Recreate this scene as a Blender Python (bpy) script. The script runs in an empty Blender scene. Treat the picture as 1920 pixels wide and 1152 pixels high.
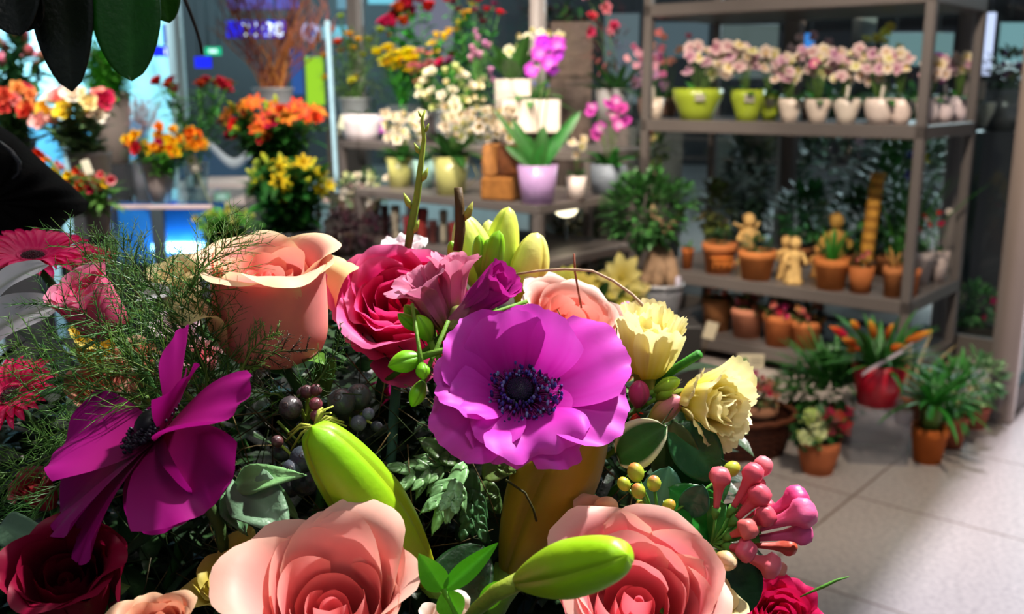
import bpy, math, random
from math import sin, cos, pi, radians, sqrt, atan2
from mathutils import Vector, Matrix, noise
random.seed(7)
scene = bpy.context.scene
COL = scene.collection

# ------------------------------------------------------------------ camera, world, lights, exposure
F = 1850.0
PITCH = math.atan(408 / 1850)
CP, SP = cos(PITCH), sin(PITCH)
EYE = 1.40
cam_data = bpy.data.cameras.new('camera')
cam_data.sensor_width = 36.0
cam_data.lens = 36.0 * F / 1920
cam_data.clip_start = 0.01
cam_data.clip_end = 100
cam_data.dof.use_dof = True
cam_data.dof.focus_distance = 0.45
cam_data.dof.aperture_fstop = 12.5
cam = bpy.data.objects.new('camera', cam_data)
cam.location = (0, 0, EYE)
cam.rotation_euler = (pi / 2 - PITCH, 0, 0)
COL.objects.link(cam)
scene.camera = cam
vs = scene.view_settings
vs.view_transform = 'Standard'
vs.look = 'None'
vs.gamma = 1.0
vs.use_curve_mapping = False
vs.exposure = 0.55

world = bpy.data.worlds.new('world')
scene.world = world
world.use_nodes = True
world.node_tree.nodes['Background'].inputs[0].default_value = (0.62, 0.70, 0.85, 1)
world.node_tree.nodes['Background'].inputs[1].default_value = 0.16

def look_rot(frm, to):
    return (Vector(to) - Vector(frm)).to_track_quat('-Z', 'Y').to_euler()

def spot(name, loc, to, power, angle, color, size=0.05, blend=0.4):
    l = bpy.data.lights.new(name, 'SPOT')
    l.energy = power; l.spot_size = radians(angle); l.spot_blend = blend
    l.color = color; l.shadow_soft_size = size
    o = bpy.data.objects.new(name, l); o.location = loc; o.rotation_euler = look_rot(loc, to)
    COL.objects.link(o); return o

def area(name, loc, to, power, sx, sy, color):
    l = bpy.data.lights.new(name, 'AREA')
    l.shape = 'RECTANGLE'; l.size = sx; l.size_y = sy; l.energy = power; l.color = color
    o = bpy.data.objects.new(name, l); o.location = loc; o.rotation_euler = look_rot(loc, to)
    COL.objects.link(o); return o

WARM = (1.0, 0.86, 0.70)
NEUT = (1.0, 0.95, 0.90)
spot('ceiling_spot_bouquet', (0.80, 1.05, 2.85), (0.10, 0.47, 1.24), 300, 24, NEUT, 0.03, 0.7)
spot('ceiling_spot_front', (0.15, -0.5, 2.9), (0.05, 0.42, 1.2), 20, 40, NEUT, 0.12, 0.8)
spot('ceiling_spot_table', (-0.2, 3.2, 2.95), (0.0, 5.0, 0.95), 250, 62, WARM, 0.08, 0.6)
spot('ceiling_spot_tier', (-0.9, 4.6, 2.95), (-0.4, 6.1, 1.3), 240, 70, WARM, 0.08, 0.6)
spot('ceiling_spot_shelf', (0.9, 2.6, 2.95), (1.35, 4.9, 1.2), 270, 62, WARM, 0.08, 0.6)
spot('ceiling_spot_floor', (1.3, 2.0, 2.95), (0.95, 3.75, 0.2), 150, 48, WARM, 0.08, 0.7)
spot('ceiling_spot_left', (-1.3, 2.3, 2.95), (-1.5, 4.0, 1.1), 330, 72, NEUT, 0.08, 0.7)
area('ceiling_panel_shop', (0.3, 2.2, 2.97), (0.3, 2.2, 0), 17, 2.6, 2.2, NEUT)
area('ceiling_panel_hall', (-5.0, 9.9, 4.3), (-6.4, 12.2, 1.3), 800, 7, 3, (0.50, 0.86, 1.0))
area('hall_fill_right', (4.4, 8.6, 2.9), (1.2, 7.4, 0.7), 120, 2.5, 1.5, (0.8, 0.95, 1.0))  # added fill light for the shrubs behind the glass, no visible source
spot('hall_high_lamp', (1.62, 3.38, 7.0), (2.3, 3.0, 0.0), 2500, 46, (0.84, 0.82, 1.0), 0.10, 0.12)
spot('fill_spot_back', (-0.3, 5.3, 2.95), (-0.3, 7.0, 1.5), 190, 80, NEUT, 0.1, 0.6)  # added fill spot that brightens the flowers at the back of the raised table

# ------------------------------------------------------------------ pixel helpers (photo frame 1920x1152)
def ray(px, py):
    a = (px - 960) / F; b = (576 - py) / F
    return Vector((a, CP + SP * b, -SP + CP * b))
def P(px, py, Y):
    d = ray(px, py); t = Y / d.y
    return Vector((d.x * t, Y, EYE + d.z * t))
def PZ(px, py, z):
    d = ray(px, py); t = (z - EYE) / d.z
    return Vector((d.x * t, d.y * t, z))
def S(n, Y):          # size in metres of n pixels at world distance Y
    return n * Y * 1.0 / F

def hexc(h):
    h = h.lstrip('#'); out = []
    for i in (0, 2, 4):
        c = int(h[i:i + 2], 16) / 255
        out.append(c / 12.92 if c <= 0.04045 else ((c + 0.055) / 1.055) ** 2.4)
    return tuple(out)
def mix(a, b, t):
    t = max(0, min(1, t)); return tuple(a[i] + (b[i] - a[i]) * t for i in range(3))
def lerp(a, b, t): return a + (b - a) * t
def knots(k, v):
    n = len(k) - 1; x = max(0, min(0.99999, v)) * n; i = int(x); f = x - i
    f = f * f * (3 - 2 * f)
    return k[i] + (k[i + 1] - k[i]) * f

# ------------------------------------------------------------------ materials
def nmat(name):
    m = bpy.data.materials.new(name); m.use_nodes = True
    nt = m.node_tree; nt.nodes.clear()
    out = nt.nodes.new('ShaderNodeOutputMaterial')
    return m, nt, out

def attr_mat(name, rough=0.5, transl=0.0, spec=0.3, nscale=60, namt=0.12, bump=0.0, bscale=200, vary=0.0, metallic=0.0, bdist=0.002):
    m, nt, out = nmat(name)
    N = nt.nodes.new; L = nt.links.new
    a = N('ShaderNodeAttribute'); a.attribute_name = 'Col'
    tc = N('ShaderNodeTexCoord'); no = N('ShaderNodeTexNoise'); no.inputs['Scale'].default_value = nscale
    no.inputs['Detail'].default_value = 3
    L(tc.outputs['Object'], no.inputs['Vector'])
    mr = N('ShaderNodeMapRange'); mr.inputs['To Min'].default_value = 1 - namt * 1.4; mr.inputs['To Max'].default_value = 1 + namt * 1.4
    L(no.outputs[0], mr.inputs['Value'])
    hs = N('ShaderNodeHueSaturation'); L(a.outputs['Color'], hs.inputs['Color']); L(mr.outputs[0], hs.inputs['Value'])
    if vary:
        oi = N('ShaderNodeObjectInfo'); m2 = N('ShaderNodeMapRange')
        m2.inputs['To Min'].default_value = 0.5 - vary; m2.inputs['To Max'].default_value = 0.5 + vary
        L(oi.outputs['Random'], m2.inputs['Value']); L(m2.outputs[0], hs.inputs['Hue'])
    b = N('ShaderNodeBsdfPrincipled'); b.inputs['Roughness'].default_value = rough
    b.inputs['Specular IOR Level'].default_value = spec; b.inputs['Metallic'].default_value = metallic
    L(hs.outputs[0], b.inputs['Base Color'])
    if bump:
        n2 = N('ShaderNodeTexNoise'); n2.inputs['Scale'].default_value = bscale; L(tc.outputs['Object'], n2.inputs['Vector'])
        bp = N('ShaderNodeBump'); bp.inputs['Strength'].default_value = bump; bp.inputs['Distance'].default_value = bdist
        L(n2.outputs[0], bp.inputs['Height']); L(bp.outputs[0], b.inputs['Normal'])
    if transl:
        t = N('ShaderNodeBsdfTranslucent'); L(hs.outputs[0], t.inputs['Color'])
        mx = N('ShaderNodeMixShader'); mx.inputs[0].default_value = transl
        L(b.outputs[0], mx.inputs[1]); L(t.outputs[0], mx.inputs[2]); L(mx.outputs[0], out.inputs[0])
    else:
        L(b.outputs[0], out.inputs[0])
    return m

def emit_mat(name, color, strength):
    m, nt, out = nmat(name)
    e = nt.nodes.new('ShaderNodeEmission'); e.inputs[0].default_value = (*color, 1); e.inputs[1].default_value = strength
    nt.links.new(e.outputs[0], out.inputs[0]); return m

def glass_mat(name, tint, gl=0.12, haze=0.0):
    m, nt, out = nmat(name); N = nt.nodes.new; L = nt.links.new
    t = N('ShaderNodeBsdfTransparent'); t.inputs[0].default_value = (*tint, 1)
    g = N('ShaderNodeBsdfGlossy'); g.inputs['Roughness'].default_value = 0.03
    lw = N('ShaderNodeLayerWeight'); lw.inputs[0].default_value = .5
    pw = N('ShaderNodeMath'); pw.operation = 'POWER'; pw.inputs[1].default_value = 4.0; L(lw.outputs['Facing'], pw.inputs[0])
    fr = N('ShaderNodeMath'); fr.operation = 'MULTIPLY_ADD'; fr.inputs[1].default_value = .45; fr.inputs[2].default_value = .035; L(pw.outputs[0], fr.inputs[0])
    mx = N('ShaderNodeMixShader'); L(fr.outputs[0], mx.inputs[0]); L(t.outputs[0], mx.inputs[1]); L(g.outputs[0], mx.inputs[2])
    if haze:
        d = N('ShaderNodeBsdfDiffuse'); d.inputs[0].default_value = (0.8, 0.82, 0.85, 1)
        m2 = N('ShaderNodeMixShader'); m2.inputs[0].default_value = haze
        L(mx.outputs[0], m2.inputs[1]); L(d.outputs[0], m2.inputs[2]); L(m2.outputs[0], out.inputs[0])
    else: L(mx.outputs[0], out.inputs[0])
    return m

M_PETAL = attr_mat('petal', 0.5, 0.34, 0.25, 90, 0.05, 0.2, 420, 0.0, bdist=0.0002)
M_PETALB = attr_mat('petal_background', 0.6, 0.30, 0.2, 40, 0.12, 0, 0, 0.025)
M_LEAF = attr_mat('leaf', 0.38, 0.18, 0.45, 70, 0.25, 0.3, 260, 0.012)
M_LEAFB = attr_mat('leaf_background', 0.42, 0.2, 0.45, 25, 0.35, 0, 0, 0.015)
M_BUD = attr_mat('bud_skin', 0.42, 0.12, 0.4, 55, 0.10, 0.1, 300)
M_STEM = attr_mat('stem', 0.6, 0.0, 0.3, 120, 0.2, 0.3, 300)
M_STAMEN = attr_mat('stamen', 0.5, 0.0, 0.4, 300, 0.3)
M_BERRY = attr_mat('berry_skin', 0.36, 0.0, 0.5, 200, 0.25, 0.2, 500)
M_CERAMIC = attr_mat('glazed_ceramic', 0.28, 0.0, 0.5, 12, 0.05)
M_CLAY = attr_mat('terracotta', 0.8, 0.0, 0.2, 18, 0.18, 0.4, 120)
M_STONE = attr_mat('carved_stone', 0.8, 0.0, 0.2, 22, 0.35, 0.8, 60)
M_WOOD = attr_mat('rough_wood', 0.75, 0.0, 0.2, 30, 0.45, 0.8, 60)
M_CLOTH = attr_mat('black_cloth', 0.95, 0.0, 0.1, 60, 0.2, 0.5, 400)
M_PAINT = attr_mat('painted_metal', 0.38, 0.0, 0.5, 6, 0.08)
M_ZINC = attr_mat('zinc', 0.6, 0.0, 0.4, 14, 0.15, 0.1, 40, metallic=0.25)
M_PAPER = attr_mat('paper', 0.7, 0.15, 0.2, 10, 0.04)
M_WICKER = attr_mat('wicker', 0.7, 0.0, 0.3, 90, 0.4, 0.8, 120)
M_FRAME = attr_mat('window_frame_metal', 0.45, 0.0, 0.5, 4, 0.06)
M_GLASS = glass_mat('window_glass', (0.86, 0.92, 0.93))
M_ACRYL = glass_mat('clear_acrylic', (0.86, 0.86, 0.88), haze=0.05)
M_VASE = glass_mat('vase_glass', (0.85, 0.93, 0.93), haze=0.06)

# ------------------------------------------------------------------ mesh builder
class MB:
    def __init__(s): s.v = []; s.f = []; s.c = []; s.smooth = True
    def add(s, vs, fs, cols, M=None):
        b = len(s.v)
        if M is not None: vs = [M @ Vector(q) for q in vs]
        s.v.extend([tuple(q) for q in vs]); s.f.extend([tuple(i + b for i in q) for q in fs])
        if isinstance(cols, tuple): cols = [cols] * len(vs)
        s.c.extend(cols)
        return s
    def grid(s, fn, nu, nv, M=None, close=False):
        vs = []; cs = []
        for j in range(nv + 1):
            for i in range(nu + (0 if close else 1)):
                u = i / nu; p, c = fn(u, j / nv); vs.append(p); cs.append(c)
        w = nu if close else nu + 1
        fs = []
        for j in range(nv):
            for i in range(nu):
                a = j * w + i; b = j * w + (i + 1) % w
                fs.append((a, b, b + w, a + w))
        return s.add(vs, fs, cs, M)
    def lathe(s, prof, n, col, M=None, lobes=0, lamp=0.0, cap=True):
        cf = col if callable(col) else (lambda t: col)
        k = len(prof); vs = []; cs = []; fs = []
        for j, (r, z) in enumerate(prof):
            for i in range(n):
                a = 2 * pi * i / n; rr = r * (1 + lamp * cos(lobes * a)) if lobes else r
                vs.append((rr * cos(a), rr * sin(a), z)); cs.append(cf(j / max(1, k - 1)))
        for j in range(k - 1):
            for i in range(n):
                i2 = (i + 1) % n; fs.append((j * n + i, j * n + i2, (j + 1) * n + i2, (j + 1) * n + i))
        if cap:
            fs.append(tuple(range(n - 1, -1, -1))); fs.append(tuple((k - 1) * n + i for i in range(n)))
        return s.add(vs, fs, cs, M)
    def tube(s, path, r, col, n=5, M=None):
        path = [Vector(p) for p in path]; k = len(path)
        rr = r if isinstance(r, (list, tuple)) else [r] * k
        cf = col if callable(col) else (lambda t: col)
        vs = []; cs = []; fs = []; prev = None
        for j, p in enumerate(path):
            d = (path[min(j + 1, k - 1)] - path[max(j - 1, 0)])
            d = d.normalized() if d.length > 1e-9 else Vector((0, 0, 1))
            if prev is None:
                prev = d.orthogonal().normalized()
            x = (prev - d * prev.dot(d));
            x = x.normalized() if x.length > 1e-6 else d.orthogonal().normalized()
            prev = x; y = d.cross(x)
            for i in range(n):
                a = 2 * pi * i / n; vs.append(p + (x * cos(a) + y * sin(a)) * rr[j]); cs.append(cf(j / max(1, k - 1)))
        for j in range(k - 1):
            for i in range(n):
                i2 = (i + 1) % n; fs.append((j * n + i, j * n + i2, (j + 1) * n + i2, (j + 1) * n + i))
        fs.append(tuple(range(n - 1, -1, -1))); fs.append(tuple((k - 1) * n + i for i in range(n)))
        return s.add(vs, fs, cs, M)
    def box(s, c, d, col, M=None, bev=0.0):
        x, y, z = d[0] / 2, d[1] / 2, d[2] / 2; b = min(bev, x * .9, y * .9, z * .9)
        if b <= 0:
            vs = [(c[0] + i * x, c[1] + j * y, c[2] + k * z) for i in (-1, 1) for j in (-1, 1) for k in (-1, 1)]
            return s.add(vs, [(0, 1, 3, 2), (4, 6, 7, 5), (0, 4, 5, 1), (2, 3, 7, 6), (0, 2, 6, 4), (1, 5, 7, 3)], col, M)
        # bevelled: 24 verts
        vs = []; idx = {}
        for i in (-1, 1):
            for j in (-1, 1):
                for k in (-1, 1):
                    for ax in range(3):
                        q = [i * (x - b), j * (y - b), k * (z - b)]; q[ax] = (i, j, k)[ax] * (x, y, z)[ax]
                        idx[(i, j, k, ax)] = len(vs); vs.append((c[0] + q[0], c[1] + q[1], c[2] + q[2]))
        fs = []
        for sgn in (-1, 1):
            fs.append([idx[(sgn, j, k, 0)] for j, k in ((-1, -1), (1, -1), (1, 1), (-1, 1))][::sgn])
            fs.append([idx[(i, sgn, k, 1)] for i, k in ((-1, -1), (-1, 1), (1, 1), (1, -1))][::sgn])
            fs.append([idx[(i, j, sgn, 2)] for i, j in ((-1, -1), (1, -1), (1, 1), (-1, 1))][::sgn])
        for i in (-1, 1):
            for j in (-1, 1):
                fs.append([idx[(i, j, -1, 0)], idx[(i, j, 1, 0)], idx[(i, j, 1, 1)], idx[(i, j, -1, 1)]])
                fs.append([idx[(i, -1, j, 0)], idx[(i, 1, j, 0)], idx[(i, 1, j, 2)], idx[(i, -1, j, 2)]])
                fs.append([idx[(-1, i, j, 1)], idx[(1, i, j, 1)], idx[(1, i, j, 2)], idx[(-1, i, j, 2)]])
                for k in (-1, 1): fs.append([idx[(i, j, k, 0)], idx[(i, j, k, 1)], idx[(i, j, k, 2)]])
        return s.add(vs, fs, col, M)
    def ball(s, c, r, col, n=8, m=6, sc=(1, 1, 1), M=None, jit=0.0):
        T = Matrix.Translation(c) @ Matrix.Diagonal((sc[0] * r, sc[1] * r, sc[2] * r, 1))
        if M is not None: T = M @ T
        cf = col if callable(col) else (lambda t: col)
        def fn(u, v):
            a = 2 * pi * u; b = pi * v; k = 1 + (random.uniform(-jit, jit) if jit else 0)
            return Vector((sin(b) * cos(a) * k, sin(b) * sin(a) * k, -cos(b) * k)), cf(v)
        return s.grid(fn, n, m, T, close=True)
    def mesh(s, name):
        me = bpy.data.meshes.new(name); me.from_pydata(s.v, [], s.f)
        ca = me.color_attributes.new('Col', 'FLOAT_COLOR', 'POINT')
        flat = []
        for c in s.c: flat.extend((c[0], c[1], c[2], 1.0))
        ca.data.foreach_set('color', flat)
        if s.smooth: me.polygons.foreach_set('use_smooth', [True] * len(me.polygons))
        me.update(); return me

def link(name, me, mat, parent=None, label=None, loc=None, rot=None, scale=None):
    o = bpy.data.objects.new(name, me); COL.objects.link(o)
    if mat is not None and not me.materials: me.materials.append(mat)
    if parent is not None: o.parent = parent
    if label: o['label'] = label
    if loc is not None: o.location = loc
    if rot is not None:
        if isinstance(rot, Matrix): o.rotation_euler = rot.to_euler()
        else: o.rotation_euler = rot
    if scale is not None: o.scale = (scale,) * 3 if isinstance(scale, (int, float)) else scale
    return o
def part(name, mb, mat, parent=None, label=None, **k):
    return link(name, mb.mesh(name), mat, parent, label, **k)
def tag(o, label, cat, group=None, kind=None):
    o['label'] = label; o['category'] = cat
    if group: o['group'] = group
    if kind: o['kind'] = kind
    return o
def thing(name, label, cat, loc=(0, 0, 0), rot=(0, 0, 0), group=None, scale=None):
    o = bpy.data.objects.new(name, None); o.empty_display_size = 0.02; COL.objects.link(o)
    o.location = loc
    o.rotation_euler = rot.to_euler() if isinstance(rot, Matrix) else rot
    if scale: o.scale = (scale,) * 3
    return tag(o, label, cat, group)
def struct(name, mb, mat, parent=None):
    o = part(name, mb, mat, parent)
    if parent is None: o['kind'] = 'structure'
    return o
def aim(axis, roll=0.0):
    z = Vector(axis).normalized(); x = Vector((1, 0, 0)); x = (x - z * x.dot(z)).normalized(); y = z.cross(x)
    R = Matrix((x, y, z)).transposed().to_4x4()
    return R @ Matrix.Rotation(roll, 4, 'Z')
def RZ(a): return Matrix.Rotation(a, 4, 'Z')
def TR(v): return Matrix.Translation(Vector(v))

# ------------------------------------------------------------------ petals and leaves
def petal(mb, L, W, th, M=None, r0=0.0, z0=0.0, shape='round', wrap=0.0, cup=0.0, ruf=0.0, rfreq=3, colf=None,
          nu=10, nv=12, drop=0.30, dp=2.6, w0=0.35, seed=0, notch=0.0, twist=0.0, teeth=0.0, grow=1.25):
    K = 40; tab = [(r0, z0)]; r, z = r0, z0
    for i in range(K):
        a = radians(knots(th, (i + .5) / K)); r += cos(a) * L / K; z += sin(a) * L / K; tab.append((r, z))
    rm = sum(t[0] for t in tab) / len(tab)
    ph = seed * 1.7
    def fn(uu, v):
        u = uu * 2 - 1
        if shape == 'round':
            ve = v * (1 - drop * abs(u) ** dp - notch * max(0, 1 - abs(u) * 4))
            w = w0 + (1 - w0) * sin(pi / 2 * min(1, ve * grow))
        elif shape == 'leaf':
            ve = v; w = max(0.0, sin(pi * min(1, v) ** 0.85)) ** 0.8 + (0.06 if v < .9 else 0)
        elif shape == 'strap':
            ve = v; w = min(1, (v * 5) ** .5 + .3) * (1 - v ** 3.0) ** 0.6
        else:
            ve = v; w = max(0.0, sin(pi * v ** 1.3)) ** 0.75
        if teeth: ve = ve * (1 + teeth * (sin(u * 17 + ph) + sin(u * 29 + ph * 2)) * v * v)
        ve = max(0, min(1.0, ve))
        x = ve * K; i = min(K - 1, int(x)); f = x - i
        rr = lerp(tab[i][0], tab[i + 1][0], f); zz = lerp(tab[i][1], tab[i + 1][1], f)
        a = radians(knots(th, ve))
        s_ = u * W / 2 * w
        px = s_; dr = 0
        if wrap:
            rho = max(rm * .35, lerp(rm, rr, .5)) / wrap; px = rho * sin(s_ / rho); dr = -rho * (1 - cos(s_ / rho))
        n = cup * W * u * u * v * .5
        n += ruf * W * v * v * (sin(u * rfreq * 2 + ph) * (.4 + .6 * abs(u)) + .5 * sin(u * rfreq * 4.3 + ph * 2.1) * v * v)
        if twist: n += twist * u * v * W
        p = Vector((px, rr + dr - sin(a) * n, zz + cos(a) * n))
        return p, (colf(u, v) if colf else (1, 1, 1))
    # local frame: petal grows along +Y; rotate so azimuth 0 is +X
    T = RZ(-pi / 2)
    if M is not None: T = M @ T
    mb.grid(fn, nu, nv, T)
    return mb

def leaf(mb, base, direc, L, W, col, bend=0.4, fold=0.15, up=(0, 0, 1), nu=4, nv=8, shape='leaf', rib=None, wav=0.0, vari=None):
    """a blade from base along direc, bending down by `bend` radians"""
    d = Vector(direc).normalized(); upv = Vector(up); x = d.cross(upv)
    if x.length < 1e-4: x = d.orthogonal()
    x.normalize(); n = x.cross(d).normalized()
    c2 = rib or tuple(min(1, k * 1.35 + .01) for k in col)
    def fn(uu, v):
        u = uu * 2 - 1
        if shape == 'leaf': w = max(0, sin(pi * v ** .8)) ** .85
        elif shape == 'strap': w = min(1, (v * 4) ** .5 + .25) * max(0, 1 - v ** 3) ** .6
        elif shape == 'oval': w = max(0, sin(pi * min(1, .04 + v * .96))) ** .55
        else: w = 1 - v
        b = bend * v
        q = Vector(base) + (d * cos(b / 2) - n * sin(b / 2)) * (v * L)
        q = q + x * (u * w * W / 2) + n * (fold * W * abs(u) * w + wav * W * sin(v * 9 + u * 2) * abs(u))
        c = mix(c2, col, min(1, abs(u) * 3.5))
        if vari and abs(u) > .72: c = vari
        return q, c
    mb.grid(fn, nu, nv)

def jit(c, a=.1):
    k = 1 + random.uniform(-a, a); return tuple(max(0, min(1, x * k)) for x in c)
def rnd(a, b): return random.uniform(a, b)

G_DARK = hexc('#16350f'); G_MID = hexc('#2f6a1c'); G_LIT = hexc('#5d9a2c'); G_YEL = hexc('#9ec82c'); G_BLUE = hexc('#5a8a62')
TAUPE = hexc('#8a7a6e')


# ------------------------------------------------------------------ the setting
DA = Vector((0.6425, 0.766, 0)); DB = Vector((-0.766, 0.6425, 0))     # depth and leftward directions of the shop fittings
YAW = atan2(-DB.y, -DB.x)
CORNER = Vector((1.81, 4.43, 0))       # near right corner of the tall shelving
TCORNER = Vector((0.12, 4.50, 0))      # near right corner of the table
def hit(px, py, org, inset, z=None):
    """point at height z where the view through px meets the line org + DA*inset + DB*t"""
    d = ray(px, py); o = org + DA * inset; k = d.x / d.y
    t = (k * o.y - o.x) / (DB.x - k * DB.y)
    q = o + DB * t
    return Vector((q.x, q.y, z if z is not None else EYE + d.z * q.y / d.y))

def floor_mat():
    m, nt, out = nmat('granite_tiles'); N = nt.nodes.new; L = nt.links.new
    tc = N('ShaderNodeTexCoord')
    br = N('ShaderNodeTexBrick'); br.offset = 0.0; br.squash = 1.0
    br.inputs['Scale'].default_value = 1.0; br.inputs['Brick Width'].default_value = 1.06; br.inputs['Row Height'].default_value = 0.70
    br.inputs['Mortar Size'].default_value = 0.006; br.inputs['Mortar Smooth'].default_value = 0.3
    br.inputs['Color1'].default_value = (*hexc('#aba098'), 1); br.inputs['Color2'].default_value = (*hexc('#a39891'), 1)
    br.inputs['Mortar'].default_value = (*hexc('#7a6a5f'), 1)
    L(tc.outputs['Object'], br.inputs['Vector'])
    n1 = N('ShaderNodeTexNoise'); n1.inputs['Scale'].default_value = 60; n1.inputs['Detail'].default_value = 6; L(tc.outputs['Object'], n1.inputs['Vector'])
    n2 = N('ShaderNodeTexVoronoi'); n2.inputs['Scale'].default_value = 160; L(tc.outputs['Object'], n2.inputs['Vector'])
    mr = N('ShaderNodeMapRange'); mr.inputs['From Min'].default_value = .3; mr.inputs['From Max'].default_value = .7
    mr.inputs['To Min'].default_value = 0.74; mr.inputs['To Max'].default_value = 1.15; L(n1.outputs[0], mr.inputs['Value'])
    m2 = N('ShaderNodeMapRange'); m2.inputs['To Min'].default_value = 0.9; m2.inputs['To Max'].default_value = 1.08; L(n2.outputs['Distance'], m2.inputs['Value'])
    mu = N('ShaderNodeMath'); mu.operation = 'MULTIPLY'; L(mr.outputs[0], mu.inputs[0]); L(m2.outputs[0], mu.inputs[1])
    hs = N('ShaderNodeHueSaturation'); L(br.outputs['Color'], hs.inputs['Color']); L(mu.outputs[0], hs.inputs['Value'])
    b = N('ShaderNodeBsdfPrincipled'); b.inputs['Roughness'].default_value = 0.42; L(hs.outputs[0], b.inputs['Base Color'])
    L(b.outputs[0], out.inputs[0]); return m
mb = MB(); mb.smooth = False
mb.box((0, 0, -0.05), (60, 60, 0.1), (1, 1, 1))
fl = struct('floor', mb, floor_mat()); fl.location = (1.204, 3.255, 0); fl.rotation_euler = (0, 0, YAW)

FR = hexc('#8c8079')
mb = MB(); mb.smooth = False
mb.box((-4.0, 0, 3.08), (8.0, 10.4, 0.1), hexc('#c9c4bc')); ce = struct('ceiling', mb, M_CERAMIC); ce.location = (2.12, 4.04, 0); ce.rotation_euler = (0, 0, YAW + .0716); ce.location += Vector((.586, .81, 0)) * -3.9
WC = Vector((2.75, 4.83, 0))
def bay(n, p, q, h=2.95):
    d = (q - p); Ld = d.length; d.normalize(); ang = atan2(d.y, d.x)
    T = TR(p) @ RZ(ang)
    mb = MB(); mb.smooth = False
    mb.box((Ld / 2, 0, 0.06), (Ld, 0.06, 0.12), hexc('#5e5752'), T, 0.004)
    mb.box((Ld / 2, 0, h - 0.05), (Ld, 0.06, 0.1), hexc('#5e5752'), T, 0.004)
    root = struct('window_%d' % n, mb, M_FRAME)
    g = MB(); g.smooth = False; g.box((Ld / 2, 0, h / 2 + .01), (Ld - 0.04, 0.01, h - 0.2), (1, 1, 1), T)
    part('pane', g, M_GLASS, root)
def mull(n, p, w, dpt, col, h=3.02):
    mb = MB(); mb.box((0, 0, h / 2), (w, dpt, h), col, None, 0.006)
    o = struct('trim_%d' % n, mb, M_FRAME); o.location = p; o.rotation_euler = (0, 0, YAW)
ts = [0.0, 0.57, 1.5, 3.36, 5.22, 7.84, 10.2]
ws = [.09, .07, .09, .08, .12, .17, .12]
for i, t in enumerate(ts):
    mull(i + 1, WC + DB * t, ws[i], 0.09, mix(FR, (0.05, 0.045, 0.04), .5 if i in (1, 2) else 0.1))
    if i: bay(i, WC + DB * (ts[i - 1] + ws[i - 1] / 2), WC + DB * (t - ws[i] / 2))
POST = Vector((2.105, 4.06, 0))
mull(9, POST, 0.105, 0.07, hexc('#7d6e65'))
bay(9, POST + DA * 0.06, WC - DA * 0.06)
# station hall beyond the glass
mb = MB(); mb.smooth = False
mb.box((0, 0, 2.5), (44, 0.3, 5.2), hexc('#332d2c'))
w_ = struct('wall_back', mb, M_FRAME); w_.location = (-2, 19, 0)
mb = MB(); mb.smooth = False
mb.box((0, 0, 2.5), (0.3, 24, 5.2), hexc('#2a2b2c'))
w_ = struct('wall_right', mb, M_FRAME); w_.location = (11, 9, 0)

# train carriage behind the left window
t = thing('train_carriage', 'pale cyan lit train carriage with a red stripe beyond the left window', 'train', (-6.9, 12.2, 0))
mb = MB(); mb.box((0, 0, 1.45), (5.6, 1.6, 2.5), hexc('#bfe6ea'), None, 0.25); part('body', mb, M_PAINT, t)
mb = MB(); mb.box((0, -0.81, 0.62), (5.5, 0.03, 0.9), hexc('#4c8fae'), None, 0.01); part('lower_panel', mb, M_PAINT, t, 'blue lower side panel')
mb = MB(); mb.box((0, -0.82, 1.79), (5.5, 0.02, 0.06), hexc('#c22434'), None, 0.004); part('stripe', mb, M_PAINT, t, 'red stripe')
for k in range(3):
    mb = MB(); mb.box((-1.9 + k * 1.45, -0.82, 2.18), (1.1, 0.03, 0.5), hexc('#6f8d96'), None, 0.02); part('window', mb, M_PAINT, t)
for k in range(4):
    mb = MB(); mb.lathe([(0.02, -.06), (.4, -.06), (.42, .02), (.42, .06)], 20, hexc('#222222'), TR((-2.0 + k * 1.3, -0.62, 0.42)) @ Matrix.Rotation(pi / 2, 4, 'X')); part('wheel', mb, M_PAINT, t)

def text_obj(s, size, mat, parent, loc, name='lettering', ext=0.002, align='LEFT'):
    cu = bpy.data.curves.new(name, 'FONT'); cu.body = s; cu.size = size; cu.extrude = ext; cu.align_x = align
    cu.materials.append(mat)
    tmp = bpy.data.objects.new('tmp', cu); COL.objects.link(tmp); bpy.context.view_layer.update()
    me = bpy.data.meshes.new_from_object(tmp.evaluated_get(bpy.context.evaluated_depsgraph_get())); bpy.data.objects.remove(tmp)
    me.materials.clear(); me.materials.append(mat)
    o = bpy.data.objects.new(name, me); COL.objects.link(o); o.parent = parent; o.location = loc; o.rotation_euler = (pi / 2, 0, 0)
    return o
E_BLUE = emit_mat('sign_blue_light', hexc('#1420e8'), 1.3)
E_BLUE2 = emit_mat('sign_dim_blue_light', hexc('#2a4fc8'), 0.8)
E_WHITE = emit_mat('sign_white_light', (0.95, 0.97, 1.0), 2.2)
E_GREEN = emit_mat('sign_green_light', hexc('#15c890'), 1.0)
E_CYAN = emit_mat('shop_front_light', hexc('#7fd0e4'), 0.9)
E_LAV = emit_mat('poster_light', hexc('#d5d8fa'), 1.0)
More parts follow.
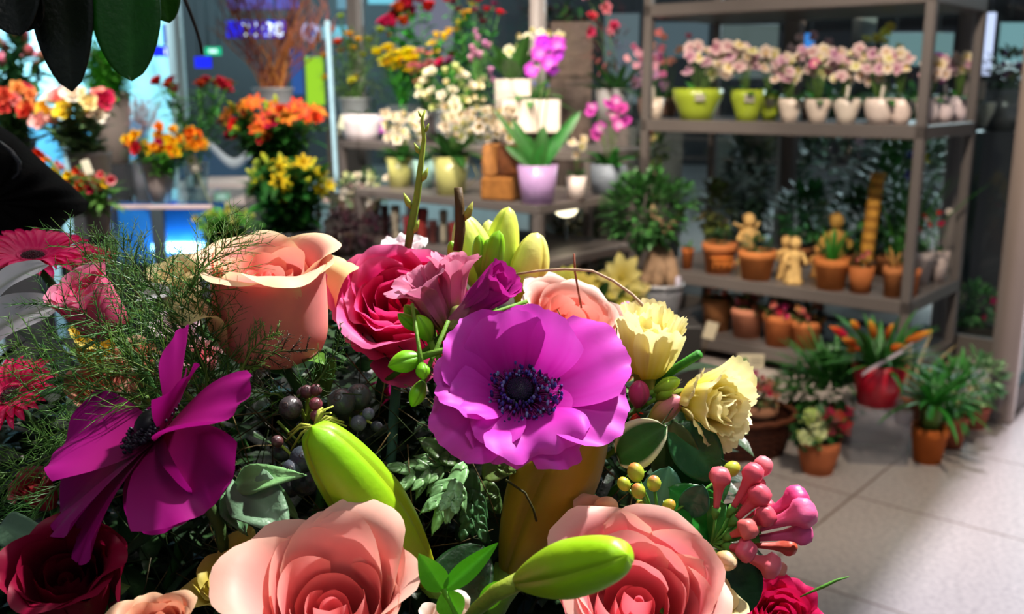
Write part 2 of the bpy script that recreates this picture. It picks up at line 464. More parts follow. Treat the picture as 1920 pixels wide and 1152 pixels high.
def lit_sign(name, label, cat, x0, y0, x1, y1, Y, mat, rim='#15151c', text=None):
    a = P(x0, y1, Y); b = P(x1, y0, Y); c = (a + b) / 2; w = b.x - a.x; h = b.z - a.z
    t = thing(name, label, cat, (c.x, Y, c.z))
    m = MB(); m.box((0, 0.03, 0), (w, .06, h), hexc(rim), None, .008); part('housing', m, M_PAINT, t)
    m = MB(); m.smooth = False; m.box((0, -0.004, 0), (w * .98, .01, h * .94), (1, 1, 1)); part('lit_face', m, mat, t)
    m = MB()
    for sx in (-.3, .3): m.tube([(sx * w, .03, h / 2), (sx * w, .03, 5.05 - c.z)], .012, hexc('#333333'))
    part('hanging_rod', m, M_PAINT, t)
    for (s, fs, dx, dz) in text or []:
        text_obj(s, fs * h, E_WHITE, t, (dx * w, -0.012, dz * h))
    return t
lit_sign('departure_sign', 'bright blue departure sign with white digits behind the willow twigs', 'sign', 425, 38, 537, 72, 11, E_BLUE, text=[('21:38', 1.08, -.24, -.38), ('8', .72, .33, -.38)])
lit_sign('departure_sign', 'small blue sign with pale letters left of the window post', 'sign', 286, 86, 331, 106, 11.5, E_BLUE, text=[('10', .9, -.05, -.35), ('4', .6, .34, -.35)])
lit_sign('advertising_screen', 'dark blue screen above the small blue sign left of the window post', 'screen', 290, 45, 330, 82, 12, E_BLUE2)
lit_sign('advertising_screen', 'pale violet screen above the bright blue departure sign', 'screen', 425, -14, 560, 18, 12.5, emit_mat('screen_light', hexc('#6a66c8'), .8))
lit_sign('exit_light', 'green lit sign right of the window post', 'sign', 385, 88, 415, 104, 13, E_GREEN, text=[('oo', .9, -.25, -.2)])
lit_sign('advertising_screen', 'small blue screen below the green lit sign', 'screen', 366, 106, 396, 128, 13.5, E_BLUE)
lit_sign('advertising_screen', 'cyan lit strip right of the round clock', 'screen', 600, 48, 672, 74, 14, E_CYAN)
lit_sign('advertising_screen', 'cyan lit strip at the top edge left of the red roses', 'screen', 690, -14, 740, 8, 14, E_CYAN)
lit_sign('poster_panel', 'tall pale lavender poster in a dark frame right of the tall shelving', 'poster', 1828, 20, 1868, 145, 6.3, E_LAV)
lit_sign('lit_panel', 'pale turquoise lit window beyond the glass beside the grey post', 'window', 1868, 40, 1990, 120, 9.5, emit_mat('turquoise_light', hexc('#8fbcc0'), .55))
lit_sign('lit_panel', 'pale turquoise lit window behind the tall shelving front post', 'window', 1650, 60, 1790, 125, 9.8, emit_mat('turquoise_light2', hexc('#86a8a8'), .5))
lit_sign('blue_lamp_panel', 'small round-cornered blue light seen above the orchid shelf', 'lamp', 1497, 62, 1528, 92, 10, emit_mat('blue_lamp', hexc('#3a86d8'), .9))
lit_sign('lit_panel', 'broad grey added light panel behind the lime green orchid pots', 'window', 1340, 44, 1462, 150, 10.5, emit_mat('grey_light2', hexc('#76827e'), .42))  # glowing surface added to lift the dark hall behind the orchids
lit_sign('lit_panel', 'dim grey green lit window low behind the clay pot shelf', 'window', 1330, 250, 1440, 420, 11.5, emit_mat('grey_light3', hexc('#5a625c'), .22))
lit_sign('lit_panel', 'dim bluish lit window behind the left shelf post', 'window', 1130, 20, 1200, 200, 11.2, emit_mat('grey_light4', hexc('#77858a'), .5))
lit_sign('advertising_screen', 'lime green lit strip left of the shining door edge', 'screen', 576, 104, 606, 200, 12.2, emit_mat('lime_light', hexc('#a8d828'), .9))
lit_sign('advertising_screen', 'narrow blue lit strip below the round clock', 'screen', 548, 88, 566, 180, 12.6, emit_mat('blue_light2', hexc('#3a68b8'), .6))
lit_sign('lit_panel', 'pale blue lit window at the top edge right of the window post', 'window', 632, -16, 676, 18, 13.5, emit_mat('pale_light', hexc('#88b8cc'), .6))
lit_sign('lit_panel', 'pale grey violet added light panel behind the dark red roses', 'window', 742, -14, 850, 120, 12.0, emit_mat('violet_light', hexc('#9a94a8'), .5))  # glowing surface added to fill the dark gap behind the roses
lit_sign('lit_panel', 'narrow grey blue lit window behind the left end of the orchid shelf', 'window', 1225, 40, 1330, 110, 11, emit_mat('grey_light', hexc('#6f8088'), .4))
c = P(582, 60, 13)
t = thing('station_clock', 'round white ringed clock hanging in the hall beyond the glass', 'clock', (c.x, 13, c.z))
mb = MB(); mb.lathe([(.07, -.01), (.11, -.02), (.115, .0), (.115, .05), (.07, .05)], 28, (1, 1, 1), Matrix.Rotation(pi / 2, 4, 'X'), cap=False); part('rim', mb, emit_mat('clock_light', hexc('#c9d0ff'), 1.1), t)
mb = MB(); mb.lathe([(.001, .02), (.07, .02), (.075, .0)], 28, hexc('#5a5f96'), Matrix.Rotation(pi / 2, 4, 'X')); part('face', mb, M_PAINT, t)
mb = MB(); mb.tube([(0, .02, .1), (0, .02, 4.9 - c.z)], .012, hexc('#444444')); part('hanging_rod', mb, M_PAINT, t)

# notices hanging behind the orchid shelf
def board(label, x0, y0, x1, y1, Y, col, cat='notice', name='notice_card', rot=0):
    a = P(x0, y1, Y); b = P(x1, y0, Y); c = (a + b) / 2
    m = MB(); m.box((0, 0, 0), (b.x - a.x, .006, b.z - a.z), hexc(col), None, .002)
    o = part(name, m, M_PAPER); o.location = c; o.rotation_euler = (0, rot, 0); tag(o, label, cat); return o

# ------------------------------------------------------------------ fittings
STEEL = hexc('#5d5653')
def fitting(name, label, cat, org, Lb, Da, levels, foot, thick=0.055, post=0.045, col=STEEL, skipposts=()):
    t = thing(name, label, cat, org, (0, 0, atan2(-DB.y, -DB.x)))
    for z in levels:
        mb = MB(); mb.smooth = False
        mb.box((-Lb / 2, Da / 2, z - thick / 2), (Lb + post, Da + post, thick), col, None, 0.004)
        part('shelf', mb, M_PAINT, t)
    for i in (0, 1):
        for j in (0, 1):
            if (i, j) in skipposts: continue
            mb = MB(); mb.smooth = False
            mb.box((-Lb * i, Da * j, foot / 2), (post, post, foot), col, None, 0.004)
            part('post', mb, M_PAINT, t)
    return t
fitting('shelving_unit', 'tall grey metal shelving unit full of orchids and clay pots', 'shelving', CORNER, 1.43, 0.74, (0.45, 1.245, 1.83, 0.12), 2.25, 0.062, 0.044)
fitting('display_table', 'low grey metal table carrying the lilac pot and yellow green pots', 'table', TCORNER, 1.22, 0.77, (0.884, 0.62), 0.84, 0.042, 0.042)
TIER = Vector((-1.15, 6.75, 0)) - DB * 2.05
fitting('display_table', 'raised grey metal table behind, carrying white orchids and cut flower vases', 'table', TIER, 2.05, 0.62, (1.066,), 1.02, 0.05, 0.045)

# glass cooler counter at the left
t = thing('cooler_counter', 'low glass fronted counter glowing blue inside, under the flower vases', 'counter', (-1.50, 3.9, 0))
mb = MB(); mb.smooth = False; mb.box((0, .35, .36), (0.62, .72, .72), hexc('#3b4044'), None, .006); part('base', mb, M_PAINT, t)
mb = MB(); mb.smooth = False; mb.box((0, .36, .947), (0.62, .70, .010), (1, 1, 1), None, .002); part('glass_top', mb, M_GLASS, t)
mb = MB(); mb.smooth = False; mb.box((0, 0, .945), (0.63, .03, .016), hexc('#c9b0ac'), None, .003); part('top_edge', mb, M_PAINT, t)
for x, w in ((-.30, .02), (.095, .05), (.30, .022)):
    mb = MB(); mb.smooth = False; mb.box((x, .0, .83), (w, .03, .22), hexc('#3f484d'), None, .003); part('post', mb, M_PAINT, t)
mb = MB(); mb.smooth = False; mb.box((0, .24, .83), (.58, .02, .22), hexc('#2c7fd0')); part('back_panel', mb, M_PAINT, t, 'blue back panel')
mb = MB(); mb.smooth = False; mb.box((0, .005, .83), (.58, .006, .21), (1, 1, 1)); part('glass_front', mb, M_GLASS, t)
mb = MB(); mb.tube([(.0, .185, .755), (.27, .185, .755)], .020, (1, 1, 1), 10); part('light_tube', mb, emit_mat('cooler_tube', hexc('#90d0ff'), 12), t)
# slim lit door edge right of the orange lilies
a = P(628, 385, 5.9)
mb = MB(); mb.smooth = False; mb.box((0, 0, .05), (.026, .05, 1.0), hexc('#9fc4d6'), None, .006)
o = part('glass_door_edge', mb, M_ZINC); o.location = (a.x, 5.95, 1.24); o.rotation_euler = (0, -0.02, 0); tag(o, 'slim pale blue shining door edge right of the orange lilies', 'door edge')
# lit round lamp under the table
c = P(1061, 395, 5.15)
t = thing('round_lamp', 'small glowing half round lamp under the right edge of the table', 'lamp', (c.x, c.y, c.z))
mb = MB()
mb.grid(lambda u, v: (Vector((.062 * cos(pi + pi * u) * sin(v * pi / 2 + .001), -.03 * cos(v * pi / 2), .062 * sin(pi + pi * u) * sin(v * pi / 2 + .001) * .75 + .012)), (1, 1, 1)), 16, 6)
part('shade', mb, emit_mat('lamp_glow', hexc('#fff2c8'), 2.2), t)
mb = MB(); mb.box((0, .02, .02), (.14, .05, .02), hexc('#2a2a2a'), None, .004); part('holder', mb, M_PAINT, t)
mb = MB(); mb.tube([(0, .03, .02), (0, .03, -c.z)], .01, hexc('#2a2a2a')); part('stand', mb, M_PAINT, t)

# ------------------------------------------------------------------ flower head prototypes (shared meshes, about 1 unit across = 1 m scaled)
BL = {}
def bloom(kind, c1, c2=None, var=0):
    key = (kind, c1, c2, var)
    if key in BL: return BL[key]
    rs = random.getstate(); random.seed(hash(key) % 9973 if False else sum(map(ord, str(key))) % 9973)
    a = hexc(c1); b = hexc(c2 or c1); m = MB()
    cf = lambda u, v: mix(b, a, v * 1.3)
    if kind == 'orchid':
        for k, (az, W) in enumerate(((0, .55), (2.2, .35), (-2.2, .35), (1.0, .55), (-1.0, .55))):
            petal(m, .5, W, (25, 15, -5), RZ(az + pi / 2) , 0, 0, 'round', 0, -.2, .04, 2, cf, 4, 4, .35, 2.2, .3, k)
        petal(m, .22, .2, (70, 20, -30), RZ(-pi / 2), .02, .03, 'round', 0, .5, 0, 2, lambda u, v: b, 4, 4, .3, 2, .3)
        m.ball((0, 0, .07), .06, b, 6, 4)
    elif kind == 'ball':
        n = 22
        for i in range(n):
            t = i / (n - 1); az = i * 2.4
            petal(m, .28 + .28 * t, .34, (88 - 55 * t, 92 - 45 * t, 80 - 70 * t), RZ(az), .02 + .02 * t, .1 * (1 - t), 'round', .6, .1, .07, 3, cf, 4, 3, .3, 2, .4, i)
    elif kind == 'rose':
        n = 15
        for i in range(n):
            t = i / (n - 1); az = i * 2.4
            petal(m, .52 + .12 * t, .32 + .3 * t, (75 - 40 * t, 92 - 22 * t, 92 - 25 * t, 70 - 75 * t), RZ(az), .03 + .13 * t, 0, 'round', .9, 0, .01, 2, cf, 5, 5, .28, 2.2, .5, i)
    elif kind == 'lily':
        for k in range(6):
            petal(m, .62, .24, (65, 35, 10, -25), RZ(k * pi / 3), .02, 0, 'pointed', 0, .3, .02, 2, cf, 4, 5, 0, 2, .3, k)
        for k in range(5):
            x = Vector((cos(k * 1.25), sin(k * 1.25), 0)); m.tube([x * .03, x * .14 + Vector((0, 0, .38))], [.008, .02], b, 4)
    elif kind == 'daff':
        for k in range(6):
            petal(m, .5, .3, (35, 15, 0), RZ(k * pi / 3), .02, 0, 'pointed', 0, .2, .02, 2, cf, 4, 4, 0, 2, .3, k)
        for k in range(8): petal(m, .3, .2, (80, 80, 40), RZ(k * pi / 4), .05, 0, 'round', .6, 0, .08, 3, lambda u, v: b, 3, 3, .2, 2, .5, k)
    elif kind == 'cup':
        for k in range(7):
            petal(m, .55, .42, (35, 75, 80, 50), RZ(k * 2 * pi / 7 + (k % 2) * .2), .03, 0, 'round', .8, 0, .03, 2, cf, 4, 5, .3, 2, .4, k)
        m.ball((0, 0, .18), .1, b, 6, 4)
    elif kind == 'star':
        for k in range(9):
            petal(m, .55 - .12 * (k % 2), .26, (15 + 12 * (k % 2), 5, -20), RZ(k * 2 * pi / 9), .02, .02 * (k % 2), 'leaf', 0, .3, .02, 2, cf, 4, 5, 0, 2, .3, k)
        m.ball((0, 0, .04), .06, b, 6, 4)
    elif kind == 'cluster':
        for k in range(14):
            x = Vector((rnd(-.4, .4), rnd(-.4, .4), 0)); x.z = .3 - x.length_squared
            T = TR(x) @ Matrix.Rotation(rnd(-.5, .5), 4, 'X') @ RZ(rnd(0, 6))
            for q in range(4): petal(m, .15, .13, (30, 10, 0), T @ RZ(q * pi / 2), .01, 0, 'round', 0, .1, 0, 2, cf, 2, 2, .3, 2, .5)
    elif kind == 'bud':
        m.lathe([(.01, 0), (.14, .15), (.17, .35), (.12, .55), (.02, .7)], 8, lambda t: mix(b, a, t))
    elif kind == 'spike':
        for k in range(9):
            t = k / 8; petal(m, .30 - .1 * t, .14, (60 + 25 * t, 80, 85), TR((0, 0, t * .75)) @ RZ(k * 2.4), .01, 0, 'leaf', .5, .2, 0, 2, lambda u, v: mix(a, b, v), 3, 3, 0, 2, .3)
    random.setstate(rs)
    me = m.mesh('bloom'); me.materials.append(M_PETALB); BL[key] = me; return me

SL = {}
def leaf_sprig(col, kind='oval', n=5, L=.06, W=.025):
    """small cluster of leaves, cached"""
    key = (col, kind, n, L, W)
    if key in SL: return SL[key]
    m = MB(); c = hexc(col)
    for i in range(n):
        a = i * 2.4; e = rnd(.1, .9)
        leaf(m, (0, 0, i * L * .25), (cos(a) * cos(e), sin(a) * cos(e), sin(e)), L * rnd(.8, 1.2), W, jit(c, .3), rnd(.2, .8), .15, nu=2, nv=4, shape=kind)
    me = m.mesh('foliage'); me.materials.append(M_LEAFB); SL[key] = me; return me

def container(style, label, cx, cy, z0, rt, rb, h, col, name=None, cat=None, mat=None, group=None):
    c = hexc(col)
    nm, ct = {'bucket': ('flower_bucket', 'bucket'), 'vase': ('glass_vase', 'vase'), 'cone': ('cone_vase', 'vase'), 'tub': ('flower_tub', 'tub')}[style]
    t = thing(name or nm, label, cat or ct, (cx, cy, z0), group=group)
    m = MB(); th = .004
    m.lathe([(rb * .3, 0), (rb, 0), (lerp(rb, rt, .5), h * .5), (rt, h), (rt + .003, h + .003), (rt - th, h + .002), (lerp(rb, rt, .5) - th, h * .5), (rb - th, .01), (.002, .01)], 24, c, cap=False)
    part('body', m, mat or (M_VASE if style == 'vase' else M_CERAMIC), t)
    m = MB(); m.lathe([(rt, h - .008), (rt + .004, h - .004), (rt + .004, h + .002), (rt, h + .004)], 24, mix(c, (1, 1, 1), .12), cap=False)
    part('rim', m, mat or (M_VASE if style == 'vase' else M_CERAMIC), t)
    return t

ORD = ['first', 'second', 'third', 'fourth', 'fifth', 'sixth', 'seventh', 'eighth', 'ninth', 'tenth', 'eleventh', 'twelfth']
def to_px(w):
    d = Vector(w) - Vector((0, 0, EYE)); f = d.y * CP - d.z * SP; return 960 + F * d.x / f, 576 - F * (d.y * SP + d.z * CP) / f
def place_labels(items, base_of, tail):
    """items: objects with their head position; kinds with few members get a label each by look and place"""
    kinds = {}
    for o, w, k in items: kinds.setdefault(k, []).append((o, to_px(w)))
    for k, lst in kinds.items():
        nm = base_of[k]; lst.sort(key=lambda q: q[1][0]); n = len(lst)
        if n == 1: lst[0][0]['label'] = 'only %s %s' % (nm, tail); continue
        if n <= 6:
            for i, (o, p) in enumerate(lst):
                o['label'] = '%s %s, %s' % (nm, tail, 'leftmost such' if i == 0 else 'rightmost such' if i == n - 1 else ORD[i] + ' such from left')
            continue
        lst.sort(key=lambda q: q[1][1]); rows = 2 if n <= 12 else 3; per = -(-n // rows)
        for r in range(rows):
            row = sorted(lst[r * per:(r + 1) * per], key=lambda q: q[1][0])
            for i, (o, p) in enumerate(row):
                if n <= 24: o['label'] = '%s %s, %s, %s row' % (nm, tail, 'leftmost' if i == 0 else ORD[i] + ' from left', ('upper', 'lower')[r] if rows == 2 else ('upper', 'middle', 'lower')[r])
                else: o['label'] = '%s %s, one of the %s ones' % (nm, tail, ('upper', 'middle', 'lower')[r])
def bunch(name, label, cat, group, mouth, heads, blooms, size, leafcol='#3a6a26', leafk='oval', nleaf=4, leafL=.07, leafW=.028, stemcol='#4a7a30', stemr=.0025, up=.7, face=None, tilt=.5, kinds=None, tail=''):
    """cut stems standing in a container: every stem is a thing of its own"""
    mouth = Vector(mouth); made = []
    for i, h in enumerate(heads):
        h = Vector(h); me = blooms[i % len(blooms)]
        d = (h - mouth)
        ax = Vector((d.x * tilt * 3, d.y * tilt * 3 - .35 * tilt, abs(d.z) * .9 + .08)).normalized()
        if face is not None: ax = Vector(face) + Vector((rnd(-.3, .3), rnd(-.2, .2), rnd(-.2, .3)))
        t = thing(name, label, cat, h, group=group); made.append((t, h, i % len(blooms) if not kinds else kinds[i % len(blooms)]))
        link('bloom', me, None, t, rot=aim(ax, rnd(0, 6)), scale=size * rnd(.85, 1.15))
        m = MB(); n = 6; pts = []
        foot = Vector((rnd(-.012, .012), rnd(-.012, .012), -.10)) + mouth - h
        for k in range(n + 1):
            s = k / n; p = foot * (1 - s); p.z = foot.z * (1 - s) ** .9
            p += Vector((d.x, d.y, 0)) * (-.25) * sin(pi * s) * .6
            pts.append(p)
        m.tube(pts, stemr, hexc(stemcol), 4)
        part('stem', m, M_STEM, t)
        if nleaf:
            m = MB(); lc = hexc(leafcol)
            for k in range(nleaf * 2):
                s = rnd(.35, .97); x = s * n; q = pts[int(min(n - 1, x))].lerp(pts[int(min(n - 1, x)) + 1], x - int(min(n - 1, x)))
                a = rnd(0, 2 * pi); e = rnd(-.1, .8)
                leaf(m, q, (cos(a) * cos(e), sin(a) * cos(e), sin(e)), leafL * rnd(.7, 1.3), leafW * rnd(.8, 1.2), jit(lc, .35), rnd(.1, .9), .12, nu=2, nv=4, shape=leafk)
            part('foliage', m, M_LEAFB, t)
    if kinds: place_labels(made, {k: k for k in kinds}, tail)

def spread(x0, y0, x1, y1, Y, n, dY=.12, mode='dome'):
    """n points whose outline fills the pixel box at distance about Y"""
    out = []; k = 0
    while len(out) < n and k < 4000:
        k += 1
        u = rnd(-1, 1); v = rnd(-1, 1); w = rnd(-1, 1)
        if mode == 'dome' and u * u + v * v > 1: continue
        dm = (dY if dY else .1)
        q = P((x0 + x1) / 2 + u * (x1 - x0) / 2, (y0 + y1) / 2 + v * (y1 - y0) / 2, Y + w * dm)
        if all((q - o).length > .62 * sqrt((x1 - x0) * (y1 - y0) / n) * Y / F * (1 - k / 5000) for o in out): out.append(q)
    return out

def pot_mesh(style, rt, rb, h, col):
    m = MB(); c = hexc(col)
    if style == 'clay':
        m.lathe([(rb * .3, 0), (rb, 0), (lerp(rb, rt, .75), h * .74), (rt * .96, h * .75), (rt, h * .78), (rt, h), (rt * .9, h), (rt * .86, h * .86), (rt * .8, h * .84)], 26, c, cap=False)
    elif style == 'bowl':
        m.lathe([(rb * .3, 0), (rb, 0), (lerp(rb, rt, .6), h * .3), (lerp(rb, rt, .9), h * .65), (rt, h), (rt * .95, h), (rt * .86, h * .7)], 26, c, cap=False)
    elif style == 'tulip':
        m.lathe([(rb * .3, 0), (rb, 0), (rb * 1.15, h * .3), (rt * .98, h * .7), (rt, h), (rt * .93, h), (rt * .86, h * .8)], 26, c, cap=False)
    elif style == 'cube':
        m.smooth = False
        m.box((0, 0, h / 2), (rt * 2, rt * 2, h), c, None, .006)
    else:
        m.lathe([(rb * .3, 0), (rb, 0), (rt, h), (rt * .95, h), (rt * .88, h * .85)], 26, c, cap=False)
    return m
def potted(name, label, cat, loc, rt, rb, h, style, col, mat=None, group=None, sx=1.0):
    t = thing(name, label, cat, loc, group=group)
    o = part('pot', pot_mesh(style, rt, rb, h, col), mat or (M_CLAY if style == 'clay' else M_CERAMIC), t)
    o.scale = (sx, 1, 1)
    m = MB()
    if style != 'cube':
        m.lathe([(.001, h * .86), (rt * .84, h * .84)], 16, hexc('#2a1d14'), cap=False)
        o = part('soil', m, M_STONE, t); o.scale = (sx, 1, 1)
    return t
def p_leaves(t, z, n, L, W, col, emin=.1, emax=1.2, bend=.8, shape='strap', r=.01, fold=.15, lab=None, sep=False, sx=1.0):
    m = MB(); c = hexc(col)
    for i in range(n):
        a = i * 2.4 + rnd(-.3, .3); e = lerp(emin, emax, (i + .5) / n) + rnd(-.1, .1)
        if sep: m = MB()
        leaf(m, (cos(a) * r * sx, sin(a) * r, z), (cos(a) * cos(e) * sx, sin(a) * cos(e), sin(e)), L * rnd(.75, 1.1), W, jit(c, .22), bend * rnd(.5, 1.3), fold, nu=4, nv=7, shape=shape)
        if sep: part('leaf', m, M_LEAFB, t)
    if not sep: part('foliage', m, M_LEAFB, t, lab)
def p_bush(t, c0, rx, ry, rz, n, L, W, col, col2=None, shape='oval', fill=.55):
    m = MB(); a_ = hexc(col); b_ = hexc(col2 or col)
    for i in range(n):
        d = Vector((random.gauss(0, 1), random.gauss(0, 1), random.gauss(0, 1))).normalized(); k = rnd(fill, 1)
        q = Vector(c0) + Vector((d.x * rx, d.y * ry, d.z * rz)) * k
        d2 = (d + Vector((rnd(-.5, .5), rnd(-.5, .5), rnd(-.1, .6)))).normalized()
        leaf(m, q, d2, L * rnd(.7, 1.2), W, jit(mix(a_, b_, random.random()), .2), rnd(.1, .8), .12, nu=2, nv=4, shape=shape)
    part('foliage', m, M_LEAFB, t)
def p_flowers(t, pts, blooms, size, face=(0, -.8, .3), jitter=.4, z0=None, stemcol='#5b7a3a', sr=.002, stems=True):
    if stems:
        m = MB()
        for q in pts:
            q = Vector(q); m.tube([(q.x * .1, q.y * .1, z0 or 0), (q.x * .5, q.y * .5, lerp(z0 or 0, q.z, .75)), q], sr, hexc(stemcol), 4)
        part('stem', m, M_STEM, t)
    for i, q in enumerate(pts):
        ax = Vector(face) + Vector((rnd(-jitter, jitter), rnd(-jitter, jitter), rnd(-jitter, jitter)))
        link('flower', blooms[i % len(blooms)], None, t, loc=q, rot=aim(ax, rnd(0, 6)), scale=size * rnd(.85, 1.15))
def tagcard(t, loc, w, h, col='#e8e4d8', rot=0.0):
    m = MB(); m.smooth = False; m.box((0, 0, 0), (w, .002, h), hexc(col), None, .001); m.box((0, 0, -h / 2 - .02), (.006, .002, .05), hexc(col))
    o = part('price_tag', m, M_PAPER, t); o.location = loc; o.rotation_euler = (0.1, rot, 0)

# ------------------------------------------------------------------ pots on the tall shelving
def on(px, py, org, inset, z, wpx, hpx):
    q = hit(px, py, org, inset, z); return q, S(wpx, q.y), S(hpx, q.y)
def pxpts(loc, pts, dy=.04):
    """local offsets from loc for photo points at about the same distance"""
    return [P(x, y, loc.y + rnd(-dy, dy)) - loc for x, y in pts]

ORW = [bloom('orchid', '#dccabc', '#cfae78'), bloom('orchid', '#d4b8b4', '#b88088'), bloom('orchid', '#e2d4b4', '#ccb65e'), bloom('orchid', '#cfa8b0', '#a86484')]
ORP = [bloom('orchid', '#c23aa8', '#f0c0e0'), bloom('orchid', '#d04ab0', '#8a1a70')]
def fpos(x0, y0, x1, y1, n):
    out = []; k = 0
    while len(out) < n and k < 2000:
        k += 1; q = (rnd(x0, x1), rnd(y0, y1))
        if all(abs(q[0] - o[0]) + abs(q[1] - o[1]) > 15 * (1 - k / 2500) for o in out): out.append(q)
    return out

mid = [
 # px, w, h, style, colour, flower box, n flowers, label
 (1226, 36, 38, 'plain', '#c9b8a8', None, 0, 'small beige pot with two tiny leaves at the left end of the orchid shelf'),
 (1306, 92, 56, 'tulip', '#8c9c2c', (1285, 88, 1372, 140), 12, 'widest lime green bowl of pale orchids on the middle shelf'),
 (1400, 62, 56, 'tulip', '#8c9c2c', (1362, 86, 1412, 128), 8, 'lime green pot with grey label and pink white orchids, right of the wide lime bowl'),
 (1442, 42, 46, 'tulip', '#8a9a28', (1415, 98, 1452, 130), 4, 'dull olive green pot half hidden behind the lime green pot'),
 (1480, 44, 42, 'tulip', '#d0bfb0', (1453, 104, 1498, 154), 9, 'small cream pot of cream orchids next to the olive pot'),
 (1532, 48, 42, 'tulip', '#d2c0b2', (1504, 92, 1560, 145), 9, 'cream pot with pink centred orchids, second cream pot from the left'),
 (1586, 50, 44, 'tulip', '#d2c4b6', (1562, 96, 1602, 150), 9, 'round cream pot with a white stick label, third cream pot from the left'),
 (1650, 62, 46, 'bowl', '#d4c2b8', (1604, 92, 1660, 155), 10, 'wide cream boat shaped pot with a stick label left of the shelf post'),
 (1688, 42, 46, 'bowl', '#dcc6bc', (1662, 98, 1706, 132), 6, 'shaded cream pot touching the shelf post on its left side'),
 (1738, 46, 46, 'bowl', '#e6d2d0', (1732, 106, 1776, 150), 9, 'pale pink white pot with white and magenta orchids right of the shelf post'),
 (1768, 42, 46, 'bowl', '#e4cfd0', None, 0, 'pale pink white pot between two others at the right end of the orchid shelf'),
 (1795, 38, 44, 'bowl', '#e4d0d4', (1782, 106, 1822, 136), 9, 'last pale pot at the right end with a round head of white orchids'),
]
for i, (px, w, h, st, col, fb, nf, lab) in enumerate(mid):
    if px > 1712:
        base = CORNER + DA * (0.10 + .17 * (i - 9)) ; d = ray(px, 225); 
        k = d.x / d.y; o_ = CORNER + DB * .08; tt = (k * o_.y - o_.x) / (DA.x - k * DA.y)
        q = o_ + DA * tt; q.z = 1.245
    else:
        q = hit(px, 226, CORNER, .10 if px != 1442 else .24, 1.245)
    wm, hm = S(w, q.y), S(h, q.y)
    t = potted('potted_orchid', lab, 'orchid', q, wm / 2, wm * (.32 if st != 'plain' else .4), hm, st, col, group='orchids in pots on the middle shelf')
    p_leaves(t, hm * .9, 7, .10 if nf else .05, .042, '#2f6a22', .1, .9, .9, 'oval', wm * .15)
    if fb:
        fp = fpos(*fb, nf + 4)
        cl = ORW if i not in (9,) else ORW + [ORP[0]]
        if i == 5: cl = ORW + [bloom('orchid', '#d03a80', '#f6e0c0')]
        p_flowers(t, pxpts(q, fp, .05), cl, .078 if i < 4 else .064, z0=hm * .8)
    if px in (1586, 1650, 1738, 1768, 1226):
        tagcard(t, (-.01, -wm * .2, hm + .03), .016, .06, '#d8cfc0', rnd(-.2, .2))
    if px in (1306, 1400, 1442):
        m = MB(); m.smooth = False; m.box((0, 0, 0), (.05, .003, .035), hexc('#8f8a7c'))
        o = part('label_plate', m, M_PAPER, t); o.location = (-.012, -wm / 2 * 1.0, hm * .72); o.rotation_euler = (-.15, 0, -.1)
# plants glimpsed behind the orchid row
for px, py, cols, lab in ((1252, 72, ('#c66a6a', '#d89080'), 'dusty red and pink orchids at the back left of the middle shelf'),
                          (1520, 78, ('#e0b8b8', '#caa0a8'), 'faded pink orchids at the back of the middle shelf near the blue light'),
                          (1655, 62, ('#d8d060', '#e0d888'), 'yellow orchid spray in the dark pot at the back of the middle shelf'),
                          (1215, 100, ('#d070a0', '#e0a0b0'), 'pink orchid leaning beside the left shelf post')):
    q = hit(px, 215, CORNER, .55 if px > 1220 else .3, 1.245)
    t = potted('potted_orchid', lab, 'orchid', q, .06, .045, .11, 'tulip', '#5a4238', group='orchids at the back of the middle shelf')
    p_leaves(t, .1, 6, .12, .05, '#28561f', .3, 1.0, .7, 'oval', .02)
    p_flowers(t, pxpts(q, fpos(px - 40, py - 12, px + 40, py + 45, 9)), [bloom('orchid', c) for c in cols], .055, z0=.1)
board('pale grey notice card hanging behind the cream orchid pots', 1595, 30, 1645, 88, 5.55, '#a3aaa6')
m = MB(); m.smooth = False; q = P(1815, 170, 5.45); m.box((0, 0, 0), (.085, .02, .10), hexc('#b09a8a'), None, .004); m.box((.02, .02, -.05 - (q.z - .06) / 2), (.012, .012, q.z - .06), hexc('#3a3634')); m.box((.02, .02, .006 - q.z), (.16, .16, .012), hexc('#3a3634'))
o = part('paper_box', m, M_PAPER); o.location = (q.x + .05, q.y, q.z); tag(o, 'small beige card box hanging below the lavender poster', 'box')
m = MB(); m.lathe([(.015, -.08), (.05, 0), (.055, .05)], 14, hexc('#8f8a80')); q = P(1846, 210, 5.48)
o = part('hanging_bag', m, M_CLOTH); o.data.materials.clear(); o.data.materials.append(M_PAPER); o.location = q; tag(o, 'pale grey tapered bag hanging under the beige card box', 'bag')
# dark shopper silhouette outside is only a dark flower bucket behind the glass
t = potted('outdoor_planter', 'dark planter with purple flowers behind the glass left of the grey door post', 'planter', P(1880, 245, 6.2), .14, .11, .25, 'plain', '#4a4a4a')
p_bush(t, (0, 0, .36), .16, .1, .13, 120, .06, .03, '#1d3a1a', '#303830')
p_flowers(t, [(rnd(-.12, .12), -.05, rnd(.32, .5)) for _ in range(7)], [bloom('ball', '#6a2a6a')], .05, z0=.2)
m = MB(); m.smooth = False; q = P(1880, 245, 6.2); m.box((0, 0, q.z / 2 - .002), (.4, .35, q.z - .004), hexc('#2c2b2a')); o = part('plinth', m, M_PAINT); o.location = (q.x, q.y, 0); tag(o, 'dark plinth under the planter behind the glass by the grey post', 'plinth')

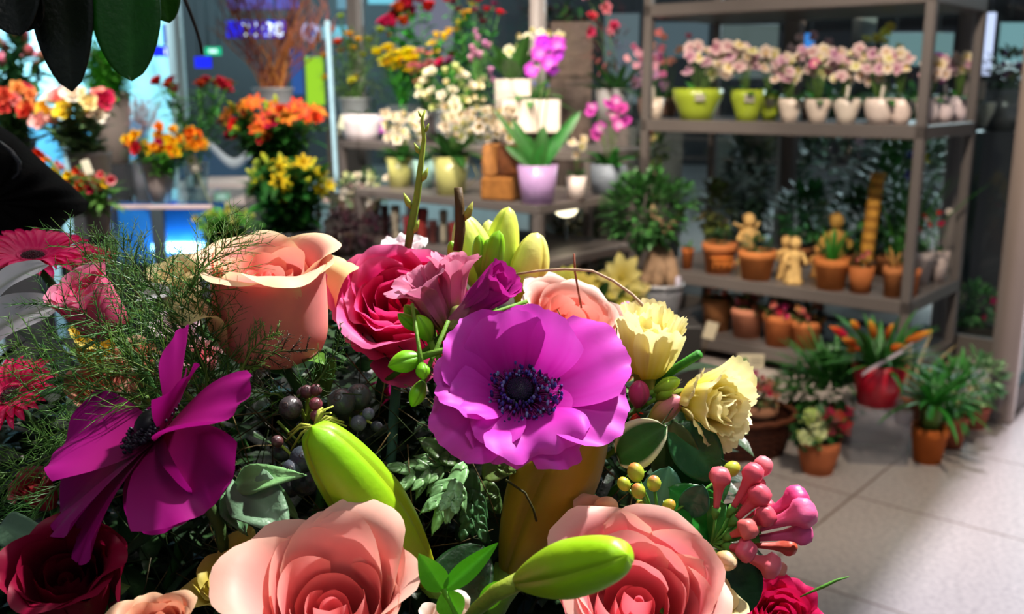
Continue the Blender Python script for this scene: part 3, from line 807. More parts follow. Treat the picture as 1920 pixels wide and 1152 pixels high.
# ---- bottom clay shelf (z 0.45)
def clay(px, py, w, h, inset, lab, col='#b0683a', style='clay', name='potted_cactus', cat='potted plant', mat=None):
    q = hit(px, py, CORNER, inset, .45); wm, hm = S(w, q.y), S(h, q.y)
    return q, wm, hm, potted(name, lab, cat, q, wm / 2, wm * .36, hm, style, col, mat, group='pots on the lower shelf')
q, w, h, t = clay(1288, 506, 24, 40, .1, 'small brown clay pot with a green sprout at the left end of the lower shelf', '#9a5428')
p_leaves(t, h, 5, .06, .02, '#3a6a28')
q, w, h, t = clay(1347, 515, 66, 58, .1, 'clay pot with arches in relief and dark green cushion plant')
p_bush(t, (0, 0, h + .02), w * .38, w * .36, .04, 130, .03, .01, '#1c3a18', '#2c5222', 'strap')
m = MB()
for k in range(4):
    x = -.045 + .03 * k; m.tube([(x, -w * .42, .03), (x, -w * .43, .06), (x + .012, -w * .43, .072), (x + .024, -w * .42, .06), (x + .024, -w * .40, .03)], .004, hexc('#d88038'))
m.tube([(-.06, -w * .42, .09), (0, -w * .455, .09), (.06, -w * .42, .09)], .006, hexc('#d88038'))
part('relief', m, M_CLAY, t)
q, w, h, t = clay(1417, 525, 72, 56, .06, 'orange clay pot with a dark cushion succulent, left of the pale stone figures', '#b8703c')
p_bush(t, (0, 0, h + .025), w * .4, w * .38, .045, 170, .032, .009, '#1e4a22', '#2f5f2c', 'strap')
q, w, h, t = clay(1557, 542, 68, 60, .06, 'orange clay pot with upright green spears of leaves', '#ba6e38')
p_leaves(t, h * .9, 16, .17, .016, '#2f7a22', .9, 1.45, .15, 'strap', .025)
q, w, h, t = clay(1612, 549, 50, 52, .07, 'brown clay pot with a small pink cactus and a dark plant', '#a05c30', 'plain', mat=M_CLAY)
p_bush(t, (0, 0, h + .02), w * .4, w * .36, .04, 70, .03, .012, '#5a3020', '#3a4a20')
p_flowers(t, [(-.01, -.03, h + .045), (.02, -.01, h + .06), (-.03, 0, h + .03)], [bloom('ball', '#e07a78')], .03, z0=h)
q, w, h, t = clay(1672, 556, 40, 58, .07, 'slim orange clay pot with pale twiggy cactus beside the near shelf post', '#a8683c')
p_leaves(t, h, 9, .09, .012, '#b88a4a', .8, 1.4, .1, 'strap', .012)
q, w, h, t = clay(1712, 545, 34, 52, .1, 'small orange clay pot just right of the near shelf post', '#bc6c40')
q.z = 0
p_leaves(t, h, 4, .03, .012, '#4a6a28')
t.location = CORNER + DA * .16 + DB * -.0 + Vector((-.03, 0.02, .45))
q = CORNER + DA * .44 + DB * .1 + Vector((0, 0, .45))
t = potted('flowering_pot', 'whitish pot of small red and white flowers at the right end of the lower shelf', 'potted plant', q, .075, .055, .17, 'clay', '#a89a94', M_CERAMIC, group='pots on the lower shelf')
p_bush(t, (0, 0, .27), .1, .09, .09, 170, .04, .018, '#2a5a28', '#4a7a40')
p_flowers(t, [(rnd(-.09, .11), rnd(-.09, -.02), rnd(.24, .37)) for _ in range(11)], [bloom('ball', '#c8283a'), bloom('ball', '#e8dcd4')], .035, stems=False)
q = CORNER + DA * .60 + DB * .05 + Vector((0, 0, .45))
t = potted('flowering_pot', 'narrow pale pot behind the whitish pot at the right end of the lower shelf', 'potted plant', q, .05, .035, .16, 'plain', '#c0aca4', group='pots on the lower shelf')
p_leaves(t, .15, 5, .06, .02, '#3a6a34')

# carved figures
def figure(px, py, hpx, inset, z, lab, col='#c9a05a', wings=True, arm=0, name='stone_figurine', org=CORNER, mat=None):
    q = hit(px, py, org, inset, z); H = S(hpx, q.y); c = hexc(col)
    t = thing(name, lab, 'figurine', q, (0, 0, rnd(-.3, .3)), group=None)
    m = MB()
    m.lathe([(H * .02, 0), (H * .20, 0), (H * .21, H * .05), (H * .17, H * .12), (H * .16, H * .3), (H * .11, H * .45), (H * .15, H * .58), (H * .13, H * .68), (H * .05, H * .73), (H * .05, H * .76)], 16, c, None, 5, .08)
    part('body', m, mat or M_STONE, t)
    m = MB(); m.ball((0, -H * .01, H * .86), H * .115, c, 14, 10, (1, 1, 1.15)); m.ball((0, -H * .12, H * .85), H * .02, c, 6, 4)
    m.ball((0, H * .02, H * .9), H * .12, mix(c, (.1, .05, .02), .3), 12, 8, (1, 1, .85), jit=.12)
    part('head', m, mat or M_STONE, t)
    for s in (-1, 1):
        m = MB(); e = H * (.62 - .25 * (arm if s > 0 else 0)) 
        m.tube([(s * H * .13, 0, H * .66), (s * H * .23, -H * .02, H * .5), (s * H * (.16 + .2 * arm), -H * .16, H * (.44 + .2 * arm))], [H * .05, H * .045, H * .035], c, 8)
        m.ball((s * H * (.16 + .2 * arm), -H * .17, H * (.44 + .2 * arm)), H * .045, c, 8, 6)
        part('arm', m, mat or M_STONE, t)
        if wings:
            m = MB(); petal(m, H * .42, H * .26, (100, 70, 40, 20), TR((s * H * .06, H * .09, H * .5)) @ RZ(0 if s > 0 else pi), 0, 0, 'round', 0, .2, .05, 5, lambda u, v: c, 6, 8, .3, 2.2, .5)
            o = part('wing', m, mat or M_STONE, t); sm = o.modifiers.new('s', 'SOLIDIFY'); sm.thickness = H * .04
    return t
figure(1402, 470, 98, .42, .45, 'pale stone angel figure standing at the back behind the orange clay pots', '#c09a60', True, .3)
figure(1487, 532, 90, .07, .45, 'pale carved pair figure standing left of the spear leaved clay pot', '#c8a468', False, .1)
figure(1470, 528, 82, .16, .45, 'smaller pale carved figure half behind the carved pair', '#b8935a', False, .2)
figure(1530, 520, 62, .3, .45, 'small tan figure behind and left of the spear leaved pot', '#a87840', False, .1)
figure(1563, 500, 118, .45, .45, 'tall tan figure with a flat hat behind the spear leaved pot', '#a8803e', False, .2)
figure(1395, 660, 78, .35, .12, 'golden kneeling figure with an outstretched arm on the bottom shelf', '#d89a3a', True, .5)
q = hit(1617, 540, CORNER, .35, .45)
t = thing('carved_totem', 'tall ridged golden wooden pole standing behind the brown clay pot', 'carving', q, (0, 0.06, 0))
m = MB(); H = S(200, q.y)
m.lathe([(.03 * (1 + .28 * (k % 2)), H * k / 40) for k in range(41)], 12, lambda v: mix(hexc('#8a5a20'), hexc('#c8923c'), .5 + .5 * sin(v * 60))); part('ridged_pole', m, M_WOOD, t)
m = MB(); m.box((0, 0, H + .01), (.075, .05, .02), hexc('#b88a40'), None, .005); part('cap', m, M_WOOD, t)
# dark leafy plants behind the clay shelf
for px, py, rx, lab, c1, c2 in ((1500, 520, 50, 'dark green leafy plant at the back of the lower shelf behind the stone figures', '#16421c', '#1f5a28'),
                     (1655, 520, 55, 'tall dark green plant at the back of the lower shelf behind the totem', '#1c4a1e', '#2f6a28'),
                     (1600, 520, 45, 'dim green plant at the back of the lower shelf near the middle', '#183a1a', '#28521f'),
                     (1340, 500, 35, 'brownish foliage plant at the back left of the lower shelf', '#3a3018', '#4a5a20')):
    q = hit(px, py, CORNER, .6, .45)
    t = potted('foliage_plant', lab, 'potted plant', q, .06, .045, .10, 'clay', '#7a4a2a', group='foliage at the back of the lower shelf')
    p_bush(t, (0, 0, .28 if px != 1655 else .42), S(rx, q.y), .1, .16 if px != 1655 else .32, 240, .07, .03, c1, c2)
q = hit(1690, 240, CORNER, .5, .45)
t = potted('iris_pot', 'plant with yellow and blue blooms high behind the near shelf post', 'potted plant', hit(1690, 500, CORNER, .52, .45), .05, .04, .09, 'clay', '#6a4a2a')
p_leaves(t, .09, 12, .55, .02, '#2f6a20', 1.0, 1.5, .3, 'strap', .02)
p_flowers(t, [(-.02, -.05, .62), (.03, -.03, .60), (.0, -.03, .52)], [bloom('lily', '#3a48b8'), bloom('lily', '#d8c020')], .09, z0=.1)
# planting outside behind the glass
for i, (px, py, Y, w, hh, lab, c1, c2) in enumerate((
    (1545, 430, 6.9, 150, 1.1, 'dark green shrub outside behind the lower shelf', '#12301a', '#1f4a24'),
    (1690, 430, 6.7, 120, 1.05, 'brighter green shrub outside behind the near shelf post', '#1a4420', '#2f6a2c'),
    (1400, 440, 7.4, 90, .8, 'dim shrub outside behind the left half of the lower shelf', '#161f16', '#243824'))):
    q = P(px, py, Y); q.z = 0
    t = potted('outdoor_shrub', lab, 'shrub', q, .2, .16, .35, 'plain', '#262422', group='shrubs outside the glass')
    p_bush(t, (0, 0, .35 + hh / 2), S(w, Y) / 2, .25, hh / 2, 620, .11, .05, c1, c2)
q = P(1818, 655, 5.6)
m = MB(); m.smooth = False; m.box((0, 0, 0), (.42, .4, .03), hexc('#b9c0cc'), None, .004)
for sx in (-.19, .19):
    for sy in (-.18, .18): m.box((sx, sy, -.015 - (q.z - .03) / 2), (.03, .03, q.z - .03), hexc('#70757c'))
o = part('low_bench', m, M_PAINT); o.location = q; tag(o, 'low pale metal bench outside the glass left of the grey door post', 'bench')
t = potted('outdoor_flower_box', 'dark box of pink and green flowers on the low pale bench outside', 'planter', (q.x, q.y, q.z + .017), .11, .10, .13, 'cube', '#3a3028')
p_bush(t, (0, 0, .24), .13, .12, .14, 240, .05, .022, '#2f6a34', '#6fa05a')
p_flowers(t, [(.1, -.08, .26), (.06, -.1, .29), (.12, -.05, .22), (.0, -.1, .2)], [bloom('ball', '#d83a70')], .05, stems=False)
# flowers at the right edge beyond the post
q = P(1912, 745, 5.0); q.z = 0
t = potted('outdoor_flower_tub', 'dark tub of yellow and white flowers right of the grey door post', 'planter', (q.x + .14, q.y, 0), .15, .12, .2, 'plain', '#332a22')
p_bush(t, (0, 0, .28), .16, .15, .12, 220, .06, .025, '#2f6a24', '#5f9a3a')
p_flowers(t, [(rnd(-.18, .05), rnd(-.16, -.05), rnd(.3, .48)) for _ in range(12)], [bloom('ball', '#f0b818'), bloom('ball', '#e8862a'), bloom('ball', '#ece6da')], .08, stems=False)

# ------------------------------------------------------------------ bottom of the shelving and the floor
def atfloor(px, py, lab, w, h, style='clay', col='#b8592c', name='potted_plant', cat='potted plant', mat=None, group='pots on the floor'):
    q = PZ(px, py, 0); q.y += S(w, q.y) * .3; k = q.y / (q.y - S(w, q.y) * .3); q.x *= k
    wm, hm = S(w, q.y), S(h, q.y) * 1.02
    return q, wm, hm, potted(name, lab, cat, q, wm / 2, wm * .36, hm, style, col, mat, group=group)
q, w, h, t = atfloor(1531, 893, 'terracotta bowl with white green and red kalanchoe, foremost pot on the floor', 84, 68, 'tulip', '#b4643c', mat=M_CLAY)
p_bush(t, (0, 0, h + .03), w * .5, w * .4, .05, 120, .05, .03, '#1c4a22', '#2f6a2a')
p_flowers(t, [(rnd(-.09, .0), rnd(-.08, 0), h + rnd(.01, .11)) for _ in range(16)], [bloom('cluster', '#dfe68a', '#b8cc4a'), bloom('cluster', '#eef0c0', '#c8d870')], .045, stems=False)
p_flowers(t, [(rnd(.0, .09), rnd(-.07, .03), h + rnd(.0, .13)) for _ in range(16)], [bloom('cluster', '#c02838', '#8a1a24'), bloom('cluster', '#cc5a5a', '#a03030')], .04, stems=False)
q = PZ(1645, 872, 0) + Vector((0.02, .11, 0)); 
t = thing('acrylic_riser', 'clear acrylic cube riser on the floor under the red pot', 'display riser', q, (0, 0, YAW + .55))
m = MB(); m.smooth = False
for a_, b_, c_ in (((0, 0, .214), (.22, .22, .006), 0), ((-.108, 0, .106), (.005, .22, .21), 0), ((.108, 0, .106), (.005, .22, .21), 0), ((0, .108, .106), (.21, .005, .21), 0), ((0, -.108, .106), (.21, .005, .21), 0)):
    m.box(a_, b_, (1, 1, 1), None, .001)
part('acrylic_box', m, M_ACRYL, t)
q2 = q + Vector((-.008, -.02, .218)); w = S(106, q.y); h = S(84, q.y)
t = potted('bromeliad', 'red pot of orange tipped bromeliads standing on the clear riser', 'bromeliad', q2, w / 2, w * .34, h, 'plain', '#c0142c')
p_leaves(t, h * .9, 60, .24, .022, '#2f6a26', .15, 1.4, .8, 'strap', .04)
for (x, y, L) in ((1572, 622, .085), (1592, 640, .07), (1635, 618, .085), (1602, 610, .05), (1668, 622, .07), (1722, 632, .10), (1682, 652, .075), (1600, 655, .06)):
    tip = P(x, y, q2.y - .03) - q2; root = Vector((tip.x * .35, 0, h + .05)); d = (tip - root).normalized()
    m = MB(); T = TR(tip - d * L * .45) @ aim(d)
    m.lathe([(.002, -.01), (.012, .005), (.016, L * .4), (.011, L * .75), (.001, L)], 8, lambda v: mix(hexc('#d8321e'), hexc('#f0b040'), v ** 3), T, 3, .15)
    m.tube([root, tip - d * L * .4], .004, hexc('#5a7a30'), 5)
    part('flower_spike', m, M_PETALB, t)
m = MB(); m.grid(lambda u, v: (Vector((-.05 - .05 * cos(v * 2.2) + .09 * v * 1.1, -w * .45 - .02 * sin(v * 3), h * .85 + .12 * v + .016 * (u - .5))), hexc('#d8c8cc')), 1, 8)
part('ribbon', m, M_PAPER, t)
q, w, h, t = atfloor(1737, 872, 'orange terracotta pot with a small palm, nearest to the clear riser on its right', 72, 72, 'clay', '#b05a22', name='potted_palm', cat='palm')
m = MB(); m.lathe([(.03, h * .8), (.035, h + .05), (.02, h + .12)], 10, hexc('#5f7a2e'), None, 5, .2); part('trunk', m, M_STEM, t)
p_leaves(t, h + .08, 46, .22, .022, '#2f7a24', .15, 1.4, 1.0, 'strap', .012)
q, w, h, t = atfloor(1778, 842, 'terracotta pot with small white flowers behind the palm pot', 66, 66, 'clay', '#a85a40')
p_bush(t, (0, 0, h + .09), .1, .09, .11, 190, .07, .02, '#2a6a2a', '#4a8a34', 'strap')
p_flowers(t, [(rnd(-.03, .08), -.08, h + rnd(.02, .15)) for _ in range(9)], [bloom('ball', '#e0dcae')], .028, stems=False)
q, w, h, t = atfloor(1822, 806, 'rosy terracotta pot with pale green foliage nearest the grey door post', 62, 46, 'clay', '#b0604e')
p_bush(t, (0, 0, h + .1), .11, .1, .11, 190, .05, .022, '#3a7040', '#8fb07a')
p_flowers(t, [(rnd(-.09, .05), -.08, h + rnd(.04, .18)) for _ in range(9)], [bloom('ball', '#d8dcb8')], .028, stems=False)
q, w, h, t = atfloor(1700, 800, 'brown pot with straggly dry stems behind the red pot', 60, 60, 'clay', '#7a4a34')
p_leaves(t, h, 20, .3, .018, '#7a6a4a', .5, 1.4, .6, 'strap', .02)
q, w, h, t = atfloor(1555, 832, 'dark terracotta pot with a broad ferny plant left of the red pot', 80, 62, 'clay', '#8a4628', name='potted_fern', cat='fern')
p_bush(t, (-.02, 0, h + .1), .19, .14, .15, 420, .05, .02, '#1f5220', '#3a7a2c')
p_leaves(t, h + .1, 60, .26, .016, '#2f6a24', .5, 1.5, .7, 'strap', .05)
q, w, h, t = atfloor(1505, 815, 'low dark pot with trailing small leaves behind the kalanchoe bowl', 70, 50, 'clay', '#5a3424')
p_bush(t, (-.02, 0, h + .05), .14, .12, .13, 320, .035, .02, '#1c4a1e', '#3a6a2c')
# wicker basket with pots inside
q = PZ(1392, 866, 0) + Vector((0, .14, 0))
t = thing('wicker_basket', 'dark brown round wicker basket on the floor holding clay pots', 'basket', q)
m = MB(); H = .155
def bask(u, v):
    a = 2 * pi * u; r = .19 + .035 * v + .006 * sin(26 * a / 1 + pi * int(v * 12)); return Vector((r * cos(a), r * sin(a) * .8, H * v)), mix(hexc('#2a120a'), hexc('#5a2c18'), .5 + .5 * sin(v * 40))
m.grid(bask, 104, 24, close=True); m.lathe([(.001, .01), (.19, .012)], 24, hexc('#2a120a'), Matrix.Diagonal((1, .8, 1, 1)), cap=False)
part('woven_side', m, M_WICKER, t)
m = MB(); m.tube([(.228 * cos(k * pi / 18), .183 * sin(k * pi / 18), H + .004 * (k % 2)) for k in range(37)], .012, hexc('#5f3018'), 6); part('braided_rim', m, M_WICKER, t)
for k, (dx, dy, px_, lab) in enumerate(((.07, -.06, 0, 'pale clay pot with pink blossom in front inside the wicker basket'), (-.09, -.01, 0, 'rosy clay pot at the left inside the wicker basket'), (.02, .08, 0, 'clay pot at the back inside the wicker basket'))):
    t = potted('potted_begonia', lab, 'potted plant', q + Vector((dx, dy, .06)), .075, .055, .15, 'clay', ('#b07a5a', '#b06850', '#a86844')[k], group='clay pots in the wicker basket')
    p_bush(t, (0, 0, .18), .08, .07, .05, 90, .04, .02, '#3a5a28', '#6a6a38')
    p_flowers(t, [(rnd(-.09, .09), rnd(-.09, 0), rnd(.17, .26)) for _ in range(10)], [bloom('ball', '#e07a70'), bloom('ball', '#e04a84'), bloom('ball', '#d89a80')], .035, stems=False)
# bottom shelf
for k, (px, py, w, h, lab, fc) in enumerate(((1455, 715, 62, 62, 'orange clay pot with pink blossoms on the bottom shelf behind the basket', '#e0447c'),
                             (1505, 712, 60, 56, 'wide orange clay pot on the bottom shelf right of the pink blossoms', '#d8906a'),
                             (1395, 728, 66, 58, 'pinkish clay pot behind the small white sign on the bottom shelf', '#d87a74'),
                             (1340, 700, 60, 64, 'brown clay pot under the tilted white card on the bottom shelf', '#8a6a40'))):
    q = hit(px, py, CORNER, .08 + .03 * k, .12)
    t = potted('potted_begonia', lab, 'potted plant', q, S(w, q.y) / 2, S(w, q.y) * .38, S(h, q.y), 'clay', ('#b06438', '#b46a3c', '#b07258', '#96643e')[k], group='clay pots on the bottom shelf')
    H = S(h, q.y)
    p_bush(t, (0, 0, H + .02), .08, .07, .045, 90, .045, .02, '#2a4a20', '#5a5a30')
    p_flowers(t, [(rnd(-.08, .08), rnd(-.09, 0), H + rnd(0, .08)) for _ in range(11)], [bloom('ball', fc), bloom('ball', '#e08a78')], .042, stems=False)
def card(px, py, Y, w, h, tilt, lab, stick=.12, green=False):
    q = P(px, py, Y); t = thing('plant_card', lab, 'card', q, (.12, tilt, 0))
    m = MB(); m.smooth = False; m.box((0, 0, 0), (w, .002, h), hexc('#d9cdb0'), None, .001); part('card', m, M_PAPER, t)
    if green:
        m = MB(); petal(m, .035, .03, (0, 0), TR((-w * .22, -.003, h * .3)) @ Matrix.Rotation(pi / 2, 4, 'X') @ RZ(-pi / 2), 0, 0, 'round', 0, 0, 0, 2, lambda u, v: hexc('#4a8a2c'), 6, 5, .35, 2, .3); part('leaf_mark', m, M_PAPER, t)
        m = MB(); m.smooth = False
        for k in range(3): m.box((w * .2, -.002, h * (.22 - .2 * k)), (w * .4, .001, h * .06), hexc('#8a8474'))
        part('printed_lines', m, M_PAPER, t)
    m = MB(); m.tube([(0, .004, -h * .4), (0, .004, -h / 2 - stick)], .003, hexc('#5a4a30')); part('stick', m, M_STEM, t)
card(1332, 620, 4.72, .062, .09, .25, 'blank cream card tilted on a stick on the bottom shelf')
card(1407, 678, 4.38, .125, .07, .02, 'small white sign with a green leaf mark above the wicker basket', .1, True)
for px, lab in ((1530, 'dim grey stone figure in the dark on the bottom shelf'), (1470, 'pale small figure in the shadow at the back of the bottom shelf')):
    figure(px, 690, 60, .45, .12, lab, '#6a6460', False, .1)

# ------------------------------------------------------------------ ficus bonsai left of the shelving
q = P(1235, 596, 4.45)
m = MB(); m.smooth = False; m.box((0, 0, q.z / 2 - .001), (.34, .34, q.z - .002), hexc('#2a2827'), None, .005); o = part('plinth', m, M_PAINT); o.location = (q.x, q.y, 0); tag(o, 'dark plinth under the ficus bonsai', 'plinth')
t = potted('ficus_bonsai', 'ficus bonsai with fat brown roots in a grey pot left of the shelving', 'bonsai', q, .105, .08, .155, 'tulip', '#6a6a6e')
m = MB(); m.lathe([(.100, .148), (.114, .150), (.114, .168), (.102, .168)], 26, hexc('#77777b'), cap=False); part('pot_rim', m, M_CERAMIC, t)
bk = lambda v: mix(hexc('#7a6048'), hexc('#9a7c62'), .5 + .5 * sin(v * 14))
for k, (dx, dy, r_) in enumerate(((-.062, -.02, .036), (-.02, -.05, .034), (.045, -.04, .040), (.06, .01, .03), (0, .05, .03), (-.05, .03, .03))):
    m = MB(); m.tube([(dx * 1.1, dy * 1.1, .12), (dx, dy, .19), (dx * .6, dy * .6, .25), (dx * .2, dy * .2, .31), (0, 0, .36)], [r_ * .6, r_, r_ * 1.2, r_ * 1.0, r_ * .7], bk, 10); part('root', m, M_WOOD, t)
m = MB(); m.tube([(0, 0, .27), (.0, .01, .34), (-.02, 0, .45), (-.05, 0, .52)], [.05, .042, .025, .012], bk, 10)
m.tube([(0, 0, .34), (.06, 0, .45), (.1, 0, .52)], [.03, .018, .01], bk, 7); part('trunk', m, M_WOOD, t)
m = MB(); fc = P(1215, 392, 4.45) - q
for i in range(1000):
    d = Vector((random.gauss(0, 1), random.gauss(0, 1), random.gauss(0, 1))).normalized(); k = rnd(.45, 1) ** .6
    p = fc + Vector((d.x * .20, d.y * .17, d.z * .165)) * k + Vector((0, 0, .02 * sin(d.x * 9)))
    leaf(m, p, (d + Vector((rnd(-.6, .6), rnd(-.6, .6), rnd(-.2, .7)))).normalized(), rnd(.035, .055), .026, jit(mix(hexc('#1c4a1c'), hexc('#3f7a35'), random.random() ** 1.5), .2), .4, .1, nu=2, nv=3, shape='oval')
part('foliage', m, M_LEAFB, t)
tagcard(t, (.07, -.08, .19), .022, .04, '#c8c0d0')
for px, py, lab in ((1222, 330, 'narrow beige pot on a ledge behind the ficus crown'),):
    q = hit(px, py, CORNER, .22, 1.02)
    q = P(px, 345, 5.75)
    t = potted('potted_orchid', lab, 'orchid', q, .05, .04, .11, 'plain', '#b89a8c')
    p_bush(t, (0, 0, .2), .09, .08, .09, 90, .06, .03, '#2a5a22', '#5a6a30')
    p_flowers(t, [(-.03, -.04, .3), (.0, -.05, .27), (.03, -.03, .31), (-.01, -.02, .25)], [bloom('ball', '#b86a4a'), bloom('ball', '#d8c890')], .04, stems=False)
    m = MB(); m.smooth = False; m.box((0, 0, q.z / 2 - .002), (.16, .16, q.z - .004), hexc('#4a4542')); o = part('plinth', m, M_PAINT); o.location = (q.x, q.y, 0); tag(o, 'grey pedestal behind the ficus crown', 'plinth')
# poinsettias in front of the ficus
q = P(1110, 640, 3.55)
m = MB(); m.smooth = False; m.box((0, 0, (q.z) / 2 - .001), (.5, .34, q.z - .002), hexc('#2c2a29'), None, .005); o = part('plinth', m, M_PAINT); o.location = (q.x, q.y, 0); tag(o, 'dark block under the two yellow poinsettias', 'plinth')
for px, pts, lab in ((1145, ((1145, 540), (1165, 522), (1120, 552), (1172, 556), (1150, 566)), 'yellow poinsettia in front of the ficus pot'), (1062, ((1060, 525), (1048, 545), (1085, 535), (1070, 556)), 'yellow poinsettia behind the thin curved twig, left of the other one')):
    loc = P(px, 640, 3.55)
    t = potted('poinsettia', lab, 'poinsettia', loc, .06, .045, .09, 'clay', '#8a4a2a', group='yellow poinsettias')
    p_bush(t, (0, 0, .13), .1, .09, .05, 70, .08, .045, '#1c4a22', '#2f5a28')
    p_flowers(t, pxpts(loc, pts, .03), [bloom('star', '#ecdc6a', '#d8c448'), bloom('star', '#f0e48c', '#d8c448')], .17 if px > 1100 else .13, (0, -.75, .6), .25, .1)

# ------------------------------------------------------------------ plants on the low table
GT = 'pots on the low grey table'
def tab(px, py, w, h, inset, style, col, lab, name='potted_plant', cat='potted plant', mat=None):
    q = hit(px, py, TCORNER, inset, .884); wm, hm = S(w, q.y), S(h, q.y)
    return q, wm, hm, potted(name, lab, cat, q, wm / 2, wm * .39, hm, style, col, mat, group=GT)
CR = [bloom('ball', '#eee2cc', '#e0d090'), bloom('daff', '#efe4da', '#e2d27a'), bloom('cup', '#f0e8d4', '#d8c868')]
q, w, h, t = tab(750, 349, 50, 54, .22, 'plain', '#aeab66', 'olive yellow pot at the left end of the low table')
p_leaves(t, h, 14, .13, .06, '#2f5c24', .1, 1.0, .8, 'oval', .02)
p_flowers(t, pxpts(q, fpos(722, 212, 790, 266, 20)), CR, .07, z0=h)
q, w, h, t = tab(795, 352, 42, 52, .24, 'plain', '#86a8a0', 'grey turquoise pot between the two yellow green pots')
p_leaves(t, h, 8, .11, .05, '#2a5a24', .3, 1.0, .7, 'oval', .02)
q, w, h, t = tab(846, 363, 68, 70, .10, 'plain', '#b4b06a', 'larger yellow green pot with white flowers left of the wood block')
p_leaves(t, h, 18, .17, .06, '#2c5a22', .1, 1.1, .9, 'oval', .03)
p_flowers(t, pxpts(q, fpos(832, 202, 962, 258, 40), .06), CR, .072, z0=h)
m = MB(); m.tube([(w * .45, -.01, h * .2), (w * .75, -.02, h * .5), (w * .55, -.02, h * .95)], .003, hexc('#8a8050')); part('wire_handle', m, M_STEM, t)
# wood block planter
q = hit(941, 372, TCORNER, .08, .884)
t = thing('wood_block_planter', 'rough split wood block holder left of the lilac pot', 'planter', q, (0, 0, YAW + .3), group=None)
m = MB(); m.smooth = False
m.box((0, 0, .055), (.17, .14, .11), hexc('#8f5c2a'), None, .01); part('base_block', m, M_WOOD, t)
m = MB(); m.box((-.06, 0, .185), (.06, .13, .15), hexc('#9a6636'), Matrix.Rotation(.05, 4, 'Y'), .012); m.box((.04, .02, .185), (.12, .10, .15), hexc('#5a3014'), None, .015); part('bark_slab', m, M_WOOD, t, 'darker split bark slab')
# lilac pot with leaves
q, w, h, t = tab(1008, 373, 76, 72, .06, 'plain', '#b490c0', 'lilac pot with broad orchid leaves at the near corner of the low table', 'potted_orchid', 'orchid')
c = hexc('#2f6a24')
for (tx, ty, W) in ((1085, 222, .055), (1040, 268, .07), (962, 235, .05), (930, 218, .03), (985, 262, .06), (1020, 245, .06), (950, 285, .05)):
    tip = P(tx, ty, q.y - .03) - q; b0 = Vector((0, 0, h * .9)); m = MB()
    leaf(m, b0, (tip - b0) + Vector((0, 0, .03)), (tip - b0).length * 1.12, W * 1.15, jit(c, .2), .4, .12, (0, -1, .25), nu=4, nv=9, shape='strap'); part('leaf', m, M_LEAFB, t)
m = MB(); m.tube([(0, 0, h), (.0, .01, h + .2), (.02, .0, h + .38)], .003, hexc('#5a6a38')); m.tube([(.02, 0, h), (.03, .01, h + .2), (.05, .0, h + .36)], .003, hexc('#5a6a38')); part('flower_stalk', m, M_STEM, t)
q, w, h, t = tab(1080, 364, 38, 44, .30, 'plain', '#d8c8c0', 'small white pot with a tiny white orchid right of the lilac pot', 'potted_orchid', 'orchid')
p_leaves(t, h, 6, .06, .03, '#33622a', .3, 1.1, .5, 'oval', .01)
p_flowers(t, pxpts(q, ((1072, 268), (1090, 275), (1080, 290), (1094, 262)), .02), [ORW[0], ORW[2]], .05, z0=h)
q = hit(1136, 352, TCORNER, .5, .884); q = Vector((.49, 5.02, .884))
t = potted('potted_orchid', 'grey zinc pot with magenta orchids at the right end of the low table', 'orchid', q, .095, .085, .15, 'plain', '#7c8490', M_ZINC, group=GT)
p_leaves(t, .14, 12, .13, .05, '#2f6a24', .2, 1.2, .7, 'oval', .03)
p_flowers(t, pxpts(q, ((1110, 200), (1108, 210), (1125, 240), (1118, 250), (1155, 190), (1165, 205), (1150, 215), (1172, 228), (1160, 236), (1142, 195)), .03), ORP, .07, z0=.14)
m = MB(); leaf(m, (.06, -.06, .17), (.7, -.3, .3), .07, .035, hexc('#28c828'), .4, shape='oval'); part('bright_leaf', m, M_LEAFB, t, 'vivid green leaf')
q = hit(680, 300, TCORNER, .3, .884)
# goods on the lower level of the table
for i, (px, py, w, h, col) in enumerate(((742, 432, 18, 62, '#a89a84'), (722, 428, 16, 56, '#5a3a34'), (765, 436, 20, 46, '#8a3030'), (792, 440, 24, 60, '#a03a34'), (812, 442, 18, 44, '#4a2420'), (832, 444, 16, 62, '#b4a68c'), (850, 446, 18, 46, '#8a3228'), (905, 448, 18, 44, '#5a4a34'), (930, 452, 20, 46, '#6a5434'), (960, 455, 22, 40, '#504a44'))):
    q = hit(px, py, TCORNER, .10 + .05 * (i % 2), .62)
    m = MB(); wm = S(w, q.y); H = min(.2, S(h, q.y)); m.lathe([(wm * .2, 0), (wm * .38, .001), (wm * .44, H * .1), (wm * .4, H * .45), (wm * .5, H * .9), (wm * .46, H), (wm * .38, H * .97)], 16, hexc(col), cap=False)
    o = part('small_vase', m, M_CERAMIC); o.location = q
    tag(o, ('slim beige vase at the left on the lower level of the low table', 'dark brown vase at the far left on the lower level of the low table', 'short red vase right of the slim beige one under the low table', 'tall dark red vase in the middle under the low table', 'dark short vase right of the tall dark red one under the low table', 'slim cream vase behind the cut brown twig under the low table', 'short red vase right of the slim cream one under the low table', 'brown vase behind the green lily buds under the low table', 'tan vase right of the brown one under the low table', 'grey vase at the right end under the low table')[i], 'vase', 'vases on the lower level of the low table')

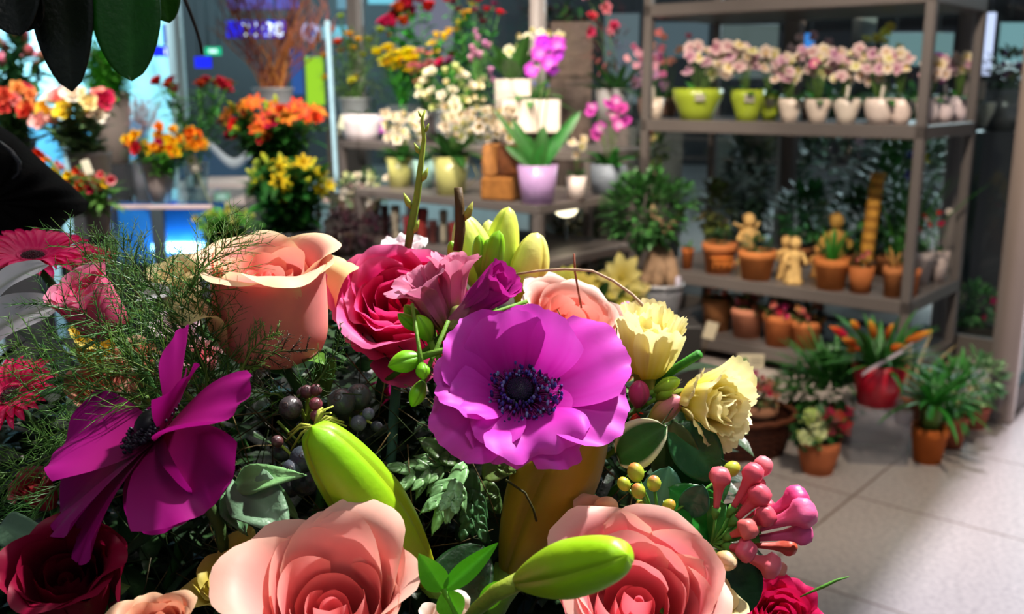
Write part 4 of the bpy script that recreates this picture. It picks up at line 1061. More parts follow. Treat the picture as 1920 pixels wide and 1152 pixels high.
# ------------------------------------------------------------------ raised table and crates behind
def tier(px, py, w, h, inset, style, col, lab, name='potted_plant', cat='potted plant', mat=None, z=1.066):
    q = hit(px, py, TIER, inset, z); wm, hm = S(w, q.y), S(h, q.y)
    return q, wm, hm, potted(name, lab, cat, q, wm / 2, wm * .39, hm, style, col, mat, group='pots on the raised table')
q, w, h, t = tier(678, 266, 74, 46, .1, 'bowl', '#d8ccd0', 'white bowl with a purple orchid on the left of the raised table')
p_leaves(t, h, 6, .08, .04, '#3a6a2c', .2, .8, .6, 'oval', .03)
p_flowers(t, pxpts(q, ((712, 228), (720, 240), (706, 246)), .02), [ORP[0], bloom('orchid', '#a040a8')], .075, z0=h)
tagcard(t, (-.11, -.08, .12), .05, .09, '#d8dcc0', .35)
# tall white box pots on a second step
ST = []
def step(px0, px1, ytop, Y, col, lab, dep=.4, zb=.002, name='display_crate', mat=None):
    a = P(px0, ytop, Y); b = P(px1, ytop, Y); m = MB(); m.smooth = False
    m.box(((a.x + b.x) / 2, Y + dep / 2, (a.z + zb) / 2 - .001), (b.x - a.x, dep, a.z - zb - .002), hexc(col), None, .006)
    for k in range(3):
        m.box(((a.x + b.x) / 2, Y - .003, lerp(zb, a.z, .2 + .3 * k)), (b.x - a.x - .01, .004, .01), mix(hexc(col), (0, 0, 0), .5))
    o = part(name, m, mat or M_WOOD); tag(o, lab, 'crate'); return a.z
z1 = step(925, 1070, 248, 6.35, '#5a4a42', 'brown wooden crate under the two white square pots', zb=1.068)
for px, w, dy, h, Y, lab in ((995, 104, 0, 58, 6.42, 'larger white square pot behind the lilac pot leaves'), (962, 66, 0, 92, 6.60, 'white square pot behind and left of the larger one')):
    q = P(px, 240, Y); q.z = z1
    t = potted('potted_orchid', lab, 'orchid', q, S(w, Y) / 2, S(w, Y) / 2, S(h, Y), 'cube', '#cfc0b2', group='white square pots')
    H = S(h, Y)
    if px == 995:
        p_leaves(t, H - .01, 12, .26, .06, '#2f6424', .05, .9, .9, 'strap', .04)
        p_flowers(t, pxpts(q, ((1025, 88), (1012, 100), (1042, 100), (1030, 118), (1018, 80), (1045, 84), (1036, 128), (998, 130)), .03), [bloom('orchid', '#b020c8', '#d860d8'), bloom('orchid', '#c030b8', '#e890d8')], .105, (0, -1, .1), .2, H)
        p_flowers(t, pxpts(q, ((1003, 162), (1028, 165)), .02), [bloom('bud', '#5a5ab0', '#8a9ad0')], .06, z0=H)
    else:
        p_leaves(t, H - .01, 14, .30, .12, '#3a6a28', .7, 1.5, .5, 'oval', .04)
        p_flowers(t, pxpts(q, ((970, 68), (955, 96), (975, 88), (990, 70), (1000, 60), (1015, 62), (1030, 62), (1045, 66), (1055, 72), (992, 108), (965, 92), (1010, 75)), .03), [bloom('cup', '#ece4b8', '#d0c850'), bloom('orchid', '#efe6c6', '#d8c850')], .075, z0=H)
z2 = step(1022, 1112, 40, 7.1, '#7d5c50', 'tall brown wooden crate behind the magenta orchid', .5)
q = P(1060, 40, 7.3); q.z = z2
t = potted('foliage_plant', 'dark leafy plant with blue flowers on the tall brown crate', 'potted plant', q, .14, .12, .07, 'plain', '#33312e')
p_bush(t, (0, 0, .15), .26, .16, .13, 220, .13, .035, '#152c14', '#2a5222', 'strap')
p_flowers(t, [(-.14, -.1, .12), (.02, -.12, .1), (-.2, -.05, .2)], [bloom('spike', '#5a6ac8')], .07, stems=False)
# tall reddish plant and grey bucket at right
q = P(1150, 170, 6.6); z3 = step(1118, 1195, 238, 6.5, '#5c5450', 'grey wooden crate under the dark leaved bucket', .35)
t = potted('foliage_plant', 'grey bucket with dark strap leaves and red pink blooms left of the shelf post', 'potted plant', Vector((P(1152, 238, 6.65).x, 6.65, z3)), .13, .10, .24, 'plain', '#837e7c', M_ZINC)
p_leaves(t, .2, 22, .28, .05, '#1c4a1c', .3, 1.3, .7, 'strap', .05)
p_bush(t, (-.05, 0, .5), .16, .08, .16, 60, .08, .02, '#5a2a2a', '#7a3a34', 'strap')
p_flowers(t, [(-.17, -.1, .68), (-.08, -.1, .74), (-.2, -.1, .8), (-.02, -.1, .62), (-.13, -.1, .86), (-.06, -.1, .58), (-.18, -.08, .6)], [bloom('ball', '#c83a3a'), bloom('ball', '#d87a90'), bloom('ball', '#e09ab0')], .085, z0=.2)
t = potted('orchid_bowl', 'tall pale pink orchid behind the left shelf post', 'orchid', (0.98, 6.75, 1.2), .08, .07, .14, 'plain', '#8a8480')
p_leaves(t, .12, 8, .16, .06, '#2f5f28', .2, 1.0)
p_flowers(t, [(rnd(-.2, .05), -.03, rnd(.2, .42)) for _ in range(8)], [bloom('orchid', '#cf7fa4', '#e0a0b8')], .085, z0=.1)
m = MB(); m.smooth = False; m.box((0, 0, .598), (.3, .3, 1.196), hexc('#55504c')); o = part('plinth', m, M_PAINT); o.location = (.98, 6.75, 0); tag(o, 'grey pedestal under the tall pale pink orchid', 'plinth')

# cut flower vases on the raised table
def vase_on_tier(px, py, w, h, inset, lab, style='bucket', col='#8a8f90', mat=None, z=1.066):
    q = hit(px, py, TIER, inset, z); wm, hm = S(w, q.y), S(h, q.y)
    container(style, lab, q.x, q.y, z, wm / 2, wm * .4, hm, col, mat=mat)
    return q + Vector((0, 0, hm))
mo = vase_on_tier(668, 262, 60, 70, .36, 'grey zinc bucket of mixed orange and yellow flowers', mat=M_ZINC)
RAN = [bloom('ball', '#e8a020', '#c87010'), bloom('ball', '#b8c82c', '#8aa020'), bloom('ball', '#e06a28', '#b83a14'), bloom('ball', '#c8cc3a', '#a0a828'), bloom('ball', '#e8b838', '#d07a18')]
hd = [P(x, y, mo.y + rnd(-.15, .1)) for x, y in ((623, 62), (640, 35), (635, 84), (600, 70), (655, 70), (672, 78), (712, 62), (728, 68), (702, 98), (590, 92), (662, 96), (622, 148), (612, 148), (660, 155), (668, 150), (598, 78), (690, 78), (640, 100), (680, 108), (610, 108))]
bunch('cut_ranunculus', 'orange or yellow green ball flower in the zinc bucket right of the clock', 'cut flower', 'mixed ball flowers in the zinc bucket', mo, hd, RAN, .085, '#5a7a3c', 'strap', 6, .09, .014, tilt=.3, kinds=['orange ball flower', 'lime green ball flower', 'red orange ball flower', 'yellow green ball flower', 'golden ball flower'], tail='in the zinc bucket')
mo2 = vase_on_tier(758, 260, 60, 62, .30, 'glass vase of bright yellow daffodils', 'vase', '#ffffff')
hd = spread(710, 96, 778, 138, mo2.y, 26, .06, 'box')
bunch('cut_daffodil', 'bright yellow daffodil in the dense block of green stems', 'cut flower', 'yellow daffodils in the glass vase', mo2, hd, [bloom('ball', '#f0dc10', '#d8b808'), bloom('daff', '#f4e41c', '#e0b010')], .105, '#2f7a20', 'strap', 4, .16, .012, '#3a8a24', .004, tilt=.2, kinds=['rounded yellow daffodil', 'open yellow daffodil'], tail='in the glass vase')
mo3 = vase_on_tier(800, 245, 60, 60, .5, 'grey bucket of dark red roses at the back of the raised table', mat=M_ZINC)
hd = [P(x, y, mo3.y + rnd(-.1, .1)) for x, y in ((752, 22), (735, 42), (765, 14), (748, 34), (725, 48), (802, 20), (786, 2), (738, 50), (770, 30), (760, 46))]
bunch('cut_rose', 'dark red rose at the top of the picture right of the window post', 'cut flower', 'dark red roses behind the daffodils', mo3, hd, [bloom('rose', '#b8101c', '#7a0812')], .12, '#2f8a34', 'oval', 7, .10, .055, tilt=.4, kinds=['dark red rose'], tail='above the daffodils')
mo4 = vase_on_tier(850, 240, 56, 60, .42, 'grey bucket of yellow freesias', mat=M_ZINC)
hd = [P(x, y, mo4.y + rnd(-.1, .1)) for x, y in ((820, 72), (812, 84), (826, 90), (816, 102), (824, 114), (880, 24), (872, 40), (884, 10), (860, 52), (856, 60), (834, 76), (870, 28), (842, 66))]
bunch('cut_freesia', 'yellow freesia among green leaves above the cream hellebores', 'cut flower', 'yellow freesias in the grey bucket', mo4, hd, [bloom('cup', '#ecc818', '#d8a010'), bloom('daff', '#f0d428', '#e0b018')], .095, '#3a8a34', 'oval', 6, .09, .04, tilt=.4, kinds=['yellow cup shaped freesia', 'yellow open freesia'], tail='above the cream bunch')
mo5 = vase_on_tier(890, 238, 60, 60, .5, 'grey bucket of crimson and burgundy flowers', mat=M_ZINC)
hd = [P(x, y, mo5.y + rnd(-.05, .15)) for x, y in ((840, 4), (858, -2), (882, 2), (896, 4), (850, 8), (890, 24), (912, 22), (900, 34), (925, 12), (935, 28), (860, 22), (845, 118), (828, 122), (866, 112), (876, 120), (850, 106), (905, 45))]
bunch('cut_carnation', 'crimson or burgundy flower at the top edge above the pink freesias', 'cut flower', 'crimson flowers at the back of the raised table', mo5, hd, [bloom('ball', '#d81838', '#8a0a1c'), bloom('ball', '#7a2038', '#4a1020'), bloom('ball', '#8a3858', '#5a1a34')], .085, '#3a7a34', 'oval', 5, .08, .035, tilt=.4, kinds=['crimson carnation', 'burgundy carnation', 'mauve carnation'], tail='at the back of the raised table')
mo6 = vase_on_tier(905, 262, 40, 50, .2, 'slim grey vase of pink lisianthus', mat=M_ZINC)
hd = [P(x, y, mo6.y + rnd(-.06, .06)) for x, y in ((892, 66), (886, 96), (908, 88), (884, 116), (916, 92), (896, 78), (918, 140), (890, 106), (922, 155), (900, 110))]
bunch('cut_lisianthus', 'dusty pink flower left of the white square pots', 'cut flower', 'pink lisianthus in the slim vase', mo6, hd, [bloom('cup', '#cf86b4', '#b06ab0'), bloom('cup', '#d89ab8', '#b060a0')], .08, '#4a7a3c', 'oval', 3, .06, .025, tilt=.3, kinds=['pinkish lilac flower', 'rosy pink flower'], tail='left of the white square pots')
mo7 = vase_on_tier(845, 268, 66, 62, .08, 'grey blue bucket of cream hellebores', col='#6e7478')
hd = spread(786, 128, 910, 212, mo7.y, 48, .08)
bunch('cut_hellebore', 'cream or greenish flower of the dense cream bunch', 'cut flower', 'cream hellebores in the grey blue bucket', mo7, hd, [bloom('cup', '#ece2ba', '#c8cc68'), bloom('ball', '#efe6d2', '#cfd08a'), bloom('cup', '#dfe09a', '#a8b850')], .085, '#4a7a2c', 'oval', 3, .06, .03, tilt=.5, kinds=['cream cup flower', 'white ball flower', 'greenish cup flower'], tail='in the dense cream bunch')
mo8 = vase_on_tier(800, 255, 40, 50, .28, 'dark vase of brownish pink flowers', col='#4a4444')
hd = spread(772, 96, 808, 160, mo8.y, 12, .06)
bunch('cut_alstroemeria', 'brownish pink flower between the daffodils and yellow freesias', 'cut flower', 'brownish pink flowers in the dark vase', mo8, hd, [bloom('lily', '#b8685a', '#8a3a3a'), bloom('lily', '#c87868', '#a02a50')], .08, '#3a5a2a', 'oval', 3, .06, .025, tilt=.3, kinds=['brownish pink lily flower', 'salmon pink lily flower'], tail='right of the daffodils')
# green stems mass hanging left of the daffodils
q = P(655, 262, 7.9)
t = potted('foliage_plant', 'loose grey green foliage plant behind the orange ball flowers', 'potted plant', (q.x, q.y, 1.2), .08, .06, .12, 'plain', '#5a5a50')
p_bush(t, (.08, 0, .35), .28, .12, .30, 420, .09, .016, '#3a5a28', '#7a9058', 'strap')
m = MB(); m.smooth = False; m.box((0, 0, .598), (.3, .3, 1.196), hexc('#4a4642')); o = part('plinth', m, M_PAINT); o.location = (q.x, q.y, 0); tag(o, 'dark pedestal behind the raised table at its left end', 'plinth')

# small white blossoms and dark heather under the raised table
for i, (px, py, Y, lab, cols, sz, base) in enumerate((
   (690, 400, 6.2, 'pot of small white flowers left of the olive yellow pot', ('#e6dcc8', '#cfd8a0'), .06, '#2a4020'),
   (655, 400, 5.9, 'pot of pale pink and white flowers below the raised table', ('#cdb8b4', '#e0d8d0'), .05, '#33302a'),
   (640, 470, 5.0, 'dark plum heather left of the low table leg', ('#4a2636', '#5a2e40'), .03, '#2a1c22'),
   (580, 470, 4.9, 'dark olive foliage plant behind the peach rose top', ('#3a2a30', '#4a3040'), .03, '#1f2416'),
   (700, 470, 5.3, 'plum coloured heather under the left end of the low table', ('#5a2a44', '#3a1c2c'), .03, '#2a1a22'))):
    q = P(px, py, Y); top = {0: 320, 1: 335, 2: 395, 3: 400, 4: 405}[i]
    z = q.z - .02; H = P(px, top, Y).z - z
    t = potted('heather_pot' if i > 1 else 'flowering_pot', lab, 'potted plant', (q.x, Y, z), .09, .07, .1, 'plain', '#4a3a34', group='small pots beside the low table')
    p_bush(t, (0, 0, H * .6), .15 + .05 * (i > 1), .12, H * .42, 260, .045, .014, base, cols[0] if i > 1 else '#3a5a2a', 'strap')
    p_flowers(t, [(rnd(-.15, .15), rnd(-.13, 0), rnd(H * .35, H)) for _ in range(14)], [bloom('ball', c_) for c_ in cols], sz, stems=False)
    m = MB(); m.smooth = False; m.box((0, 0, z / 2 - .001), (.26, .26, z - .002), hexc('#33302e')); o = part('plinth', m, M_PAINT); o.location = (q.x, Y, 0); tag(o, 'dark plinth under the ' + lab.split(' left')[0].split(' below')[0].split(' behind')[0].split(' under')[0], 'plinth')
# dim plants under the right part of the table
for px, py, lab, c1 in ((1062, 470, 'dim olive plant with tiny pale buds on the floor under the table lamp', '#4a4426'), (1118, 500, 'dim plant with one pink bud left of the ficus', '#28341f')):
    q = P(px, 560, 5.4); q.z = 0.0
    t = potted('foliage_plant', lab, 'potted plant', (q.x, 5.5 if px < 1100 else 5.75, 0), .12, .1, .25, 'plain', '#3a3836', group='dim plants under the table lamp')
    p_bush(t, (0, 0, .5), .15, .13, .24, 260, .06, .03, c1, '#1c2a18')
    p_flowers(t, [(rnd(-.1, .1), -.12, rnd(.35, .55)) for _ in range(4)], [bloom('ball', '#b89080')], .035, stems=False)

# ------------------------------------------------------------------ buckets of cut flowers at the left
def tub(lab, px, pyr, Y, w, hpx, style='bucket', col='#8a7b70', mat=None, stand=True, name=None):
    """rim centre at the pixel; a stand below carries it"""
    r = P(px, pyr, Y); wm = S(w, Y); hm = S(hpx, Y); z0 = r.z - hm
    container(style, lab, r.x, Y, z0, wm / 2, wm * (.22 if style == 'cone' else .36), hm, col, mat=mat, name=name)
    if stand:
        m = MB(); m.smooth = False; m.box((0, 0, z0 / 2 - .001), (wm * .8, wm * .8, z0 - .002), hexc('#3a3a3c'), None, .004)
        o = part('display_stand', m, M_PAINT); o.location = (r.x, Y, 0); tag(o, 'dark stand under the ' + lab, 'stand')
    return r
# orange alstroemeria
r = tub('dark bucket of orange alstroemeria', 520, 318, 4.5, 110, 70, col='#33302e')
hd = spread(415, 190, 618, 268, 4.4, 56, .22)
bunch('cut_alstroemeria', 'orange or red lily flower in the large bunch above the yellow freesias', 'cut flower', 'orange alstroemeria in the dark bucket', r, hd, [bloom('lily', '#ee6a1a', '#d84a10'), bloom('lily', '#f07a24', '#e0a030'), bloom('rose', '#d8201c', '#a81010'), bloom('lily', '#e85a18', '#f0b050'), bloom('bud', '#c8cc3a', '#6a9a24')], .072, '#2c6420', 'oval', 7, .10, .032, tilt=.6, kinds=['deep orange lily flower', 'bright orange lily flower', 'red rounded flower', 'orange lily flower with pale centre', 'green bud'], tail='in the big orange bunch')
# yellow freesia bunch
r = tub('dark tub of yellow freesias', 540, 432, 4.1, 120, 60, col='#3a3f44')
hd = spread(465, 302, 618, 345, 4.0, 30, .16) + spread(470, 330, 620, 375, 4.0, 14, .14)
bunch('cut_freesia', 'yellow lily flower in the bushy bunch below the orange ones', 'cut flower', 'yellow alstroemeria in the dark tub', r, hd, [bloom('lily', '#e8d018', '#c8a010'), bloom('bud', '#c8d050', '#6aa028'), bloom('bud', '#d8d840', '#8ab02c')], .066, '#235a1a', 'oval', 8, .11, .035, tilt=.6, kinds=['yellow lily flower', 'pale green bud', 'yellow green bud'], tail='in the bush below the orange lilies')
# pale yellow bunch
r = tub('grey tub of pale yellow buds', 420, 470, 3.6, 90, 60, col='#4a5055')
hd = spread(368, 388, 472, 432, 3.5, 34, .12)
bunch('cut_freesia', 'pale yellow bud of the low bunch right of the glowing counter', 'cut flower', 'pale yellow buds right of the counter', r, hd, [bloom('bud', '#e4dc90', '#9ab840'), bloom('cup', '#e0d880', '#b0c050'), bloom('bud', '#b8cc50', '#6a9a2c')], .045, '#3f7a22', 'strap', 9, .08, .016, tilt=.5, kinds=['creamy bud', 'cream cup flower', 'greenish bud'], tail='right of the glowing counter')
# red carnations in glass vase
r = tub('clear glass vase right of the cone vase', 366, 305, 4.25, 48, 78, 'vase', '#ffffff')
hd = [P(x, y, 4.3 + rnd(-.1, .12)) for x, y in ((298, 158), (322, 156), (326, 168), (316, 164), (380, 158), (376, 164), (412, 158), (428, 160), (404, 164), (420, 170), (330, 174), (386, 154))]
bunch('cut_carnation', 'dark red carnation on tall green stems above the yellow and orange bunch', 'cut flower', 'dark red carnations', r, hd, [bloom('ball', '#a81020', '#6a0a14')], .07, '#3f7a34', 'strap', 14, .09, .015, tilt=.5, kinds=['dark red carnation'], tail='on tall stems behind the cone vase')
# yellow orange ranunculus in cone vase
q0 = P(302, 382, 4.0)
container('cone', 'grey brown cone vase on the glowing counter', q0.x, 4.0, .954, S(66, 4.0) / 2, S(34, 4.0) / 2, S(72, 4.0), '#8d7f78')
hd = spread(236, 240, 382, 290, 3.95, 46, .12)
bunch('cut_ranunculus', 'yellow or orange ball flower in the cone vase on the counter', 'cut flower', 'yellow and orange flowers in the cone vase', (q0.x, 4.0, .954 + S(70, 4.0)), hd, [bloom('ball', '#f4c010', '#e09808'), bloom('ball', '#f07818', '#d85a10'), bloom('ball', '#c81c1c', '#8a1010'), bloom('ball', '#f0a018', '#e08010')], .05, '#4a8a28', 'strap', 7, .06, .014, tilt=.7, kinds=['yellow ball flower', 'orange ball flower', 'red ball flower', 'amber ball flower'], tail='in the cone vase')
# mixed roses
r = tub('tall taupe bucket of mixed roses', 168, 286, 3.5, 78, 105, col='#94847a')
hd = [P(x, y, 3.4 + rnd(-.12, .12)) for x, y in ((102, 190), (126, 202), (75, 212), (66, 226), (106, 226), (90, 210), (138, 182), (168, 196), (196, 196), (186, 188), (176, 212), (160, 204), (188, 218), (146, 186), (60, 210), (118, 188), (80, 230), (130, 215))]
bunch('cut_rose', 'pastel or red rose in the mixed bunch left of the green bucket', 'cut flower', 'mixed roses in the taupe bucket', r, hd, [bloom('rose', '#f6ead8', '#f0dca8'), bloom('rose', '#f4e8a0', '#e8c850'), bloom('rose', '#d02848', '#a01830'), bloom('rose', '#f09a84', '#e86a58'), bloom('rose', '#f2b8a8', '#ee8a78'), bloom('rose', '#e8c030', '#f09828')], .075, '#5a7048', 'oval', 8, .06, .035, tilt=.6, kinds=['white rose', 'pale yellow rose', 'red rose', 'salmon rose', 'pale pink rose', 'golden rose'], tail='in the taupe rose bucket')
# red yellow tulips, lower
r = tub('dark taupe bucket of red and yellow tulips', 182, 378, 3.1, 56, 70, col='#6d6058')
hd = [P(x, y, 3.0 + rnd(-.1, .08)) for x, y in ((82, 292), (95, 302), (120, 316), (132, 330), (150, 326), (142, 342), (165, 338), (190, 332), (200, 346), (172, 358), (180, 340), (155, 350), (208, 340), (112, 326), (190, 352), (128, 344))]
bunch('cut_tulip', 'red, orange or yellow flower above the black bag', 'cut flower', 'red and yellow flowers above the black bag', r, hd, [bloom('cup', '#e03018', '#c01a10'), bloom('cup', '#f06a18', '#e8a020'), bloom('cup', '#f4a0a0', '#e86070'), bloom('cup', '#f0d010', '#e0a808'), bloom('cup', '#d82028', '#a01018')], .06, '#3f6a24', 'strap', 4, .08, .02, tilt=.8, kinds=['scarlet tulip', 'orange tulip', 'pink tulip', 'yellow tulip', 'crimson tulip'], tail='above the black bag')
# red bunch far left
r = tub('dark bucket of red and pink carnations at the left edge', 30, 260, 3.5, 70, 70, col='#333031')
hd = spread(-25, 168, 66, 215, 3.45, 22, .12)
bunch('cut_carnation', 'red or pink carnation at the left edge below the lily buds', 'cut flower', 'red carnations at the left edge', r, hd, [bloom('ball', '#c8202c', '#8a101c'), bloom('ball', '#d83a3a', '#a01a20'), bloom('ball', '#e8a050', '#d07a30'), bloom('ball', '#e88a80', '#c83a40')], .065, '#4a6a3a', 'oval', 6, .06, .03, tilt=.5, kinds=['dark red carnation', 'red carnation', 'apricot carnation', 'pink carnation'], tail='at the left picture edge')
# pink lily buds far left
r = tub('dark bucket of pink lily buds at the upper left', 10, 235, 4.2, 80, 80, col='#2c2c2e')
hd = [P(x, y, 4.1 + rnd(-.1, .1)) for x, y in ((42, 80), (36, 62), (12, 100), (50, 105), (0, 90), (62, 130), (22, 70), (5, 120), (75, 108), (-10, 80))]
bunch('cut_lily', 'closed pink lily bud on a leafy stem at the upper left', 'cut flower', 'pink lily buds at the upper left', r, hd, [bloom('bud', '#e06a80', '#8aa050'), bloom('bud', '#d85a70', '#6a9040')], .115, '#2f5f38', 'strap', 12, .14, .03, tilt=.9, kinds=['pale pink lily bud', 'rosy lily bud'], tail='at the upper left')
# green branches
r = tub('tall taupe bucket of green branches', 205, 174, 5.0, 72, 128, col='#8f8076')
hd = spread(148, 60, 245, 150, 4.95, 24, .15, 'box')
bunch('green_branch', 'leafy green branch hanging behind the large dark leaf', 'branch', 'green branches in the taupe bucket', r, hd, [bloom('spike', '#5f9a30', '#3a7a20')], .10, '#4f9a28', 'strap', 12, .13, .02, tilt=.4, kinds=['leafy green branch'], tail='behind the large dark leaf')
# willow twigs
r = tub('grey metal bucket of brown willow twigs', 512, 166, 6.9, 74, 50, mat=M_ZINC, col='#9a9a9c')
made = []
for i in range(40):
    a = rnd(.42, 1) * (-1) ** i if i > 7 else rnd(-.4, .4); q = r + Vector((rnd(-.08, .08), rnd(-.06, .06), -.08)); topx = 512 + a * 122 + rnd(-15, 15); L0 = rnd(-60, 70)
    end = P(topx, L0, 6.9 + rnd(-.25, .25))
    t = thing('willow_twig', 'orange brown willow twig fanning out of the grey metal bucket', 'twig', q, group='brown willow twigs')
    m = MB(); d = end - q; n = 8; ci = random.randrange(4); c0 = hexc(('#a8622e', '#8a4a30', '#c07a38', '#7a4038')[ci]); made.append((t, end, ('orange brown twig', 'reddish brown twig', 'golden brown twig', 'dull maroon twig')[ci]))
    pts = [d * (k / n) + Vector((-d.x * .3 * sin(pi * k / n) * (1 - k / n) + rnd(-.01, .01), 0, rnd(-.01, .01))) for k in range(n + 1)]
    m.tube(pts, [.0075 - .0055 * k / n for k in range(n + 1)], c0, 5)
    for k in range(9 if abs(a) > .4 else 3):
        s = rnd(.45, .98) * n; b0 = pts[int(s)].lerp(pts[min(n, int(s) + 1)], s % 1)
        e = b0 + Vector((rnd(-.12, .12), rnd(-.06, .06), rnd(.06, .22)))
        m.tube([b0, b0.lerp(e, .5) + Vector((rnd(-.02, .02), 0, 0)), e], [.004, .003, .0015], jit(mix(c0, hexc('#a0505a'), .4), .2), 4)
    part('branching_stem', m, M_STEM, t)
place_labels(made, {k: k for _, _, k in made}, 'fanning out of the metal bucket')
made = []
# dried grey pink sprigs
r = tub('slim grey vase of dry pinkish sprigs', 262, 300, 4.7, 30, 70, col='#6f6f74')
for i in range(16):
    end = P(rnd(240, 300), rnd(185, 232), 4.7 + rnd(-.1, .1)); t = thing('dried_sprig', 'dry pinkish sprig above the yellow and orange flowers', 'dried flower', r, group='dry pinkish sprigs'); made.append((t, end, 'dry pinkish sprig'))
    m = MB(); m.tube([(0, 0, -.08), (end - r) * .6 + Vector((0, 0, .02)), end - r], .002, hexc('#8a6a62'), 4)
    for k in range(12):
        b0 = (end - r) * rnd(.6, 1); m.tube([b0, b0 + Vector((rnd(-.04, .04), rnd(-.03, .03), rnd(.0, .05)))], .0016, hexc('#b08a88'), 3)
    part('twiggy_stem', m, M_STEM, t)
place_labels(made, {'dry pinkish sprig': 'dry pinkish sprig'}, 'above the yellow and orange flowers')
# white box and folded things behind the glass vase
q = P(428, 380, 5.6)
t = thing('storage_box', 'pale cardboard box behind the glass vase', 'box', (q.x, 5.6, q.z)); m = MB(); m.smooth = False; m.box((0, 0, .06), (.27, .3, .12), hexc('#c9bcb8'), None, .006); part('carton', m, M_PAPER, t)
m = MB(); m.smooth = False; m.box((0, 0, .125), (.275, .305, .02), hexc('#d8d0cc'), None, .004); part('lid', m, M_PAPER, t)
m = MB(); m.smooth = False; m.box((0, 0, q.z / 2 - .001), (.5, .36, q.z - .002), hexc('#5a5e62')); o = part('plinth', m, M_PAINT); o.location = (q.x, 5.6, 0); tag(o, 'grey plinth under the pale cardboard box', 'plinth')
q = P(402, 300, 5.9); m = MB()
m.grid(lambda u, v: (Vector(((u - .5) * .42, .1 * sin(u * 3), (v - .5) * .26 + .06 * sin(u * 7) - .1 * u)), mix(hexc('#3a5a78'), hexc('#c0ccd4'), 1 if v > .8 else 0)), 16, 8)
o = part('folded_cloth', m, M_CLOTH); o.data.materials.clear(); o.data.materials.append(M_PAPER); o.location = q; s_ = o.modifiers.new('s', 'SOLIDIFY'); s_.thickness = .02; tag(o, 'draped blue grey sheet with a pale edge behind the red carnations', 'sheet')
m = MB(); m.smooth = False
zt = q.z - .17
m.box((0, 0, zt / 2), (.4, .2, zt), hexc('#50585f')); o = part('plinth', m, M_PAINT); o.location = (q.x, 6.1, 0); tag(o, 'grey block under the draped blue grey sheet', 'plinth')
# small price tags near the cone vase
q = P(362, 306, 3.95); m = MB(); m.smooth = False; m.box((0, 0, 0), (.042, .002, .075), hexc('#e6dcc8'), None, .001); m.box((-.004, -.0015, .012), (.018, .001, .018), hexc('#a8b04a')); m.box((.0, 0, -.12), (.004, .002, .18), hexc('#88906a'))
o = part('price_card', m, M_PAPER); o.location = q; o.rotation_euler = (0, -.35, 0); tag(o, 'tilted cream price card with a green mark right of the cone vase', 'card')
q = P(163, 314, 3.0); m = MB(); m.smooth = False; m.box((0, 0, 0), (.026, .002, .045), hexc('#efe6cc'), None, .001); m.box((0, 0, -.05), (.003, .002, .07), hexc('#88906a'))
o = part('price_card', m, M_PAPER); o.location = q; o.rotation_euler = (0, -.3, 0); tag(o, 'small cream price card among the red and yellow tulips', 'card')

# ------------------------------------------------------------------ the large bouquet in front
def stem_part(t, base_world, R, r=.003, col='#2f5a22', depth=.12, curve=.02):
    """stem from the flower base down into the bucket, in the thing's own frame"""
    Ri = R.inverted(); pts = []
    for k in range(6):
        s = k / 5; w = Vector((curve * sin(s * 3) - .02 * s * (base_world.x > 0), .03 * s, -depth * s)); 
        d = Ri.to_3x3() @ (w if k else Vector((0, 0, 0))); pts.append(d)
    m = MB(); m.tube(pts, r, hexc(col), 7); part('stem', m, M_STEM, t)

